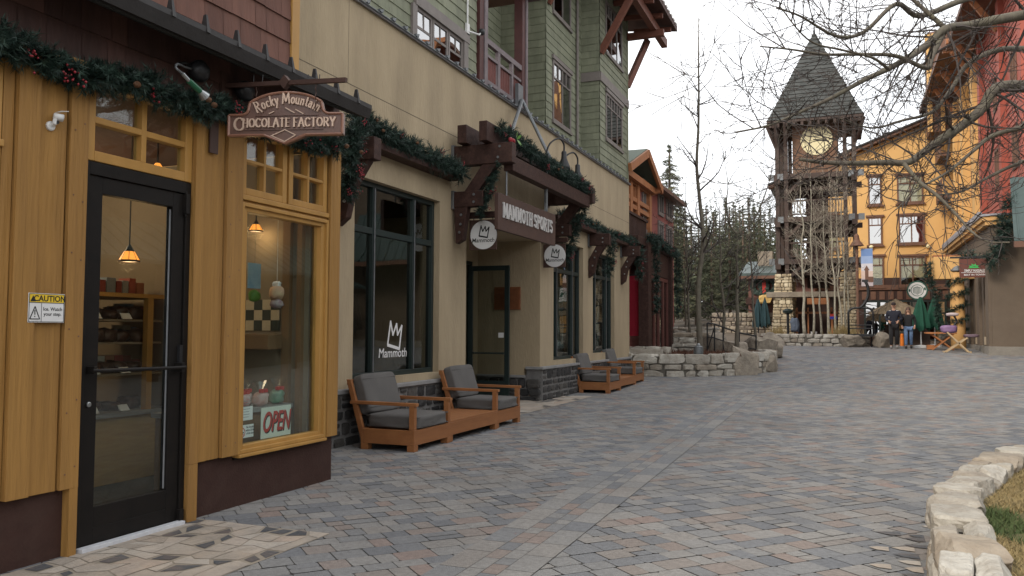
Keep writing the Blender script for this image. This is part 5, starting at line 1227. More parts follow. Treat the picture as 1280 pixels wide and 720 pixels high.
mb.box((-6.14,23.95,4.98),(-5.98,26.6,5.06)); mb.build('balcony_slats', m_wood_dk, red)
p0, p1 = on(787, 345, 'y', 25.3), on(801, 420, 'y', 25.3)
t = thing('red_banner', 'plain crimson cloth panel hanging beside the dark porch post', 'banner', (p0.x, 25.3, p1.z))
MB().box((p0.x-.15,25.29,p1.z),(p1.x+.1,25.31,p0.z)).build('cloth', pmat('crimson_cloth', (.30,.012,.03), (.25,.01,.025), 2, .9, .2, 10), t)
MB().tube([(p0.x-.2,25.3,p0.z+.02),(p1.x+.15,25.3,p0.z+.02)], .025, 8).build('rod', m_iron, t)
garland('pine garland round the top of the dark red porch', [(-5.6,24.9,4.3),(-5.58,25.8,4.35),(-5.58,27,4.3),(-5.55,28.2,4.2),(-5.5,29.1,4.1)], .22, 90, 14, 6, 0, .12, nper=14)
garland('pine garland hanging down the near porch post', [(-5.55,25.75,4.25),(-5.55,25.8,3.2),(-5.55,25.82,2.0)], .17, 90, 15, 2, 0, .12, nper=14)
garland('pine garland hanging down the far porch corner', [(-5.5,29.1,4.1),(-5.5,29.1,3.0),(-5.5,29.1,1.9)], .2, 90, 16, 2, 0, .12, nper=14)
random.seed(33)

# ------------------------------------------------------------------ stone planters and boulders
def block_wall(mb, path, hgt, thick, cw, ch, zb=-.05, n=3, jit=.07, gap=.014, cap=0, core=None, zf=g, tones=(0,1), over=.0):
    """drystone wall along a ground path; blocks through the whole thickness"""
    P_ = [V((x, y, 0)) for x, y in path]; cum_ = [0]; ncut = 7 if n > 6 else 3; cdd = .86 if n > 6 else .97
    for a, b in zip(P_, P_[1:]): cum_.append(cum_[-1]+(b-a).length)
    def pt(s):
        i = 0
        while i < len(cum_)-2 and cum_[i+1] < s: i += 1
        t = (s-cum_[i])/(cum_[i+1]-cum_[i]); return P_[i].lerp(P_[i+1], t), (P_[i+1]-P_[i]).normalized()
    z = 0
    while z < hgt-.02:
        h = min(ch*random.uniform(.75,1.25), hgt-z)
        if hgt-z-h < ch*.5: h = hgt-z
        top = z+h >= hgt-.01; s = 0
        while s < cum_[-1]-.03:
            w_ = min(cw*random.uniform(.55,1.6), cum_[-1]-s)
            if cum_[-1]-s-w_ < cw*.3: w_ = cum_[-1]-s
            c, d = pt(s+w_/2); zz = zf(c.y); nn = V((-d.y,d.x,0)); rot = math.atan2(d.y, d.x)
            nd = 2 if (top and random.random() < .45 and thick > .25) else 1
            for k in range(nd):
                off = 0 if nd == 1 else (k-.5)*thick/2
                th = thick/nd-gap*.5
                tw = thick*random.uniform(.94,1.08) if nd == 1 else th*random.uniform(.95,1.05)
                mb.rock((c.x+nn.x*off, c.y+nn.y*off, zz+z+h/2+(zb if z == 0 else 0)/2+(random.uniform(-.008,.012) if top else 0)), (w_-gap, tw+(over if top else 0), h-gap*.6-(zb if z == 0 else 0)), n, jit, random.uniform(*tones), rot+random.uniform(-.05,.05), random.random()*60, pw=12, cut=ncut, cd=cdd)
            s += w_
        z += h
    if core:
        for s in range(int(cum_[-1]/.2)):
            c, d = pt(s*.2+.1); nn = V((-d.y,d.x,0))*(thick*.36); e = d*.12; zz = zf(c.y)
            core.hexa([c-e-nn+V((0,0,zz-.05)), c+e-nn+V((0,0,zz-.05)), c+e+nn+V((0,0,zz-.05)), c-e+nn+V((0,0,zz-.05)), c-e-nn+V((0,0,zz+hgt-.06)), c+e-nn+V((0,0,zz+hgt-.06)), c+e+nn+V((0,0,zz+hgt-.06)), c-e+nn+V((0,0,zz+hgt-.06))])
    return mb
# right foreground planter
rp = [(.33,.6),(.27,2.0),(.36,3.2),(.48,4.0),(.55,4.6),(.57,5.2),(.60,5.8),(.71,6.5),(.84,6.95),(1.03,7.6),(1.22,8.2),(1.48,8.75),(1.9,9.3),(2.6,9.8),(3.5,10.1),(4.6,10.1),(6.5,9.8)]
t = thing('stone_planter', 'curved low planter wall of pale rough blocks holding dry grass in the foreground', 'planter', (1.5, 6, 0)); random.seed(5)
mb = MB(); core = MB(); block_wall(mb, [tuple(p)[:2] for p in smooth([(a,b,0) for a,b in rp], 4)], .41, .31, .34, .205, n=9, jit=.055, core=core, gap=.01)
mb.build('stone_blocks', m_wallstone, t, smooth=False); core.build('mortar_core', m_mortar, t)
mb = MB(); inner = [V((x+.12, y, .30)) for x, y in rp]+[V((9,9.6,.30)), V((9,.6,.30))]
n = len(mb.v); mb.v += [tuple(p) for p in inner]; mb.face(tuple(range(n, n+len(inner)))[::-1]); struct(mb, 'lawn', m_lawn)
def inplant(x, y):
    for (x0,y0),(x1,y1) in zip(rp, rp[1:]):
        if y0 <= y <= y1: return x > x0+(x1-x0)*(y-y0)/(y1-y0)+.16
    return False
mb = MB(); k = 0
while k < 60000:
    y = random.uniform(3, 10); x = random.uniform(.5, 3.6)
    if not inplant(x, y) or x > .22*y+.8: continue
    k += 1; gn = noise.noise(V((x*1.7+4, y*1.4, 2)))+.35*noise.noise(V((x*6,y*6,0))); tone = random.uniform(0,.3) if gn > .34 else random.uniform(.42,1)
    if noise.noise(V((x*2.3,y*2.3,7))) > .42: continue
    a = random.random()*6.28; h = random.uniform(.01,.06)*(1.1 if tone < .35 else .7); l = random.uniform(.03,.10); w_ = .0025
    p = V((x,y,.30)); mb.tri(p+V((w_*math.sin(a),-w_*math.cos(a),0)), p-V((w_*math.sin(a),-w_*math.cos(a),0)), p+V((l*math.cos(a),l*math.sin(a),h)), tone)
tag(mb.build('grass', m_straw), 'short straw coloured grass with green patches inside the foreground planter', 'grass', kind='stuff')
# pointed edging stones beside the planter
mb = MB()
for i in range(30):
    y = 3.2+i*.155; x = min([q for q in rp], key=lambda q: abs(q[1]-y))[0]-.19
    for k in range(2):
        x1 = x-.02-k*.16+random.uniform(-.02,.02); yy = y+random.uniform(-.03,.03); w_ = random.uniform(.045,.07); L_ = random.uniform(.1,.19)
        if y > 7.2 or (k and random.random() < .3): continue
        n = len(mb.v); mb.v += [(x1,yy-w_,.006),(x1,yy+w_,.006),(x1-L_*.6,yy+w_*.8,.006),(x1-L_,yy+.01,.006),(x1-L_*.6,yy-w_*.8,.006)]; mb.face((n,n+1,n+2,n+3,n+4)[::-1], random.choice([.05,.12,.16,.5,.8]))
struct(mb, 'edging_stones', m_flag)
# middle planter
t = thing('stone_planter', 'raised pale stone planter with mulch in front of the bare trees', 'planter', (-4, 24.5, .2)); random.seed(8)
mp_ = [(-6.3,23.95),(-5.5,23.6),(-4.75,23.5),(-3.9,23.75),(-3.1,24.35),(-2.45,25.1),(-2.15,26),(-2.2,27.2),(-2.6,28.2)]
mb = MB(); core = MB(); block_wall(mb, mp_, .62, .35, .5, .2, n=4, jit=.05, core=core, zf=lambda y: g(min(y,25)), gap=.012); mb.build('stone_blocks', m_wallstone, t); core.build('mortar_core', m_mortar, t)
mb = MB(); mb.box((-6.3,23.85,.4), (-5.0,24.1,.92)); block_wall(mb, [(-6.4,24.9),(-4.9,24.7)], .78, .3, .45, .2, n=3, jit=.06, zf=lambda y: .2); mb.build('back_blocks', m_wallstone, t)
mb = MB(); poly = mp_+[(-6.3,28.5)]; n = len(mb.v); mb.v += [(x,y,.75+.05*noise.noise(V((x,y,0)))) for x, y in poly]; mb.face(tuple(range(n,n+len(poly)))); struct(mb, 'mulch_bed', m_soil)
mb = MB()
for i in range(900):
    x, y = random.uniform(-6.2,-2.6), random.uniform(24.0,28); a = random.random()*6.28; h = random.uniform(.03,.16)
    if y < 24.2 and x > -3.6: continue
    p = V((x,y,.74)); mb.tri(p+V((.02,0,0)), p-V((.02,0,0)), p+V((math.cos(a)*.08,math.sin(a)*.08,h)), random.random())
tag(mb.build('leaf_litter', pmat('leaf_litter', (.16,.075,.045), (.08,.04,.03), 10, .9)), 'reddish brown leaf litter on the middle planter bed', 'leaf litter', kind='stuff')
t = thing('garden_light', 'small pale grey utility light standing in the middle planter', 'light', (-4.4,23.9,.75)); c = on(873, 431, 'y', 23.95)
MB().lathe([(.13,0),(.14,.1),(.13,.26),(.07,.3)], (c.x,23.95,.74), 14).build('body', m_grey_steel, t); MB().lathe([(.05,.3),(.06,.33),(.03,.36)], (c.x,23.95,.74), 10).build('cap', m_steel, t)
def boulder(c, size, rot, sd, lab, tilt=0.):
    o = MB().rock(c, size, 16, .10, .5, rot, sd, tilt, pw=4, cut=16, cd=.66).build('boulder', m_rock, smooth=False)
    return tag(o, lab, 'boulder', 'granite boulders round the planters')
boulder((-2.75,24.7,.55), (1.1,.9,1.05), .4, 4.2, 'large rounded granite boulder at the front corner of the middle planter')
boulder((-2.2,25.6,.45), (.6,.7,.8), .9, 9.1, 'small boulder behind the large rounded one at the planter corner')
boulder((-2.75,29.2,.85), (1.3,1.0,.95), -.5, 2.7, 'leaning brown boulder farther back beyond the planter', .5)
boulder((-2.5,30.6,.9), (1.0,1.1,1.1), .7, 6.3, 'upright brown boulder farthest back beyond the planter', -.3)
boulder((-4.1,28.3,1.05), (.95,.8,.95), .2, 8.8, 'grey boulder behind the railing in the middle planter')
boulder((-3.3,27.0,.95), (.9,.7,.5), .8, 1.8, 'flat grey boulder under the railing')
boulder((.18,37.3,1.05), (1.25,.8,.62), .05, 11.3, 'long low boulder used as a seat left of the lift chair')
boulder((1.35,37.3,1.1), (.9,.9,.8), .2, 12.9, 'weathered log-like boulder right of the lift chair')
# back terrace and stair railing
t = thing('terrace_wall', 'stepped pale stone terrace wall behind the railing', 'wall', (-5, 30, .6)); random.seed(12)
mb = MB(); 
for k, (y, x0, x1, zb) in enumerate(((28.8,-6.4,-3.9,.5),(29.3,-6.4,-4.2,.9),(31.5,-9,-4.4,1.1))): block_wall(mb, [(x0,y+.2),(x1,y)], .5, .4, .5, .2, n=3, jit=.06, zf=lambda y, zb=zb: zb)
mb.build('stone_blocks', m_wallstone, t)
t = thing('stair_railing', 'dark metal handrail with posts along the terrace steps', 'railing', (-4, 27.5, .7))
rl = [on(px, py, 'y', y) for px, py, y in ((884,404,27.5),(893,405,27.5),(904,409,27.7),(924,416,28.2),(945,420,28.8))]
mb = MB(); mb.tube(rl, .03, 6); mb.tube([p-V((0,0,.45)) for p in rl], .02, 6); mb.build('handrail', m_iron, t)
for p in rl[::1]: MB().tube([(p.x,p.y,g(p.y)), p], .026, 6).build('post', m_iron, t)
MB().tube([V((rl[0].x,rl[0].y,.8)), rl[1]-V((0,0,.1))], .02, 6).build('brace', m_iron, t)

# ------------------------------------------------------------------ trees
def grow(mb, p, d, L_, r, depth, spread, nseg=4, up=.12, kids=(3,5), tw=.62, rmin=.004, gnarl=.25, cb=.25):
    pts = [V(p)]; d = V(d).normalized(); rs = [r]
    for i in range(nseg):
        d = (d + V((random.gauss(0,gnarl), random.gauss(0,gnarl), random.gauss(0,gnarl)+up))*.5).normalized()
        pts.append(pts[-1]+d*L_/nseg); rs.append(max(rmin*.6, r*(1-.75*(i+1)/nseg)))
    mb.tube(pts, rs, 5 if r > .012 else 3, cap=False)
    if depth <= 0: return
    for k in range(random.randint(*kids)):
        f = random.uniform(cb, 1.); i = min(nseg-1, int(f*nseg)); q = pts[i].lerp(pts[i+1], f*nseg-i); dd = (pts[i+1]-pts[i]).normalized()
        s = dd.cross(V((random.gauss(0,1),random.gauss(0,1),random.gauss(0,1)))); s.normalize(); a = spread*random.uniform(.6,1.3)
        grow(mb, q, dd*math.cos(a)+s*math.sin(a), L_*tw*random.uniform(.55,1.1)*(1.15-.5*f), max(rmin, r*(1-.7*f)*.55), depth-1, spread, max(2,nseg-1), up, kids, tw, rmin, gnarl, cb)
def bare_tree(lab, base, top, r, limbs, twl, mat=None, tmat=None, group='bare trees in the planter', lean=None, depth=2, kids=(3,5), spread=.75, name='bare_tree', tw=.6, up=.15):
    t = thing(name, lab, 'tree', base, group); b, tp = V(base), V(top); n = 9; pts = []; rs = []
    for i in range(n+1):
        f = i/n; q = b.lerp(tp, f)+V((random.gauss(0,1), random.gauss(0,1), 0))*(.05*(tp-b).length/6 if 0 < i < n else 0)*.5; pts.append(q); rs.append(r*(1-.86*f)*(1.18 if i == 0 else 1))
    m_ = MB(); sp = smooth([tuple(p) for p in pts], 3); rr = [rs[min(n, i//3)]+(rs[min(n, i//3+1)]-rs[min(n, i//3)])*((i % 3)/3) for i in range(len(sp))]
    m_.tube(sp, rr, 9); m_.build('trunk', mat or m_bark, t, smooth=True)
    m_ = MB()
    for f, ang, el, L_ in limbs:
        i = int(f*(len(sp)-1)); q = sp[i]; d = V((math.cos(ang)*math.cos(el), math.sin(ang)*math.cos(el), math.sin(el)))
        grow(m_, q, d, L_, rr[i]*.55, depth, spread, 5, up, kids, tw, .006)
    m_.build('branches', tmat or m_twig, t); return t
random.seed(41)
def limbset(n, f0, f1, L0, L1, el=(.2,.9)): return [(random.uniform(f0,f1), random.random()*6.28, random.uniform(*el), random.uniform(L1,L0)) for _ in range(n)]
b = on(876, 436, 'y', 24.6)
bare_tree('tallest bare grey trunk rising from the middle planter', (b.x,24.6,.72), (b.x+.02,24.6,10.8), .088, limbset(26,.3,.97,1.5,.5,(.2,.9)), .5, kids=(3,5))
bt = on(922, 430, 'y', 26.3); fk = on(921, 292, 'y', 26.3)
t = bare_tree('bare grey tree forked like a Y beside the boulders', (bt.x,26.3,.75), (fk.x,26.3,fk.z+.1), .075, limbset(6,.5,.9,1.3,.6), .5, depth=2)
mb = MB()
for pxs in (((921,292),(912,280),(908,255),(910,230),(905,200)), ((921,292),(940,278),(952,255),(962,225),(968,200))): 
    q = [tuple(on(px,py,'y',26.3)) for px,py in pxs]; mb.tube(smooth(q,4), [.036-.03*i/(4*(len(q)-1)) for i in range(4*(len(q)-1)+1)], 7)
    for p in q[1:]:
        for k in range(4): grow(mb, p, (random.gauss(0,1),random.gauss(0,1),random.uniform(.1,1)), random.uniform(.6,1.4), .013, 2, .7, 4, .15, (2,4), .6, .004)
mb.build('forked_limbs', m_bark, t)
for px, y, h, r, lab in ((905,29.5,5.5,.07,'slim bare tree standing behind the stair railing'), (862,31,6.5,.06,'thin bare tree nearest the dark red porch'), (945,33,6,.06,'small bare tree between the forked tree and the tower'), (856,34,5,.05,'short bushy bare tree at the terrace back')):
    b = on(px, 425, 'y', y); bare_tree(lab, (b.x,y,g(y)), (b.x+random.uniform(-.3,.3),y,g(y)+h), r, limbset(16,.25,.95,2.2,.8), .5, depth=2, kids=(3,6))

# aspens in front of the tower
random.seed(55)
asp = [(1008,418,1000,215,.085),(1019,418,1012,200,.06),(1029,418,1017,250,.06),(1038,418,1027,235,.075),(1047,418,1036,210,.06),(1054,418,1043,225,.06),(1060,418,1047,190,.055),(1064,416,1052,245,.05)]
alab = ['stoutest aspen trunk at the left of the tower grove','slim aspen second from the left in the tower grove','aspen leaning left with its foot at the grove centre','thick leaning aspen right of the tower grove centre','slender aspen fifth from the left in the tower grove','aspen third from the right in the tower grove','tallest thin aspen second from the right in the tower grove','thin short aspen at the right end of the tower grove']
for (px0,py0,px1,py1,r), lab in zip(asp, alab):
    y = 39.3+random.uniform(-.3,.5); a, b = on(px0-2,py0,'y',y), on(px1,py1,'y',y)
    bare_tree(lab, (a.x,y,1.3), (b.x,y,b.z), r*.85, limbset(20,.3,.97,1.6,.5,(.3,1.1)), .4, m_aspen, m_aspen_twig, 'bare aspens in front of the clock tower', depth=2, kids=(3,5), name='aspen_tree')

# conifers
m_fir = pmat('fir_needles', (.05,.065,.03), (.03,.04,.02), 6, .9, tone=[(0,(.05,.06,.038)),(.6,(.105,.115,.066)),(1,(.18,.17,.10))])
m_pinetrunk = pmat('pine_trunk', (.16,.11,.08), (.09,.065,.05), 5, .9)
def conifer(lab, h, w_, seed, sparse=1.):
    random.seed(seed); t = thing('pine_tree', lab, 'tree', (0,0,0), 'tall pines behind the plaza')
    MB().tube([(0,0,0),(0,0,h*.5),(0,0,h*.98)], [.02*h*.7,.013*h,.004*h], 7).build('trunk', m_pinetrunk, t, local=True)
    mb = MB(); z = h*.16
    while z < h:
        f = (z/h-.16)/.84; rad = w_*(1-f)**.72*random.uniform(.6,1.1)+.12; nb = random.randint(5,8)
        for k in range(nb):
            a = random.random()*6.28; L_ = rad*random.uniform(.55,1.1); d = V((math.cos(a),math.sin(a),0)); n_ = max(4, int(L_/.11*sparse)); tb = random.gauss(.45,.22)
            mb.beam((0,0,z), V((0,0,z-.12*L_))+d*L_*.9, .03, .03, tone=0)
            for j in range(n_*3):
                u = random.uniform(.12,1); c = V((0,0,z-.18*L_*u+random.gauss(0,.07)))+d*L_*u+V((-d.y,d.x,0))*random.gauss(0,.22*L_*(.3+.5*u))
                s = random.uniform(.08,.2)*h/11*(.5+.5*(1-f)); q = V((random.gauss(0,1),random.gauss(0,1),random.gauss(0,.5))).normalized(); e = q.cross(d+V((0,0,.3))).normalized()
                mb.tri(c-q*s, c+q*s*1.3+V((0,0,-.4*s)), c+e*s*.4, min(1,max(0,tb+random.gauss(0,.16))))
        z += h*random.uniform(.018,.034)
    mb.build('crown', m_fir, t, local=True); return t
protos = [conifer('tall dark pine on the slope behind the plaza', 12, 2.5, 61), conifer('tall dark pine on the slope behind the plaza', 13, 2.2, 62), conifer('tall dark pine on the slope behind the plaza', 11, 2.7, 63)]
random.seed(70)
def hill(x, y):
    t = min(1, max(0, (y-44)/60.)) * min(1, max(0, (6-x)/14.)); return g(y)+t*4.5
spots = []
for px, dep, top in [(846,70,258),(856,64,262),(865,80,268),(874,66,285),(884,75,258),(893,62,262),(901,72,280),(908,85,248),(913,60,256),(921,78,262),(930,66,258),(938,84,244),(944,62,255),(950,74,268),(957,66,262),(964,88,258),(972,70,270),(982,76,262),(852,95,258),(880,96,262),(896,92,262),(926,98,260),(952,96,256),(870,58,300),(890,57,290),(935,58,290),(992,84,268),(905,66,292),(842,62,280),(918,90,250)]:
    p = at(px, 415, dep); tz = CAMZ+(415-top)*dep/F; spots.append((p.x, p.y, tz))
used = [False]*3
for i, (x, y, tz) in enumerate(spots):
    k = i % 3; o = protos[k] if not used[k] else copy_tree(protos[k]); used[k] = True
    zb = hill(x, y)-.3; h0 = (12,13,11)[k]; s = (tz-zb)/h0; o.location = (x, y, zb); o.scale = (s*random.uniform(.85,1.15),)*2+(s,); o.rotation_euler.z = random.random()*6.28
big = conifer('tallest sparse pine standing alone beside the red lodge gable', 14, 3.3, 77, 1.3); big['group'] = 'tall pines behind the plaza'
p = at(838, 415, 56); tz = CAMZ+(415-180)*56/F; big.location = (p.x,p.y,.8); sc = (tz-.8)/14; big.scale = (sc*.9,sc*.9,sc)
mb = MB(); 
xs = [-70,-45,-30,-22,-15,-10,-6,-2,2,6,12]; ys = [44,50,58,68,80,95,115,150,220]
for a, b in zip(ys, ys[1:]):
    for c, d in zip(xs, xs[1:]): mb.quad(*[(x,y,hill(x,y)-.03+.5*noise.noise(V((x*.2,y*.2,0)))*(1 if y > 50 else 0)) for x, y in ((c,a),(d,a),(d,b),(c,b))])
struct(mb, 'hillside', m_earth)
# mass of farther forest
mb = MB(); random.seed(90)
for i in range(330):
    y = random.uniform(105,170); x = random.uniform(-75, 8)*y/120; h = random.uniform(9,16)*y/110; z0_ = hill(x,y)
    for k in range(110):
        f = random.random(); a = random.random()*6.28; rr = (1-f)*h*.17*random.uniform(.4,1.1); c = V((x+rr*math.cos(a), y+rr*math.sin(a), z0_+h*(.12+.88*f))); s = h*.034*(1.25-f)
        q = V((random.gauss(0,1),random.gauss(0,1),random.gauss(0,.6))).normalized()*s; e = V((random.gauss(0,1),random.gauss(0,1),-.5)).normalized()*s; mb.tri(c-q, c+q, c+e, random.random()*.8)
tag(mb.build('far_forest', m_fir), 'dark pine forest massed on the far hillside', 'forest', kind='stuff')
# ------------------------------------------------------------------ clock tower
TY = 41.0
tw = thing('clock_tower', 'timber framed clock tower with steep grey roof and pale round clock face', 'tower', (-1.25, 43, .8))
XL, XR = -3.0, .45; YB = TY+3.45; cx, cyy = (XL+XR)/2, (TY+YB)/2
random.seed(101)
mb = MB(); apex = V((cx, cyy, 16.3)); ev = 11.45; kk = 2.12; ring = [(ev, kk), (ev+.55, kk*.86)]
def rp4(z, w_): return [V((cx-w_,cyy-w_,z)), V((cx+w_,cyy-w_,z)), V((cx+w_,cyy+w_,z)), V((cx-w_,cyy+w_,z))]
lv = [rp4(ev, kk), rp4(ev+.5, kk*.88)]+[rp4(ev+.5+(16.2-ev-.5)*f, kk*.88*(1-f)+.01) for f in (.25,.5,.75,1)]
for i in range(len(lv)-1):
    for k in range(4):
        a0,b0,b1,a1 = lv[i][k], lv[i][(k+1)%4], lv[i+1][(k+1)%4], lv[i+1][k]; nr = 5 if i else 3
        for r_ in range(nr):
            f0, f1 = r_/nr, (r_+1)/nr; p,q,s,u = a0.lerp(a1,f0), b0.lerp(b1,f0), b0.lerp(b1,f1), a0.lerp(a1,f1); nn = (q-p).cross(u-p).normalized()*.035
            m_ = max(1,int((q-p).length/.3))
            for j in range(m_): 
                mb.quad(p.lerp(q,j/m_)+nn, p.lerp(q,(j+1)/m_)+nn, u.lerp(s,(j+1)/m_), u.lerp(s,j/m_), random.random())
            mb.quad(p, q, q+nn, p+nn, .2)
mb.build('spire_roof', m_slate, tw)
mb = MB(); mb.box((cx-kk,cyy-kk,ev-.12),(cx+kk,cyy+kk,ev-.01))
for i in range(12):
    u = -kk+.15+i*(2*kk-.3)/11
    mb.box((cx+u-.06,cyy-kk+.02,ev-.32),(cx+u+.06,cyy-kk+.5,ev-.12)); mb.box((cx-kk+.02,cyy+u-.06,ev-.32),(cx-kk+.5,cyy+u+.06,ev-.12)); mb.box((cx+kk-.5,cyy+u-.06,ev-.32),(cx+kk-.02,cyy+u+.06,ev-.12))
mb.build('eave', m_wood_tower, tw)
MB().tube([(cx,cyy,16.1),(cx,cyy,16.55)], [.07,.02], 6).build('finial', m_iron, tw)
MB().box((cx-1.02,TY+.45,8.95),(cx+1.02,YB-.45,11.35)).build('clock_house', pmat('clock_house_wood', (.19,.105,.065), (.14,.077,.048), 4, .8), tw)
cz = 10.55; ck = MB().lathe([(.70,0),(.72,-.05),(.68,-.06)], (-1.2,TY+.44,cz), 40, axis='y').build('clock_face', m_clock, tw)
mb = MB()
for k in range(12):
    a = k*math.pi/6; d = V((math.sin(a),0,math.cos(a))); mb.beam(V((-1.2,TY+.372,cz))+d*.54, V((-1.2,TY+.372,cz))+d*.65, .07 if k % 3 == 0 else .045, .014, up=(0,1,0))
mb.build('hour_marks', m_ink, ck)
mb = MB(); o_ = V((-1.2,TY+.366,cz)); d = V((math.sin(R(100)),0,math.cos(R(100)))); mb.beam(o_-d*.15, o_+d*.56, .05, .012, up=(0,1,0)); d = V((math.sin(R(98)),0,math.cos(R(98)))); mb.beam(o_-V((0,.004,0)), o_+d*.36-V((0,.004,0)), .07, .012, up=(0,1,0)); mb.build('hands', m_ink, ck)
mb = MB()
for x in (XL+.02, XL+.42, XR-.42, XR-.02):
    for y in (TY+.1, YB-.1): mb.box((x-.09,y-.09,3.6),(x+.09,y+.09,11.33))
for y in (TY+.6, YB-.6):
    for x in (XL+.02, XR-.02): mb.box((x-.09,y-.09,3.6),(x+.09,y+.09,11.33))
mb.each('post', m_wood_tower, tw)
mb = MB()
for z in (8.8, 6.75, 4.75):
    mb.box((XL-.35,TY-.02,z-.12),(XR+.35,TY+.22,z+.12)); mb.box((XL-.35,YB-.22,z-.12),(XR+.35,YB+.02,z+.12)); mb.box((XL-.09,TY-.3,z-.37),(XL+.15,YB+.3,z-.13)); mb.box((XR-.15,TY-.3,z-.37),(XR+.09,YB+.3,z-.13)); mb.box((XL+.1,TY+.2,z-.1),(XR-.1,YB-.2,z-.02))
mb.each('deck_beam', m_wood_tower, tw)
mb = MB()
for z in (8.8, 6.75, 4.75):
    for x in (XL-.26, XL+.16, XR-.16, XR+.26): mb.box((x-.13,TY-.04,z-.15),(x+.13,TY-.02,z+.15))
mb.build('joint_plates', m_grey_steel, tw)
mb = MB()
for z in (8.8, 6.75, 4.75):
    for s, x in ((1,XL+.42),(-1,XR-.42)): mb.beam((x,TY+.1,z-.85),(x+s*.75,TY+.1,z-.12),.1,.14)
for s, x in ((-1,XL),(1,XR)):
    mb.beam((x,TY+.1,10.2),(x+s*.42,TY-.35,11.3),.11,.13); mb.beam((x,TY+.1,10.2),(x+s*.02,TY-.55,11.3),.11,.13); mb.beam((x-s*.4,TY+.1,10.2),(x-s*.4,TY-.5,11.3),.11,.13)
mb.each('brace', m_wood_tower, tw)
mb = MB()
for z in (8.8, 6.75, 4.75):                        # trusses under each deck and the stair core inside the frame
    for y in (TY+.55, cyy, YB-.5):
        mb.box((XL+.1,y-.07,z-.62),(XR-.1,y+.07,z-.46))
        x = XL+.2; k = 0
        while x < XR-.4: mb.beam((x,y,z-.46 if k % 2 else z-.14),(x+.45,y,z-.14 if k % 2 else z-.46),.07,.09); x += .45; k += 1
mb.build('deck_truss', m_wood_tower, tw)
mb = MB(); mb.box((-1.75,cyy-.1,3.6),(-.75,cyy+.9,8.7)); mb.build('stair_core', m_dkband, tw)
mb = MB()
for k in range(9): mb.box((XL+.35+k*.14,cyy-.9,4.8+k*.2),(XL+.6+k*.14,cyy-.2,4.84+k*.2))
mb.build('stair_flight', m_wood_tower, tw)
for z in (4.85, 6.85):
    mb = MB()
    mb.box((XL+.45,TY+.08,z+.75),(XR-.45,TY+.15,z+.83)); mb.box((XL+.45,TY+.08,z+.12),(XR-.45,TY+.15,z+.18)); x = XL+.5
    while x < XR-.5: mb.box((x,TY+.1,z+.18),(x+.035,TY+.135,z+.75)); x += .13
    mb.build('deck_railing', m_wood_tower, tw)
for x0, x1, lab in ((-3.3,-2.3,0),(-.42,.55,1)):
    p = MB(); 
    p.hexa([(x0+.05,TY-.35,.7),(x1-.05,TY-.35,.7),(x1-.05,YB,.7),(x0+.05,YB,.7),(x0+.25,TY-.25,4.1),(x1-.15,TY-.25,4.1),(x1-.15,YB-.1,4.1),(x0+.25,YB-.1,4.1)]); p = p.build('stone_pier', m_mortar, tw)
    mb = MB(); z = .7
    while z < 4.05:
        h = random.uniform(.1,.22); f = (z-.7)/3.4; a, b = x0+.05+.2*f, x1-.05-.1*f; u = a
        while u < b-.02:
            w_ = min(random.uniform(.12,.36), b-u); mb.rock((u+w_/2,TY-.35+.1*f,z+h/2),(w_-.012,.14,h-.012),2,.06,random.random(),0,random.random()*40); u += w_
        v_ = TY-.3
        while v_ < YB-.1:
            w_ = random.uniform(.15,.4); mb.rock((a,v_+w_/2,z+h/2),(.14,w_-.012,h-.012),2,.06,random.random(),0,random.random()*40); mb.rock((b,v_+w_/2,z+h/2),(.14,w_-.012,h-.012),2,.06,random.random(),0,random.random()*40); v_ += w_
        z += h
    mb.build('pier_stones', m_pierstone, p)
MB().box((-3.5,TY-.45,3.05),(-.05,TY+.1,3.3)).build('stone_lintel', m_rubble, tw, bevel=.02)
mb = MB(); mb.box((XL,YB-.3,.8),(XR,YB-.1,3.05)); mb.box((-2.3,TY+2.2,.8),(-.4,TY+2.3,3.3)); mb.each('inner_wall', m_dkband, tw)
mb = MB(); mb.box((-2.28,TY+1.0,.8),(-2.18,TY+1.1,2.6)); mb.box((-1.75,TY+1,.8),(-1.68,TY+1.1,2.6)); mb.box((-.7,TY+1,.8),(-.6,TY+1.1,2.6)); mb.box((-2.3,TY+1,2.3),(-.4,TY+1.1,2.4)); mb.each('doorway_post', m_orl, tw)
MB().box((-1.75,TY+.85,2.75),(-.75,TY+.93,3.05)).build('arched_board', m_orl, tw)
for px, py, m_, lab in ((1041,395,m_red_ink,'small red and blue sign glowing behind the aspens'),):
    p = on(px,py,'y',TY+.5); t = thing('hanging_flag', 'small red and blue flag hanging behind the right aspens', 'flag', p)
    MB().box((p.x-.12,p.y,p.z-.02),(p.x+.14,p.y+.02,p.z+.1)).build('upper_strip', m_red_ink, t); MB().box((p.x-.18,p.y,p.z-.14),(p.x+.18,p.y+.02,p.z-.02)).build('lower_strip', pmat('flag_blue', (.03,.05,.4),(.03,.04,.3),3,.8), t); MB().tube([(p.x,p.y+.01,p.z+.1),(p.x,p.y+.01,3.06)], .012, 5).build('cord', m_iron, t)
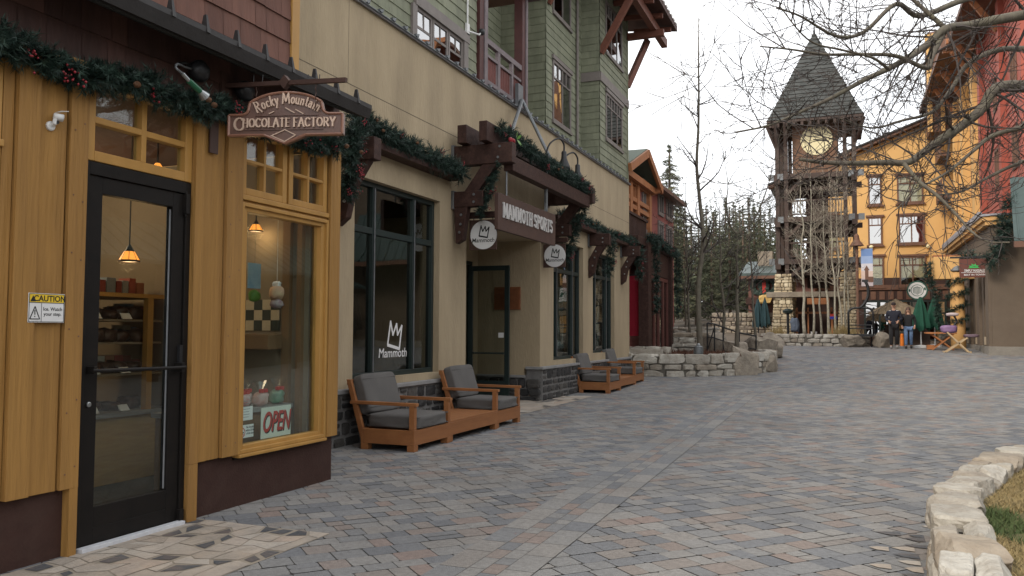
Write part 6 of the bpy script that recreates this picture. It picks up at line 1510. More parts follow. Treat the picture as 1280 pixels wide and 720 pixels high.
# low wall in front of the tower
t = thing('tower_planter', 'low pale stone planter wall in front of the clock tower aspens', 'planter', (-1, 38.5, .8)); random.seed(14)
mb = MB(); core = MB(); pw_ = [(-3.9,39.4),(-3.0,38.6),(-1.6,38.0),(-.3,37.9),(.9,38.0)]
block_wall(mb, pw_, .52, .4, .38, .17, n=3, jit=.06, core=core, gap=.018); mb.build('stone_blocks', m_wallstone, t); core.build('mortar_core', m_mortar, t)
mb = MB(); mb.box((-3.7,38.5,.7),(1.2,40.5,1.24)); struct(mb, 'tower_mulch', m_soil)
mb = MB(); random.seed(3)
for i in range(500):
    c = random.choice([(-.35,38.6),(-.1,38.7),(.15,38.6),(-2.9,39.1)]); p = V((c[0]+random.gauss(0,.18),c[1]+random.gauss(0,.15),1.23)); a = random.random()*6.28; mb.tri(p+V((.012,0,0)),p-V((.012,0,0)),p+V((math.cos(a)*.15,math.sin(a)*.15,random.uniform(.25,.6))),random.uniform(.45,1))
tag(mb.build('tall_grass', m_straw), 'clumps of tall dry grass at the foot of the aspens', 'grass', kind='stuff')
for px in (985,1018):
    p = on(px, 413, 'y', 39.9); t = thing('outdoor_heater' if px == 985 else 'plant_pot', 'dark wrapped post by the left stone pier' if px == 985 else 'small white pot between the aspen trunks', 'post' if px == 985 else 'pot', (p.x,39.9,1.2))
    if px == 985: 
        MB().tube([(p.x,39.9,1.2),(p.x,39.9,2.3)], .06, 8).build('post', m_iron, t); MB().lathe([(.05,2.25),(.2,2.3),(.24,2.4),(.1,2.5)], (p.x,39.9,0), 12).build('hood', m_winframe, t); MB().rock((p.x+.3,39.9,1.75),(.35,.3,.6),4,.15,seed=2).build('cover', pmat('blue_cover',(.12,.15,.2),(.08,.1,.14),4,.9), t)
    else: MB().lathe([(.1,1.22),(.14,1.45),(.12,1.45),(.1,1.4)], (p.x,39.3,0), 12).build('pot', m_white, t)

# ------------------------------------------------------------------ brown building left of the tower
br = thing('brown_lodge', 'distant brown building with teal roof and stone chimney left of the tower', 'building', (-6, 52, 1))
a, b = on(936,420,'y',52), on(985,330,'y',52)
MB().box((a.x,52,.5),(b.x+1.5,60,4.9)).build('wall', pmat('mauve_brown_siding',(.16,.075,.06),(.12,.058,.047),2,.8), br)
mb = MB(); mb.hexa([(a.x-.5,51.3,4.75),(b.x+2,51.3,4.75),(b.x+2,57,5.9),(a.x-.5,57,5.9),(a.x-.5,51.3,4.95),(b.x+2,51.3,4.95),(b.x+2,57,6.1),(a.x-.5,57,6.1)]); mb.build('roof', m_teal, br)
c = on(957,322,'y',55); MB().box((c.x-.45,54.6,5),(c.x+.45,55.4,6.55)).build('chimney', m_rubble, br)
MB().box((a.x-.5,51.2,4.6),(b.x+2,51.35,4.78)).build('fascia', m_brown, br)
mb = MB(); stone_face(mb, (a.x-2.2,51.9,0), (1,0,0), 4.2, .6, 2.6, .25, .36, .12, 3, .1, .03); mb.build('stone_base', m_rubble, br)
mb = MB(); 
for px in (950,960):
    p = on(px,358,'y',51.95); 
    for k in range(14): a_ = k*.449; mb.rock((p.x+.42*math.cos(a_),51.9,p.z+.42*math.sin(a_)),(.3,.2,.3),2,.2,.3,0,k)
mb.build('wreath_pair', m_needle, br)
p = on(955,352,'y',51.85); MB().box((p.x-.1,51.8,p.z-.7),(p.x+.1,51.84,p.z+.5)).build('wreath_ribbon', m_red_ink, br)
mb = MB(); p = on(957,375,'y',50.5); mb.box((p.x-1.1,50.2,p.z-.25),(p.x+1.6,51.9,p.z-.05)); mb.box((p.x-1.1,50.2,p.z-.05),(p.x+1.6,50.3,p.z+.15)); mb.build('balcony', m_wood_dk, br)
p = on(956,374,'y',50.2); MB().rock((p.x,50.1,p.z),(.7,.3,.5),3,.2,seed=3).build('balcony_ornament', pmat('straw_ornament',(.55,.38,.15),(.45,.3,.1),4,.8), br)
def folded(p, h, r, m_, lab, grp):
    t = thing('closed_umbrella', lab, 'umbrella', p, grp); x,y,z = p
    MB().tube([(x,y,z),(x,y,z+h)], .03, 6).build('pole', m_white if m_ is not m_tealc else m_iron, t)
    mb = MB(); n = 14; prof = [(r*.95,h*.36),(r,h*.42),(r*.8,h*.6),(r*.5,h*.8),(r*.12,h*.97)]
    for rr, hh in prof:
        for k in range(n): a_ = 2*math.pi*k/n; q = rr*(1.12 if k % 2 else .8); mb.v.append((x+q*math.cos(a_),y+q*math.sin(a_),z+hh+(.06*h*random.uniform(-1,1) if hh < h*.4 else 0)))
    for i in range(len(prof)-1):
        for k in range(n): mb.face((i*n+k,i*n+(k+1)%n,(i+1)*n+(k+1)%n,(i+1)*n+k))
    mb.build('canopy', m_, t); MB().lathe([(.25,0),(.25,.08),(.06,.12)], p, 14).build('foot', m_white if m_ is not m_tealc else m_iron, t)
m_tealc = pmat('blue_teal_cloth', (.022,.055,.066), (.015,.037,.045), 5, .9); m_greenc2 = pmat('green_cloth', (.01,.075,.045), (.007,.05,.03), 5, .85)
for px, lab in ((948,'closed teal umbrella left of the pair by the tower'),(956.5,'closed teal umbrella nearest the tower pier')):
    p = on(px,415,'y',44); folded((p.x,44,.9), 2.3, .27, m_tealc, lab, 'closed teal umbrellas')

# ------------------------------------------------------------------ yellow building
YY = 56.
yb = thing('yellow_lodge', 'large yellow stucco lodge with brown window trim and a dark brown ground floor band', 'building', (3, YY, .85))
def ypt(px, py): p = on(px, py, 'y', YY); return p.x, p.z
wins = [(1086,222,1101,255,1),(1122,221,1153,252,2),(1086,273,1102,305,1),(1124,271,1155,303,2),(1125,322,1157,356,2),(1086,322,1104,357,1),(1012,222,1020,262,1),(1035,270,1046,310,1)]
top = [(-4.5,10.6),(.5,12.6),(4.6,14.2),(4.6,4.8),(-4.5,4.8)]
mb = MB(); mb.prism([(-1.9,4.8),(7,4.8),(7,15.0),(4.6,14.2),(.5,12.6),(-1.9,11.7)], (0,YY,0), (1,0,0), UY, -8); mb.build('stucco_wall', m_yel, yb)
mb = MB(); mb.beam((-4.6,YY-.35,10.75),(5.2,YY-.35,14.55),.5,.16); mb.build('rake_board', m_brown, yb)
mb = MB(); mb.hexa([(-4.6,YY-.7,10.9),(5.4,YY-.7,14.7),(5.4,YY+9,14.7),(-4.6,YY+9,10.9),(-4.6,YY-.7,11.0),(5.4,YY-.7,14.8),(5.4,YY+9,14.8),(-4.6,YY+9,11.0)]); mb.build('roof', m_roof_dk, yb)
MB().box((-1.9,YY-.02,.6),(7,YY+7,4.79)).build('ground_floor', m_dkband, yb)
mb = MB(); mb.box((-1.9,YY-.12,4.05),(7,YY-.021,4.35)); 
for i in range(16): mb.box((-1.6+i*.5,YY-.08,3.45),(-1.3+i*.5,YY-.021,3.95))
mb.build('band_panels', m_brown, yb)
for i, (a0,b0,a1,b1,n) in enumerate(wins):
    x0,z1 = ypt(a0,b0); x1,z0 = ypt(a1,b1); e = .13
    o = MB(); frame_xz(o, YY-.10, YY+.02, x0-e*.4, x1+e*.4, z0-e*.4, z1+e*.4, .09, [x0+(x1-x0)*k/n for k in range(1,n)], (z1-(z1-z0)*.28,), .07)
    for k in range(2*n): xx = x0+(x1-x0)*(k+.5)/(2*n)*1.0; o.box((xx-.02,YY-.08,z1-(z1-z0)*.28),(xx+.02,YY-.03,z1-.03))
    o.box((x0-.18,YY-.14,z1+.06),(x1+.18,YY-.003,z1+.18)); o.box((x0-.15,YY-.16,z0-.17),(x1+.15,YY-.003,z0-.06)); o = o.build('window', m_brown, yb)
    MB().box((x0,YY-.035,z0),(x1,YY-.03,z1)).build('pane', m_glass_up if i in (0,2,3) else m_glass, o); MB().box((x0,YY-.02,z0),(x1,YY-.01,z1)).build('curtain', m_curtain, o)
for px, py in ((1160,308),(1089,309)): x,z = ypt(px,py); MB().lathe([(.12,0),(.12,-.2),(.05,-.24)], (x,YY,z), 8, axis='y').build('wall_lamp', m_clock, yb)
# street level fittings
o = MB(); frame_xz(o, YY-.12, YY-.03, 1.0, 5.6, .9, 3.4, .12, (1.9,2.8,3.7,4.6), (2.6,), .1); o = o.build('shopfront', m_winframe, yb); MB().box((1.05,YY-.06,.95),(5.55,YY-.055,3.35)).build('pane', m_glass_up, o)
# right wing
wg = thing('orange_wing', 'tall orange and red wing with brown balconies along the right side of the plaza', 'building', (6, 45, .8)); WX = 6.0
wallholes(MB(), WX+.4, 43.6, YY, .7, 14.6, [(46,47.2,8.2,9.6),(49,50.2,8.2,9.6),(46,47.2,11,12.4),(49,50.2,11,12.4),(52.5,54.6,9.2,13.4),(46,47.2,5.8,7.1),(49,50.2,5.8,7.1)], .4).build('orange_wall', m_org, wg)
wallholes(MB(), WX+.4, 33.2, 43.6, .7, 14.9, [(35,36.2,7.6,9.2),(39,40.2,7.6,9.2),(35,36.2,10.8,12.2),(39,40.2,10.8,12.2)], .4).build('red_wall', m_redw, wg)
MB().box((WX,33.0,5.6),(16,33.198,14.9)).build('end_wall', m_stucco_br, wg)
mb = MB(); z = 5.7
while z < 14.7: mb.hexa([(WX+.001,33.25,z),(WX-.03,33.25,z),(WX-.03,43.55,z),(WX+.001,43.55,z),(WX+.001,33.25,z+.22),(WX-.004,33.25,z+.22),(WX-.004,43.55,z+.22),(WX+.001,43.55,z+.22)], random.random()) if not any(a < z+.1 < b for a, b in ((7.5,9.3),(10.7,12.3))) else None; z += .225
mb.build('lap_siding', m_redw, wg)
mb = MB()
for y in (44.2,48.1,51.4,55.4): mb.box((WX+.002,y-.35,5.6),(WX-.35,y+.35,14.2))
mb.each('pilaster', m_yel, wg)
mb = MB()
for y in (33.3,37.6,42.9): mb.box((WX+.002,y-.3,5.6),(WX-.22,y+.3,14.8))
mb.each('red_pilaster', m_redw, wg)
for y0,y1,z0,z1 in ((46,47.2,8.2,9.6),(49,50.2,8.2,9.6),(46,47.2,11,12.4),(49,50.2,11,12.4),(35,36.2,7.6,9.2),(39,40.2,7.6,9.2),(35,36.2,10.8,12.2),(39,40.2,10.8,12.2),(46,47.2,5.8,7.1),(49,50.2,5.8,7.1)):
    o = frame_yz(MB(), WX-.04, WX+.2, y0, y1, z0, z1, .1, ((y0+y1)/2,), (), .06).build('window', m_brown, wg); MB().box((WX+.10,y0+.05,z0+.05),(WX+.11,y1-.05,z1-.05)).build('pane', m_glass_up, o)
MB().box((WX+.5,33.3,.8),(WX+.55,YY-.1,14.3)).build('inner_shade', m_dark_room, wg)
mb = MB()
for z in (9.2, 11.6): mb.box((WX-.9,52.4,z-.1),(WX-.36,55.4,z+.1)); mb.box((WX-.9,52.4,z+.1),(WX-.84,55.4,z+1.0))
mb.box((4.7,53.8,13.2),(WX-.01,55.9,19.2)); mb.build('brown_balcony', m_brown, wg)
mb = MB(); mb.box((4.55,53.5,18.2),(5.0,54.0,19.0)); mb.box((4.6,53.6,13.2),(4.85,53.78,18.2)); mb.box((5.3,53.6,13.2),(5.5,53.78,18.2)); mb.each('balcony_post', m_yel, wg)
mb = MB(); mb.hexa([(WX-1.6,44,15.1),(16,44,15.5),(16,57,15.5),(WX-1.6,57,15.1),(WX-1.6,44,15.35),(16,44,15.7),(16,57,15.7),(WX-1.6,57,15.35)]); mb.hexa([(WX-1.4,33.6,14.9),(16,33.6,15.1),(16,43.9,15.1),(WX-1.4,43.9,14.9),(WX-1.4,33.6,15.1),(16,33.6,15.3),(16,43.9,15.3),(WX-1.4,43.9,15.1)]); mb.build('roof', m_brown, wg)
mb = MB()
for y in (33.3,37.6,42.9,44.3,48.1,51.4): mb.beam((WX-.2,y,13.6),(WX-1.2,y,15.1),.16,.2); mb.beam((WX,y,15.05),(WX-1.5,y,15.05),.18,.22)
mb.each('eave_bracket', m_orl, wg)
# massage shop
ms = thing('massage_shop', 'single storey brown stucco shop with stepped piers and dark slot windows on the right', 'shop', (4.7, 36, .7)); QX = 4.7
wallholes(MB(), QX+.5, 33.352, 45.5, .95, 5.35, [(34.0,34.75,1.3,3.75),(36.2,37.0,1.3,3.75),(38.6,39.4,1.3,3.5)], .5).build('stucco_wall', m_stucco_br, ms)
MB().box((QX,33.0,.95),(14,33.35,5.35)).build('end_wall', m_stucco_br, ms)
mb = MB()
for y in (33.0,35.2,37.6): mb.box((QX-.002,y+.02,.962),(QX-.10,y+.7,3.9))
mb.each('pier', m_stucco_br, ms)
mb = MB(); mb.box((QX-.14,32.9,.5),(QX+.3,45.5,.96)); mb.box((QX+.3,32.9,.5),(14,33.3,.96)); mb.build('concrete_plinth', pmat('concrete',(.25,.23,.2),(.18,.165,.145),3,.9,.3,20), ms)
for y0,y1,z1 in ((34.0,34.75,3.75),(36.2,37.0,3.75),(38.6,39.4,3.5)):
    o = frame_yz(MB(), QX+.25, QX+.33, y0, y1, 1.3, z1, .08).build('window', m_brown, ms); MB().box((QX+.29,y0+.05,1.35),(QX+.295,y1-.05,z1-.05)).build('pane', m_glass, o); MB().box((QX-.02,y0,1.0),(QX-.004,y1,1.29)).build('tile_sill', m_curtain, ms)
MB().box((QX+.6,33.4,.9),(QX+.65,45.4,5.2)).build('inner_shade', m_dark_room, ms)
mb = MB(); mb.box((QX-.25,32.8,5.35),(QX+.6,45.6,5.5)); mb.box((QX-.16,32.85,5.2),(QX+.0,45.55,5.35)); mb.box((QX,32.75,5.35),(14,33.3,5.5)); mb.box((QX,32.85,5.2),(14,33.0,5.35)); mb.build('cornice', m_org, ms)
mb = MB(); mb.box((QX-.3,32.75,5.5),(QX+.6,45.6,5.58)); mb.box((QX,32.7,5.5),(14,33.3,5.58)); mb.build('parapet_cap', m_flash, ms)
for i in range(34): MB().box((QX-.33,33.2+i*.36,5.58),(QX-.2,33.3+i*.36,5.72)).build('snow_guard', m_flash, ms)
a_, b_ = on(1262,250,'y',31.5), on(1280,320,'y',32.8)
mb = MB(); mb.hexa([(5.15,31.3,4.4),(9,31.3,4.4),(9,32.98,6.7),(5.35,32.98,6.7),(5.15,31.3,4.5),(9,31.3,4.5),(9,32.98,6.85),(5.35,32.98,6.85)]); 
for i in range(8): mb.beam((5.3+i*.45,31.3,4.52),(5.45+i*.45,32.98,6.87),.03,.05)
mb.build('metal_awning', m_teal, ms); MB().box((5.15,31.25,4.25),(9,31.4,4.45)).build('awning_fascia', m_brown, ms)
garland('thick pine garland hanging over the corner of the brown massage shop', [tuple(on(px,py,'y',32.4)) for px,py in ((1261,250),(1258,275),(1252,300),(1243,318),(1236,330))], .4, 90, 17, 0, 0, .2, nper=16)
garland('bushy pine garland above the massage sign', [tuple(on(px,py,'y',34.0)) for px,py in ((1204,328),(1213,322),(1222,330))], .35, 110, 18, 0, 0, .2, nper=16)
sy2 = 33.6
p0, p1 = on(1199,324,'y',sy2), on(1237,346.5,'y',sy2)
t = thing('massage_sign', 'brown hanging massage sign with green leaf emblem and white lettering', 'sign', ((p0.x+p1.x)/2, sy2, p1.z))
MB().box((p0.x,sy2-.04,p1.z),(p1.x,sy2+.04,p0.z)).build('board', pmat('maroon_board',(.14,.045,.032),(.11,.036,.026),3,.6), t); cx2, w2, h2 = (p0.x+p1.x)/2, p1.x-p0.x, p0.z-p1.z
MB().beam((p0.x-.3,sy2,p0.z+.06),(p1.x+.2,sy2,p0.z+.06),.06,.06).build('arm', m_iron, t)
lf = []
for k in range(16):
    a_ = math.pi*k/15; r_ = (.175 if k % 3 == 0 else .12); lf.append((r_*1.15*math.cos(a_), r_*1.0*math.sin(a_)))
MB().prism(lf, (cx2-.02,sy2-.041,p1.z+h2*.5), (1,0,0), UY, .01).build('leaf_emblem', pmat('emblem_green',(.05,.42,.10),(.04,.36,.08),5,.5), t)
text('lettering', 'SIMPLY MASSAGE', .125, (cx2,sy2-.042,p1.z+h2*.36), (1,0,0), UY, m_signwhite, t, .003, .002, sx=w2*.92/1.28); text('small_lettering', 'BEST IN TOWN', .085, (cx2,sy2-.042,p1.z+h2*.14), (1,0,0), UY, m_signwhite, t, .003, .001, sx=1.15)
MB().box((cx2-w2*.45,sy2-.044,p1.z+h2*.255),(cx2+w2*.45,sy2-.041,p1.z+h2*.275)).build('rule', m_signwhite, t)

# yellow gateway column with garland
gw = thing('gateway_column', 'round yellow garlanded column carrying a wide yellow beam beside the massage shop', 'column', (3.95, 37.2, .8))
ca, cb_ = on(1187,360,'y',37.2), on(1206,360,'y',37.2); ccx = (ca.x+cb_.x)/2; cr_ = (cb_.x-ca.x)/2
MB().lathe([(cr_*1.02,.7),(cr_,1.6),(cr_*.95,3.85)], (ccx,37.2,0), 20).build('shaft', m_org, gw, smooth=True)
q0, q1 = on(1166,322,'y',37.3), on(1204,349,'y',37.3); MB().box((q0.x,37.0,q1.z),(q1.x+.4,37.6,q0.z)).build('beam', m_yel, gw, bevel=.02)
mb = MB(); mb.box((q0.x,37.02,q0.z),(q1.x+.4,37.58,q0.z+.08)); mb.build('beam_cap', m_orl, gw)
MB().lathe([(.28,3.85),(.34,3.9),(.2,4.1),(.2,4.35)], (ccx,37.2,0), 12).build('capital', m_grey_steel, gw)
hx = [(ccx+(cr_+.06)*math.cos(k*.55), 37.2+(cr_+.06)*math.sin(k*.55), 1.5+k*.047) for k in range(52)]
garland('pine garland wound in a spiral round the yellow column', hx, .17, 55, 19, 0, 0, .13, nper=14)
garland('pine garland draped down the left end of the yellow beam', [tuple(on(px,py,'y',36.9)) for px,py in ((1160,330),(1160,342),(1163,352),(1170,365),(1172,385),(1175,405),(1178,415))], .26, 80, 20, 0, 0, .16, nper=14)
# round coffee sign
c = on(1146.5,363,'y',46); t = thing('round_coffee_sign', 'round white coffee shop sign with dark ring hanging beside the yellow beam', 'sign', c)
rr = .46; MB().lathe([(rr,.04),(rr,-.04)], c, 32, axis='y').build('disc', m_signwhite, t); 
mb = MB()
for k in range(32):
    A, B = 2*math.pi*k/32, 2*math.pi*(k+1)/32
    for r0, r1 in ((.9,1.05),(.58,.64)): mb.quad(*[(c.x+rr*q*math.cos(u), c.y-.042, c.z+rr*q*math.sin(u)) for q,u in ((r0,A),(r1,A),(r1,B),(r0,B))])
    if k in (0,1,15,16): mb.quad(*[(c.x+rr*q*math.cos(u), c.y-.0425, c.z+rr*q*math.sin(u)) for q,u in ((.68,A),(.86,A),(.86,B),(.68,B))])
for i in range(-3,4): mb.tube([(c.x+i*.055,c.y-.045,c.z-.22+abs(i)*.03),(c.x+i*.06,c.y-.045,c.z+.02+.03*abs(i)),(c.x+i*.035,c.y-.045,c.z+.2-abs(i)*.015)], .012, 4)
mb.build('emblem', pmat('deep_green',(.02,.10,.07),(.015,.07,.05),4,.5), t)
mb = MB(); mb.tube([(c.x+.0,c.y,c.z+rr),(c.x+.3,c.y,c.z+rr+.12),(c.x+.75,c.y,c.z+.2)], .03, 6); mb.tube([(c.x+.45,c.y,c.z),(c.x+.9,c.y,c.z-.05)], .02, 6); mb.build('hanger', m_iron, t)
# thatch pavilion umbrella
p = on(1120.5,425,'y',42); t = thing('thatched_parasol', 'wide thatched parasol on a dark post behind the walking couple', 'parasol', (p.x,42,.85)); rr = 1.2
zc = on(1126,391,'y',42).z; zt = on(1126,374,'y',42).z
mb = MB(); random.seed(9); nl = 6
for i in range(nl):
    f0, f1 = i/nl, (i+1)/nl; r0, r1 = rr*(1-f0)+.05, rr*(1-f1)+.03; z0_, z1_ = zc+(zt-zc)*f0, zc+(zt-zc)*f1
    for k in range(36):
        A, B = 2*math.pi*k/36, 2*math.pi*(k+1)/36; dr = random.uniform(-.03,.05); mb.quad((p.x+(r0+dr)*math.cos(A),42+(r0+dr)*math.sin(A),z0_-.06+random.uniform(-.03,.02)),(p.x+(r0+dr)*math.cos(B),42+(r0+dr)*math.sin(B),z0_-.06+random.uniform(-.03,.02)),(p.x+r1*math.cos(B),42+r1*math.sin(B),z1_+.02),(p.x+r1*math.cos(A),42+r1*math.sin(A),z1_+.02),random.random())
mb.build('thatch', pmat('thatch',(.26,.2,.13),(.17,.13,.085),20,.95,tone=[(0,(.18,.14,.09)),(1,(.3,.235,.155))]), t); MB().tube([(p.x,42,.85),(p.x,42,zt-.05)], .06, 8).build('post', m_iron, t)
for px, y, lab in ((1151.5,37.2,'closed green umbrella on a white stand behind the woman'),(1169,38.2,'closed green umbrella partly behind the garlanded column')):
    b = on(px,430,'y',y); folded((b.x,y,g(y)), 2.12, .34, m_greenc2, lab, 'closed green umbrellas')
p = on(1127.5,425,'y',39.5); tag(MB().lathe([(.08,0),(.08,.08),(.065,.4),(.065,.5),(.03,.53)], (p.x,39.5,g(39.5)), 12).build('orange_bollard', pmat('orange_plastic',(.75,.2,.02),(.65,.17,.02),5,.5)), 'orange plastic bollard standing between the walking couple', 'bollard')
p = on(1140,415,'y',43); t = thing('timber_cabinet', 'rough wooden outdoor counter under the thatched parasol', 'counter', (p.x,43,.85)); MB().box((p.x-.2,42.8,.85),(p.x+.75,43.4,1.95)).build('cabinet', m_wood_tower, t); MB().box((p.x-.3,42.7,1.95),(p.x+.85,43.5,2.02)).build('counter_top', m_orl, t)
# banner post
bx0 = on(1073,432,'y',39.2); t = thing('lamp_post', 'slim rust red lamp post with bell shade carrying the mountain banner', 'lamp post', (bx0.x,39.2,.83))
zt = on(1073,292,'y',39.2).z; zs = on(1073,306,'y',39.2).z
MB().tube([(bx0.x,39.2,.83),(bx0.x,39.2,zs)], .06, 8).build('post', m_brown, t); MB().lathe([(.3,zs-.05),(.27,zs),(.13,zs+.2),(.1,zs+.4),(.04,zt)], (bx0.x,39.2,0), 14).build('lamp_shade', m_brown, t)
p0, p1 = on(1076,311,'y',39.2), on(1091.5,357.5,'y',39.2)
t = thing('street_banner', 'blue and white banner picturing a tower under a hazy sky on the lamp post', 'banner', (p0.x,39.2,p1.z)); w_, h_ = p1.x-p0.x, p0.z-p1.z
bm_ = MB(); ramp = [(.46,.40,.42),(.62,.48,.42),(.60,.58,.62),(.30,.40,.62),(.16,.26,.5)]; ms_ = [pmat('banner_blue%d'%i, c, tuple(x*.88 for x in c), 4, .8) for i, c in enumerate(ramp)]
for i in range(5): bm_.mi = i; bm_.box((p0.x,39.19,p1.z+h_*i/5),(p1.x,39.21,p1.z+h_*(i+1)/5))
bm_.build('cloth', ms_, t)
mb = MB(); x_ = p0.x+w_*.32; mb.box((x_,39.185,p1.z+h_*.12),(x_+.14,39.189,p1.z+h_*.42)); mb.prism([(-.05,0),(.19,0),(.07,.22)], (x_,39.189,p1.z+h_*.42), (1,0,0), UY, .004); mb.box((x_+.14,39.186,p1.z+h_*.1),(x_+.34,39.189,p1.z+h_*.25)); mb.build('tower_picture', m_brown, t)
mb = MB(); mb.tube([(bx0.x,39.2,p0.z+.03),(p1.x+.03,39.2,p0.z+.03)], .015, 6); mb.tube([(bx0.x,39.2,p1.z-.03),(p1.x+.03,39.2,p1.z-.03)], .015, 6); mb.build('arms', m_iron, t)
# old chairlift seat
ly = 37.6; A = lambda px, py: on(px, py, 'y', ly)
t = thing('chairlift_seat', 'black looped ski lift chair with curved hanger standing as a bench', 'ski lift chair', (A(1077,424).x, ly, g(ly)))
l0, l1, zb, zt = A(1061,424).x, A(1092,424).x, A(1077,419).z, A(1077,385).z; rr = .25
loop = [(l0,zb),(l0,zt-rr)]+[(l0+rr-rr*math.cos(R(a_)), zt-rr+rr*math.sin(R(a_))) for a_ in range(15,91,15)]+[(l1-rr+rr*math.sin(R(a_)), zt-rr+rr*math.cos(R(a_))) for a_ in range(0,91,15)]+[(l1,zb)]
MB().tube([(x,ly,z) for x,z in loop], .045, 8).build('frame', m_iron, t, smooth=True)
hp = [A(*q) for q in ((1075,385),(1081,379),(1085,370),(1085,360),(1082,352))]; MB().tube(smooth([tuple(p) for p in hp],4), .06, 8).build('hanger', m_iron, t, smooth=True)
MB().box((hp[-1].x-.14,ly-.06,hp[-1].z-.02),(hp[-1].x+.1,ly+.06,hp[-1].z+.08)).build('grip', m_iron, t)
mb = MB(); mb.box((l0,ly-.5,zb-.06),(l1,ly+.05,zb+.05)); mb.build('seat', m_iron, t, bevel=.01)
mb = MB(); 
for z in (zb+.28,zb+.42): mb.tube([(l0,ly+.02,z),(l1,ly+.02,z)], .025, 6)
mb.build('backrest', m_iron, t)
mb = MB(); 
for x in (l0+.08,l1-.08): mb.tube([(x,ly-.1,zb),(x,ly-.1,g(ly))], .04, 6)
mb.each('support', m_iron, t)
# massage chair and wooden trestle
c = gr(1176,438); z0_ = c.z; t = thing('trestle_table', 'orange brown wooden trestle table with crossed legs beside the yellow column', 'table', c)
m_tr = pmat('cedar', (.42,.17,.06),(.32,.12,.04),5,.6)
for s in (0, .62):
    MB().beam((c.x-.3,c.y+s,z0_+.02),(c.x+.45,c.y+s,z0_+.62),.05,.09,up=(0,1,0)).build('leg', m_tr, t); MB().beam((c.x+.45,c.y+s+.05,z0_+.02),(c.x-.3,c.y+s+.05,z0_+.62),.05,.09,up=(0,1,0)).build('leg', m_tr, t)
MB().box((c.x-.5,c.y-.1,z0_+.63),(c.x+.55,c.y+.78,z0_+.69)).build('tabletop', m_tr, t, bevel=.006); MB().box((c.x-.45,c.y+.2,z0_+.03),(c.x-.2,c.y+.5,z0_+.2)).build('lower_box', m_tr, t)
c = gr(1196,441); z0_ = c.z; t = thing('massage_chair', 'purple padded portable massage chair with pale wooden frame', 'massage chair', c)
m_pur = pmat('purple_vinyl',(.22,.13,.25),(.17,.10,.2),4,.5); m_pale = pmat('pale_ash',(.5,.37,.22),(.4,.29,.17),5,.6)
mb = MB(); mb.beam((c.x-.35,c.y,z0_+.02),(c.x+.35,c.y,z0_+.55),.05,.06,up=(0,1,0)); mb.beam((c.x+.4,c.y,z0_+.02),(c.x-.3,c.y,z0_+.75),.05,.06,up=(0,1,0)); mb.beam((c.x-.35,c.y+.4,z0_+.02),(c.x+.35,c.y+.4,z0_+.55),.05,.06,up=(0,1,0)); mb.beam((c.x+.4,c.y+.4,z0_+.02),(c.x-.3,c.y+.4,z0_+.75),.05,.06,up=(0,1,0)); mb.beam((c.x-.4,c.y-.05,z0_+.03),(c.x-.4,c.y+.45,z0_+.03),.05,.05); mb.beam((c.x+.45,c.y-.05,z0_+.03),(c.x+.45,c.y+.45,z0_+.03),.05,.05); mb.build('frame', m_pale, t)
MB().rock((c.x-.22,c.y+.2,z0_+.86),(.55,.45,.3),6,.06,seed=1,tilt=.0,pw=3.5).build('chest_pad', m_pur, t, smooth=True); MB().rock((c.x+.5,c.y+.2,z0_+.62),(.5,.4,.12),6,.05,seed=2,pw=4).build('seat', pmat('dusky_vinyl',(.16,.11,.14),(.12,.08,.1),4,.5), t, smooth=True)
MB().rock((c.x-.1,c.y+.2,z0_+1.4),(.42,.32,.13),5,.05,seed=3,pw=3).build('face_cradle', pmat('pale_pad',(.5,.42,.42),(.42,.34,.34),4,.6), t, smooth=True); MB().tube([(c.x-.1,c.y+.2,z0_+.9),(c.x+.05,c.y+.2,z0_+1.15),(c.x-.05,c.y+.2,z0_+1.38)], .04, 6).build('neck', m_iron, t)
c2_ = gr(1180,434); tag(MB().rock((c2_.x+.3,c2_.y+1.2,c2_.z+.35),(.7,.6,.65),7,.13,seed=4,pw=3).build('boulder', m_rock), 'grey boulder half hidden behind the wooden trestle table', 'boulder', 'granite boulders round the planters')
# opposite shopfront standing outside the frame, mirrored by the shop windows
op = thing('opposite_shop', 'tan shop with a teal standing seam awning across the plaza from the sports shop', 'shop', (9, 14, 0))
mb = MB(); mb.box((9.5,-2,0),(13,31,7.2)); mb.build('wall', m_stucco_br, op); mb = MB(); mb.hexa([(7.6,-2,3.2),(9.5,-2,4.4),(9.5,31,4.4),(7.6,31,3.2),(7.6,-2,3.3),(9.5,-2,4.5),(9.5,31,4.5),(7.6,31,3.3)])
for i in range(66): mb.beam((7.6,-1.9+i*.5,3.31),(9.5,-1.9+i*.5,4.52),.03,.06)
mb.build('metal_awning', m_teal, op)
for y in (2,8,14,20,26):
    MB().box((9.4,y-2,.6),(9.5,y+2,2.9)).build('window', m_winframe, op); MB().box((7.75,y-3.1,0),(7.95,y-2.9,3.3)).build('post', m_wood_dk, op)
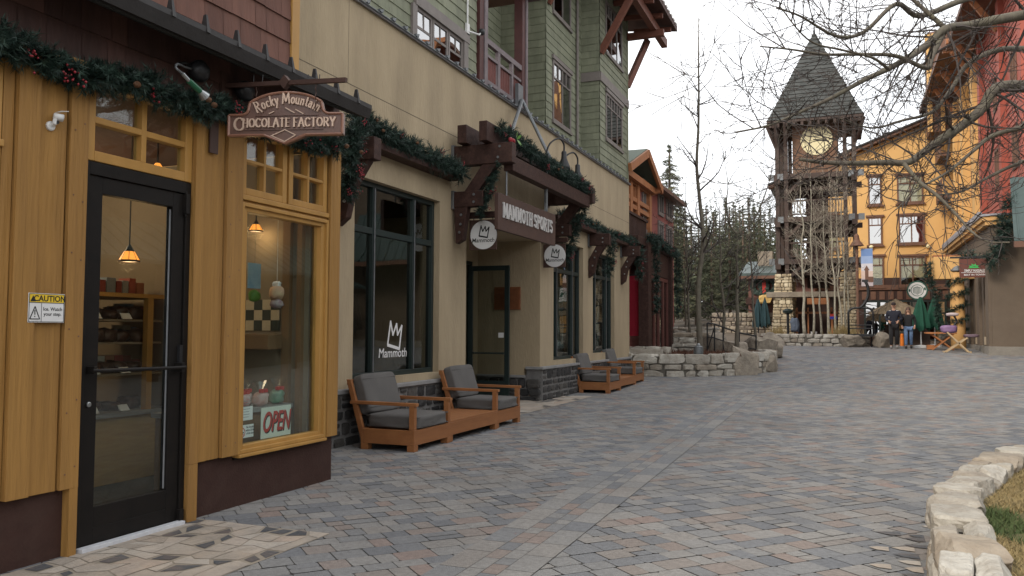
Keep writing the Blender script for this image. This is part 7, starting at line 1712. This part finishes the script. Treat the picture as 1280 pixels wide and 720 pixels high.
# ------------------------------------------------------------------ people
def skin_body(name, joints, edges, mat, parent, sub=2):
    me = bpy.data.meshes.new('tmp'); me.from_pydata([tuple(j[0]) for j in joints], edges, []); ob = bpy.data.objects.new('tmp', me); COL.objects.link(ob)
    sk = ob.modifiers.new('skin','SKIN'); sk.use_smooth_shade = True
    for i, j in enumerate(joints):
        r_ = j[1] if isinstance(j[1], tuple) else (j[1], j[1]); me.skin_vertices[0].data[i].radius = r_
    me.skin_vertices[0].data[0].use_root = True
    ss = ob.modifiers.new('sub','SUBSURF'); ss.levels = sub; ss.render_levels = sub
    nm = bpy.data.meshes.new_from_object(ob.evaluated_get(bpy.context.evaluated_depsgraph_get())); nm.name = name
    bpy.data.objects.remove(ob); nm.materials.clear(); nm.materials.append(mat)
    o = bpy.data.objects.new(name, nm); COL.objects.link(o)
    if parent: o.parent = parent
    return o
m_skin = pmat('skin', (.5,.29,.2), (.44,.25,.17), 6, .5); m_navy = pmat('navy_jacket', (.02,.022,.035), (.014,.015,.025), 6, .85, .2, 15); m_blackj = pmat('black_jacket', (.016,.016,.018), (.01,.01,.011), 6, .85, .2, 15)
m_jean = pmat('blue_jeans', (.14,.22,.36), (.08,.13,.24), 9, .85); m_dktr = pmat('dark_trousers', (.022,.02,.022), (.015,.014,.015), 6, .9); m_hair = pmat('brown_hair', (.10,.05,.03), (.05,.026,.016), 12, .6); m_shoe = pmat('pale_shoe', (.3,.28,.27), (.2,.19,.18), 6, .6)
def person(base, H_, lab, male, jmat, tmat, smat, rz):
    t = thing('person', lab, 'person', base, 'walking couple', rz); k = H_/1.78; s = .18*k if male else .155*k
    def v(x, y, z): return (x*k, y*k, z*k)
    # faces -y (towards the camera), mid-stride
    J = [(v(0,0,.95),(.12*k,.09*k)), (v(0,.0,1.18),(.11*k,.08*k)), (v(0,.01,1.40),(s*.62,.085*k)), (v(0,0,1.52),.055*k), (v(0,-.02,1.60),.06*k),
         (v(-.1,-.02,.88),.085*k), (v(-.10,-.16,.5),.06*k), (v(-.10,-.10,.09),.04*k), (v(-.10,-.24,.04),.035*k),
         (v(.1,.02,.88),.085*k), (v(.10,.02,.5),.06*k), (v(.10,.2,.12),.04*k), (v(.10,.1,.04),.035*k),
         (v(-.2,.01,1.40),.045*k), (v(-.27,.02,1.14),.038*k), (v(-.14 if male else -.24,-.2 if male else -.1,1.05 if male else .93),.032*k), (v(.2,.01,1.40),.045*k), (v(.27,.02,1.14),.038*k), (v(.14 if male else .24,-.2 if male else -.1,1.05 if male else .93),.032*k)]
    E_ = [(0,1),(1,2),(2,3),(3,4),(0,5),(5,6),(6,7),(7,8),(0,9),(9,10),(10,11),(11,12),(2,13),(13,14),(14,15),(2,16),(16,17),(17,18)]
    b = skin_body('body', J, E_, m_skin, t)
    # head and hands are joined to the same body mesh
    mb = MB(); mb.v = [tuple(q.co) for q in b.data.vertices]; mb.f = [tuple(p.vertices) for p in b.data.polygons]; mb.t = [.5]*len(mb.f); mb.m = [0]*len(mb.f); bpy.data.objects.remove(b)
    hc_ = V(v(0,-.03,1.665)); mb.lathe([(.03*k,-.11*k),(.058*k,-.085*k),(.074*k,-.03*k),(.078*k,.03*k),(.066*k,.085*k),(.03*k,.115*k)], hc_, 14)
    mb.rock(hc_+V(v(0,-.085,-.01)), (.022*k,.035*k,.045*k), 3, .05, pw=2.5)
    for sx_ in (-1,1): mb.rock(hc_+V(v(.08*sx_,.005,-.005)), (.02*k,.035*k,.06*k), 2, .05, pw=2.5)
    for hx_, q in ((-1, J[15][0]), (1, J[18][0])):
        q = V(q); mb.rock(q+V((0,-.03*k,-.02*k)), (.055*k,.08*k,.075*k), 3, .08, pw=3)
        for f_ in range(4): mb.tube([q+V(((f_-1.5)*.016*k,-.05*k,-.03*k)), q+V(((f_-1.5)*.017*k-hx_*.01*k,-.085*k,-.05*k)), q+V(((f_-1.5)*.016*k-hx_*.025*k,-.085*k,-.085*k))], [.010*k,.009*k,.007*k], 5)
        mb.tube([q+V((-hx_*.025*k,-.02*k,.0)), q+V((-hx_*.055*k,-.045*k,-.005*k)), q+V((-hx_*.06*k,-.075*k,-.02*k))], [.012*k,.010*k,.008*k], 5)
    mb.build('body', m_skin, t, local=True, smooth=True)
    g_ = 1.22
    Jj = [(v(0,0,.86),(.185*k,.14*k)), (v(0,0,1.05),(.175*k,.13*k)), (v(0,0,1.2),(.17*k,.125*k)), (v(0,.01,1.40),(s*1.12,.12*k)), (v(0,.005,1.53),.08*k), J[13], J[14], J[15], J[16], J[17], J[18]]
    Jj = [j if i < 5 else (j[0] if i not in (7,10) else tuple(V(j[0])+V(v(0,.035,.02))), j[1]*(1.75 if i not in (7,10) else 1.45)) for i, j in enumerate(Jj)]
    skin_body('jacket', Jj, [(0,1),(1,2),(2,3),(3,4),(3,5),(5,6),(6,7),(3,8),(8,9),(9,10)], jmat, t)
    Jt = [(v(0,0,.94),(.16*k,.12*k)), (J[5][0],.1*k), (J[6][0],.078*k), (v(-.10,-.11,.13),.062*k), (J[9][0],.1*k), (J[10][0],.078*k), (v(.10,.18,.15),.062*k)]
    skin_body('trousers', Jt, [(0,1),(1,2),(2,3),(0,4),(4,5),(5,6)], tmat, t)
    for a_, b_ in ((J[7][0],J[8][0]), (J[11][0],J[12][0])):
        a_, b_ = V(a_), V(b_); mb = MB(); mb.tube([a_+V((0,.03*k,-.01*k)), a_*.5+b_*.5, b_+V((0,-.02*k,0))], [.055*k,.055*k,.04*k], 8); mb.v = [(x,y,max(z,.002)) for x,y,z in mb.v]; mb.build('shoe', smat, t, local=True, smooth=True)
    mb = MB()
    if male:
        mb.lathe([(.08*k,.02*k),(.084*k,.06*k),(.07*k,.11*k),(.02*k,.135*k)], hc_, 14); mb.rock(hc_+V(v(0,-.11,.035)), (.12*k,.1*k,.02*k), 3, .04, pw=3); mb.build('cap', pmat('dark_cap',(.035,.02,.02),(.02,.015,.015),6,.8), t, local=True, smooth=True)
        mb = MB(); mb.lathe([(.075*k,-.05*k),(.079*k,.02*k)], hc_+V((0,.012*k,0)), 12); mb.build('hair', m_hair, t, local=True, smooth=True)
        mb = MB()
        for sx_ in (-1,1): mb.rock(V(v(.13*sx_,-.03,1.47)), (.09*k,.1*k,.03*k), 3, .05, pw=4)
        mb.build('shoulder_strap', m_letter, t, local=True)
    else:
        mb.lathe([(.084*k,.0),(.088*k,.05*k),(.075*k,.105*k),(.02*k,.13*k)], hc_+V((0,.012*k,0)), 14)
        for sx_ in (-1,1): mb.tube([hc_+V(v(.055*sx_,.03,.05)), hc_+V(v(.085*sx_,.02,-.06)), hc_+V(v(.09*sx_,-.01,-.2)), hc_+V(v(.085*sx_,-.04,-.3))], [.04*k,.045*k,.04*k,.015*k], 8)
        mb.tube([hc_+V(v(0,.06,.04)), hc_+V(v(0,.08,-.1)), hc_+V(v(0,.08,-.24))], [.07*k,.075*k,.03*k], 8); mb.build('hair', m_hair, t, local=True, smooth=True)
        mb = MB(); mb.box(hc_+V(v(-.062,-.085,.0)), hc_+V(v(.062,-.07,.03))); mb.build('sunglasses', m_ink, t, local=True)
    mb = MB()
    if male:
        for sx_ in (-1,1): mb.rock(hc_+V(v(.03*sx_,-.075,.012)), (.02*k,.012*k,.012*k), 2, 0, pw=2)
        mb.build('eyes', m_ink, t, local=True)
    mb = MB().rock(hc_+V(v(0,-.078,-.055)), (.045*k,.012*k,.012*k), 2, 0, pw=2); mb.build('mouth', pmat('lips',(.3,.1,.08),(.25,.09,.07),5,.5), t, local=True)
p = gr(1118,436); person((p.x,p.y,g(p.y)), 1.83, 'man in dark cap and navy jacket with hands held together, walking', True, m_navy, m_dktr, m_shoe, R(-6))
p = gr(1136,436); person((p.x,p.y,g(p.y)), 1.64, 'woman in black jacket and blue jeans with long brown hair, walking', False, m_blackj, m_jean, m_ink, R(-4))

# ------------------------------------------------------------------ big bare tree whose branches reach over the plaza from the right
random.seed(202)
tr = thing('plaza_tree', 'large bare grey tree reaching in over the plaza from the right foreground planter', 'tree', (3.9, 8.4, .3))
MB().tube(smooth([(3.9,8.4,.25),(3.85,8.4,1.2),(3.7,8.35,2.3),(3.55,8.3,3.1),(3.5,8.3,4.4),(3.4,8.3,6.0)], 4), [.25,.22,.21,.205,.2,.2,.195,.19,.19,.185,.18,.18,.17,.16,.15,.14,.13,.12,.11,.1,.09], 12).build('trunk', m_bark, tr, smooth=True)
tw_ = MB()
def limb(pxs, d0, d1, r0, r1, start=None, nt=10, tl=(.5,1.4), dp=2, reach=1.0):
    q = [start] if start else []
    for i, (px, py) in enumerate(pxs): q.append(tuple(at(px, py, d0+(d1-d0)*i/max(1,len(pxs)-1)+random.uniform(-.06,.06))))
    sp = smooth(q, 5); n = len(sp); rs = [.86*(r0+(r1-r0)*(i/(n-1))**.8) for i in range(n)]
    lm = MB(); lm.tube(sp, rs, 9); 
    for k in range(nt):
        i = random.randint(int(n*.12), n-2); d = (sp[i+1]-sp[i]).normalized(); s = d.cross(V((random.gauss(0,1),random.gauss(0,1),random.gauss(0,1)))).normalized()
        a = random.uniform(.5,1.3); grow(tw_, sp[i], d*math.cos(a)+s*math.sin(a), random.uniform(*tl)*reach, max(.006, rs[i]*.33), dp, .7, 5, .05, (2,5), .62, .0035, .3, .2)
    lm.build('limb', m_bark, tr, smooth=True)
limb([(1330,108),(1280,108),(1255,108),(1240,115),(1228,135),(1205,155),(1175,175),(1152,192),(1135,203),(1110,203),(1070,204),(1030,203),(1000,199)], 8.0, 6.6, .085, .016, (3.5,8.3,3.3), 26, (.4,1.2), 2)
limb([(1330,10),(1285,18),(1245,25),(1210,32),(1182,36),(1160,55),(1135,72),(1110,86),(1080,100),(1040,122),(1000,140),(960,157),(920,165)], 8.2, 6.4, .075, .006, (3.45,8.3,4.3), 30, (.4,1.3), 2)
limb([(1182,36),(1165,70),(1158,85),(1120,70),(1075,68),(1030,68),(990,62),(950,58)], 7.6, 6.5, .035, .006, None, 16, (.4,1.1), 2)
limb([(1130,205),(1150,228),(1172,245),(1195,268),(1215,290),(1235,302),(1262,303)], 6.8, 6.0, .022, .006, None, 8, (.3,.8), 1)
limb([(1290,-20),(1210,-2),(1150,20),(1120,5),(1080,40),(1045,45),(1000,20),(970,10)], 8.4, 6.6, .05, .006, (3.4,8.3,5.2), 22, (.4,1.3), 2)
limb([(1300,60),(1250,62),(1210,80),(1190,110),(1165,140),(1130,150),(1090,160),(1050,148)], 8.6, 7.2, .045, .006, (3.5,8.3,3.8), 22, (.4,1.2), 2)
limb([(1182,36),(1130,-10),(1090,-40)], 7.6, 7.6, .03, .008, None, 8, (.5,1.2), 2)
limb([(1110,86),(1090,72),(1050,62),(1020,55),(1000,40),(975,8)], 6.9, 6.4, .016, .005, None, 8, (.3,.9), 2)
limb([(1320,150),(1275,160),(1240,170),(1215,190),(1185,215),(1150,235),(1120,262)], 7.4, 6.6, .04, .005, (3.5,8.3,3.0), 20, (.4,1.1), 2)
limb([(1310,200),(1272,205),(1235,222),(1205,238),(1180,243),(1140,245)], 7.8, 7.0, .03, .005, (3.55,8.3,2.9), 14, (.4,1.0), 2)
tw_.build('twigs', m_twig, tr)
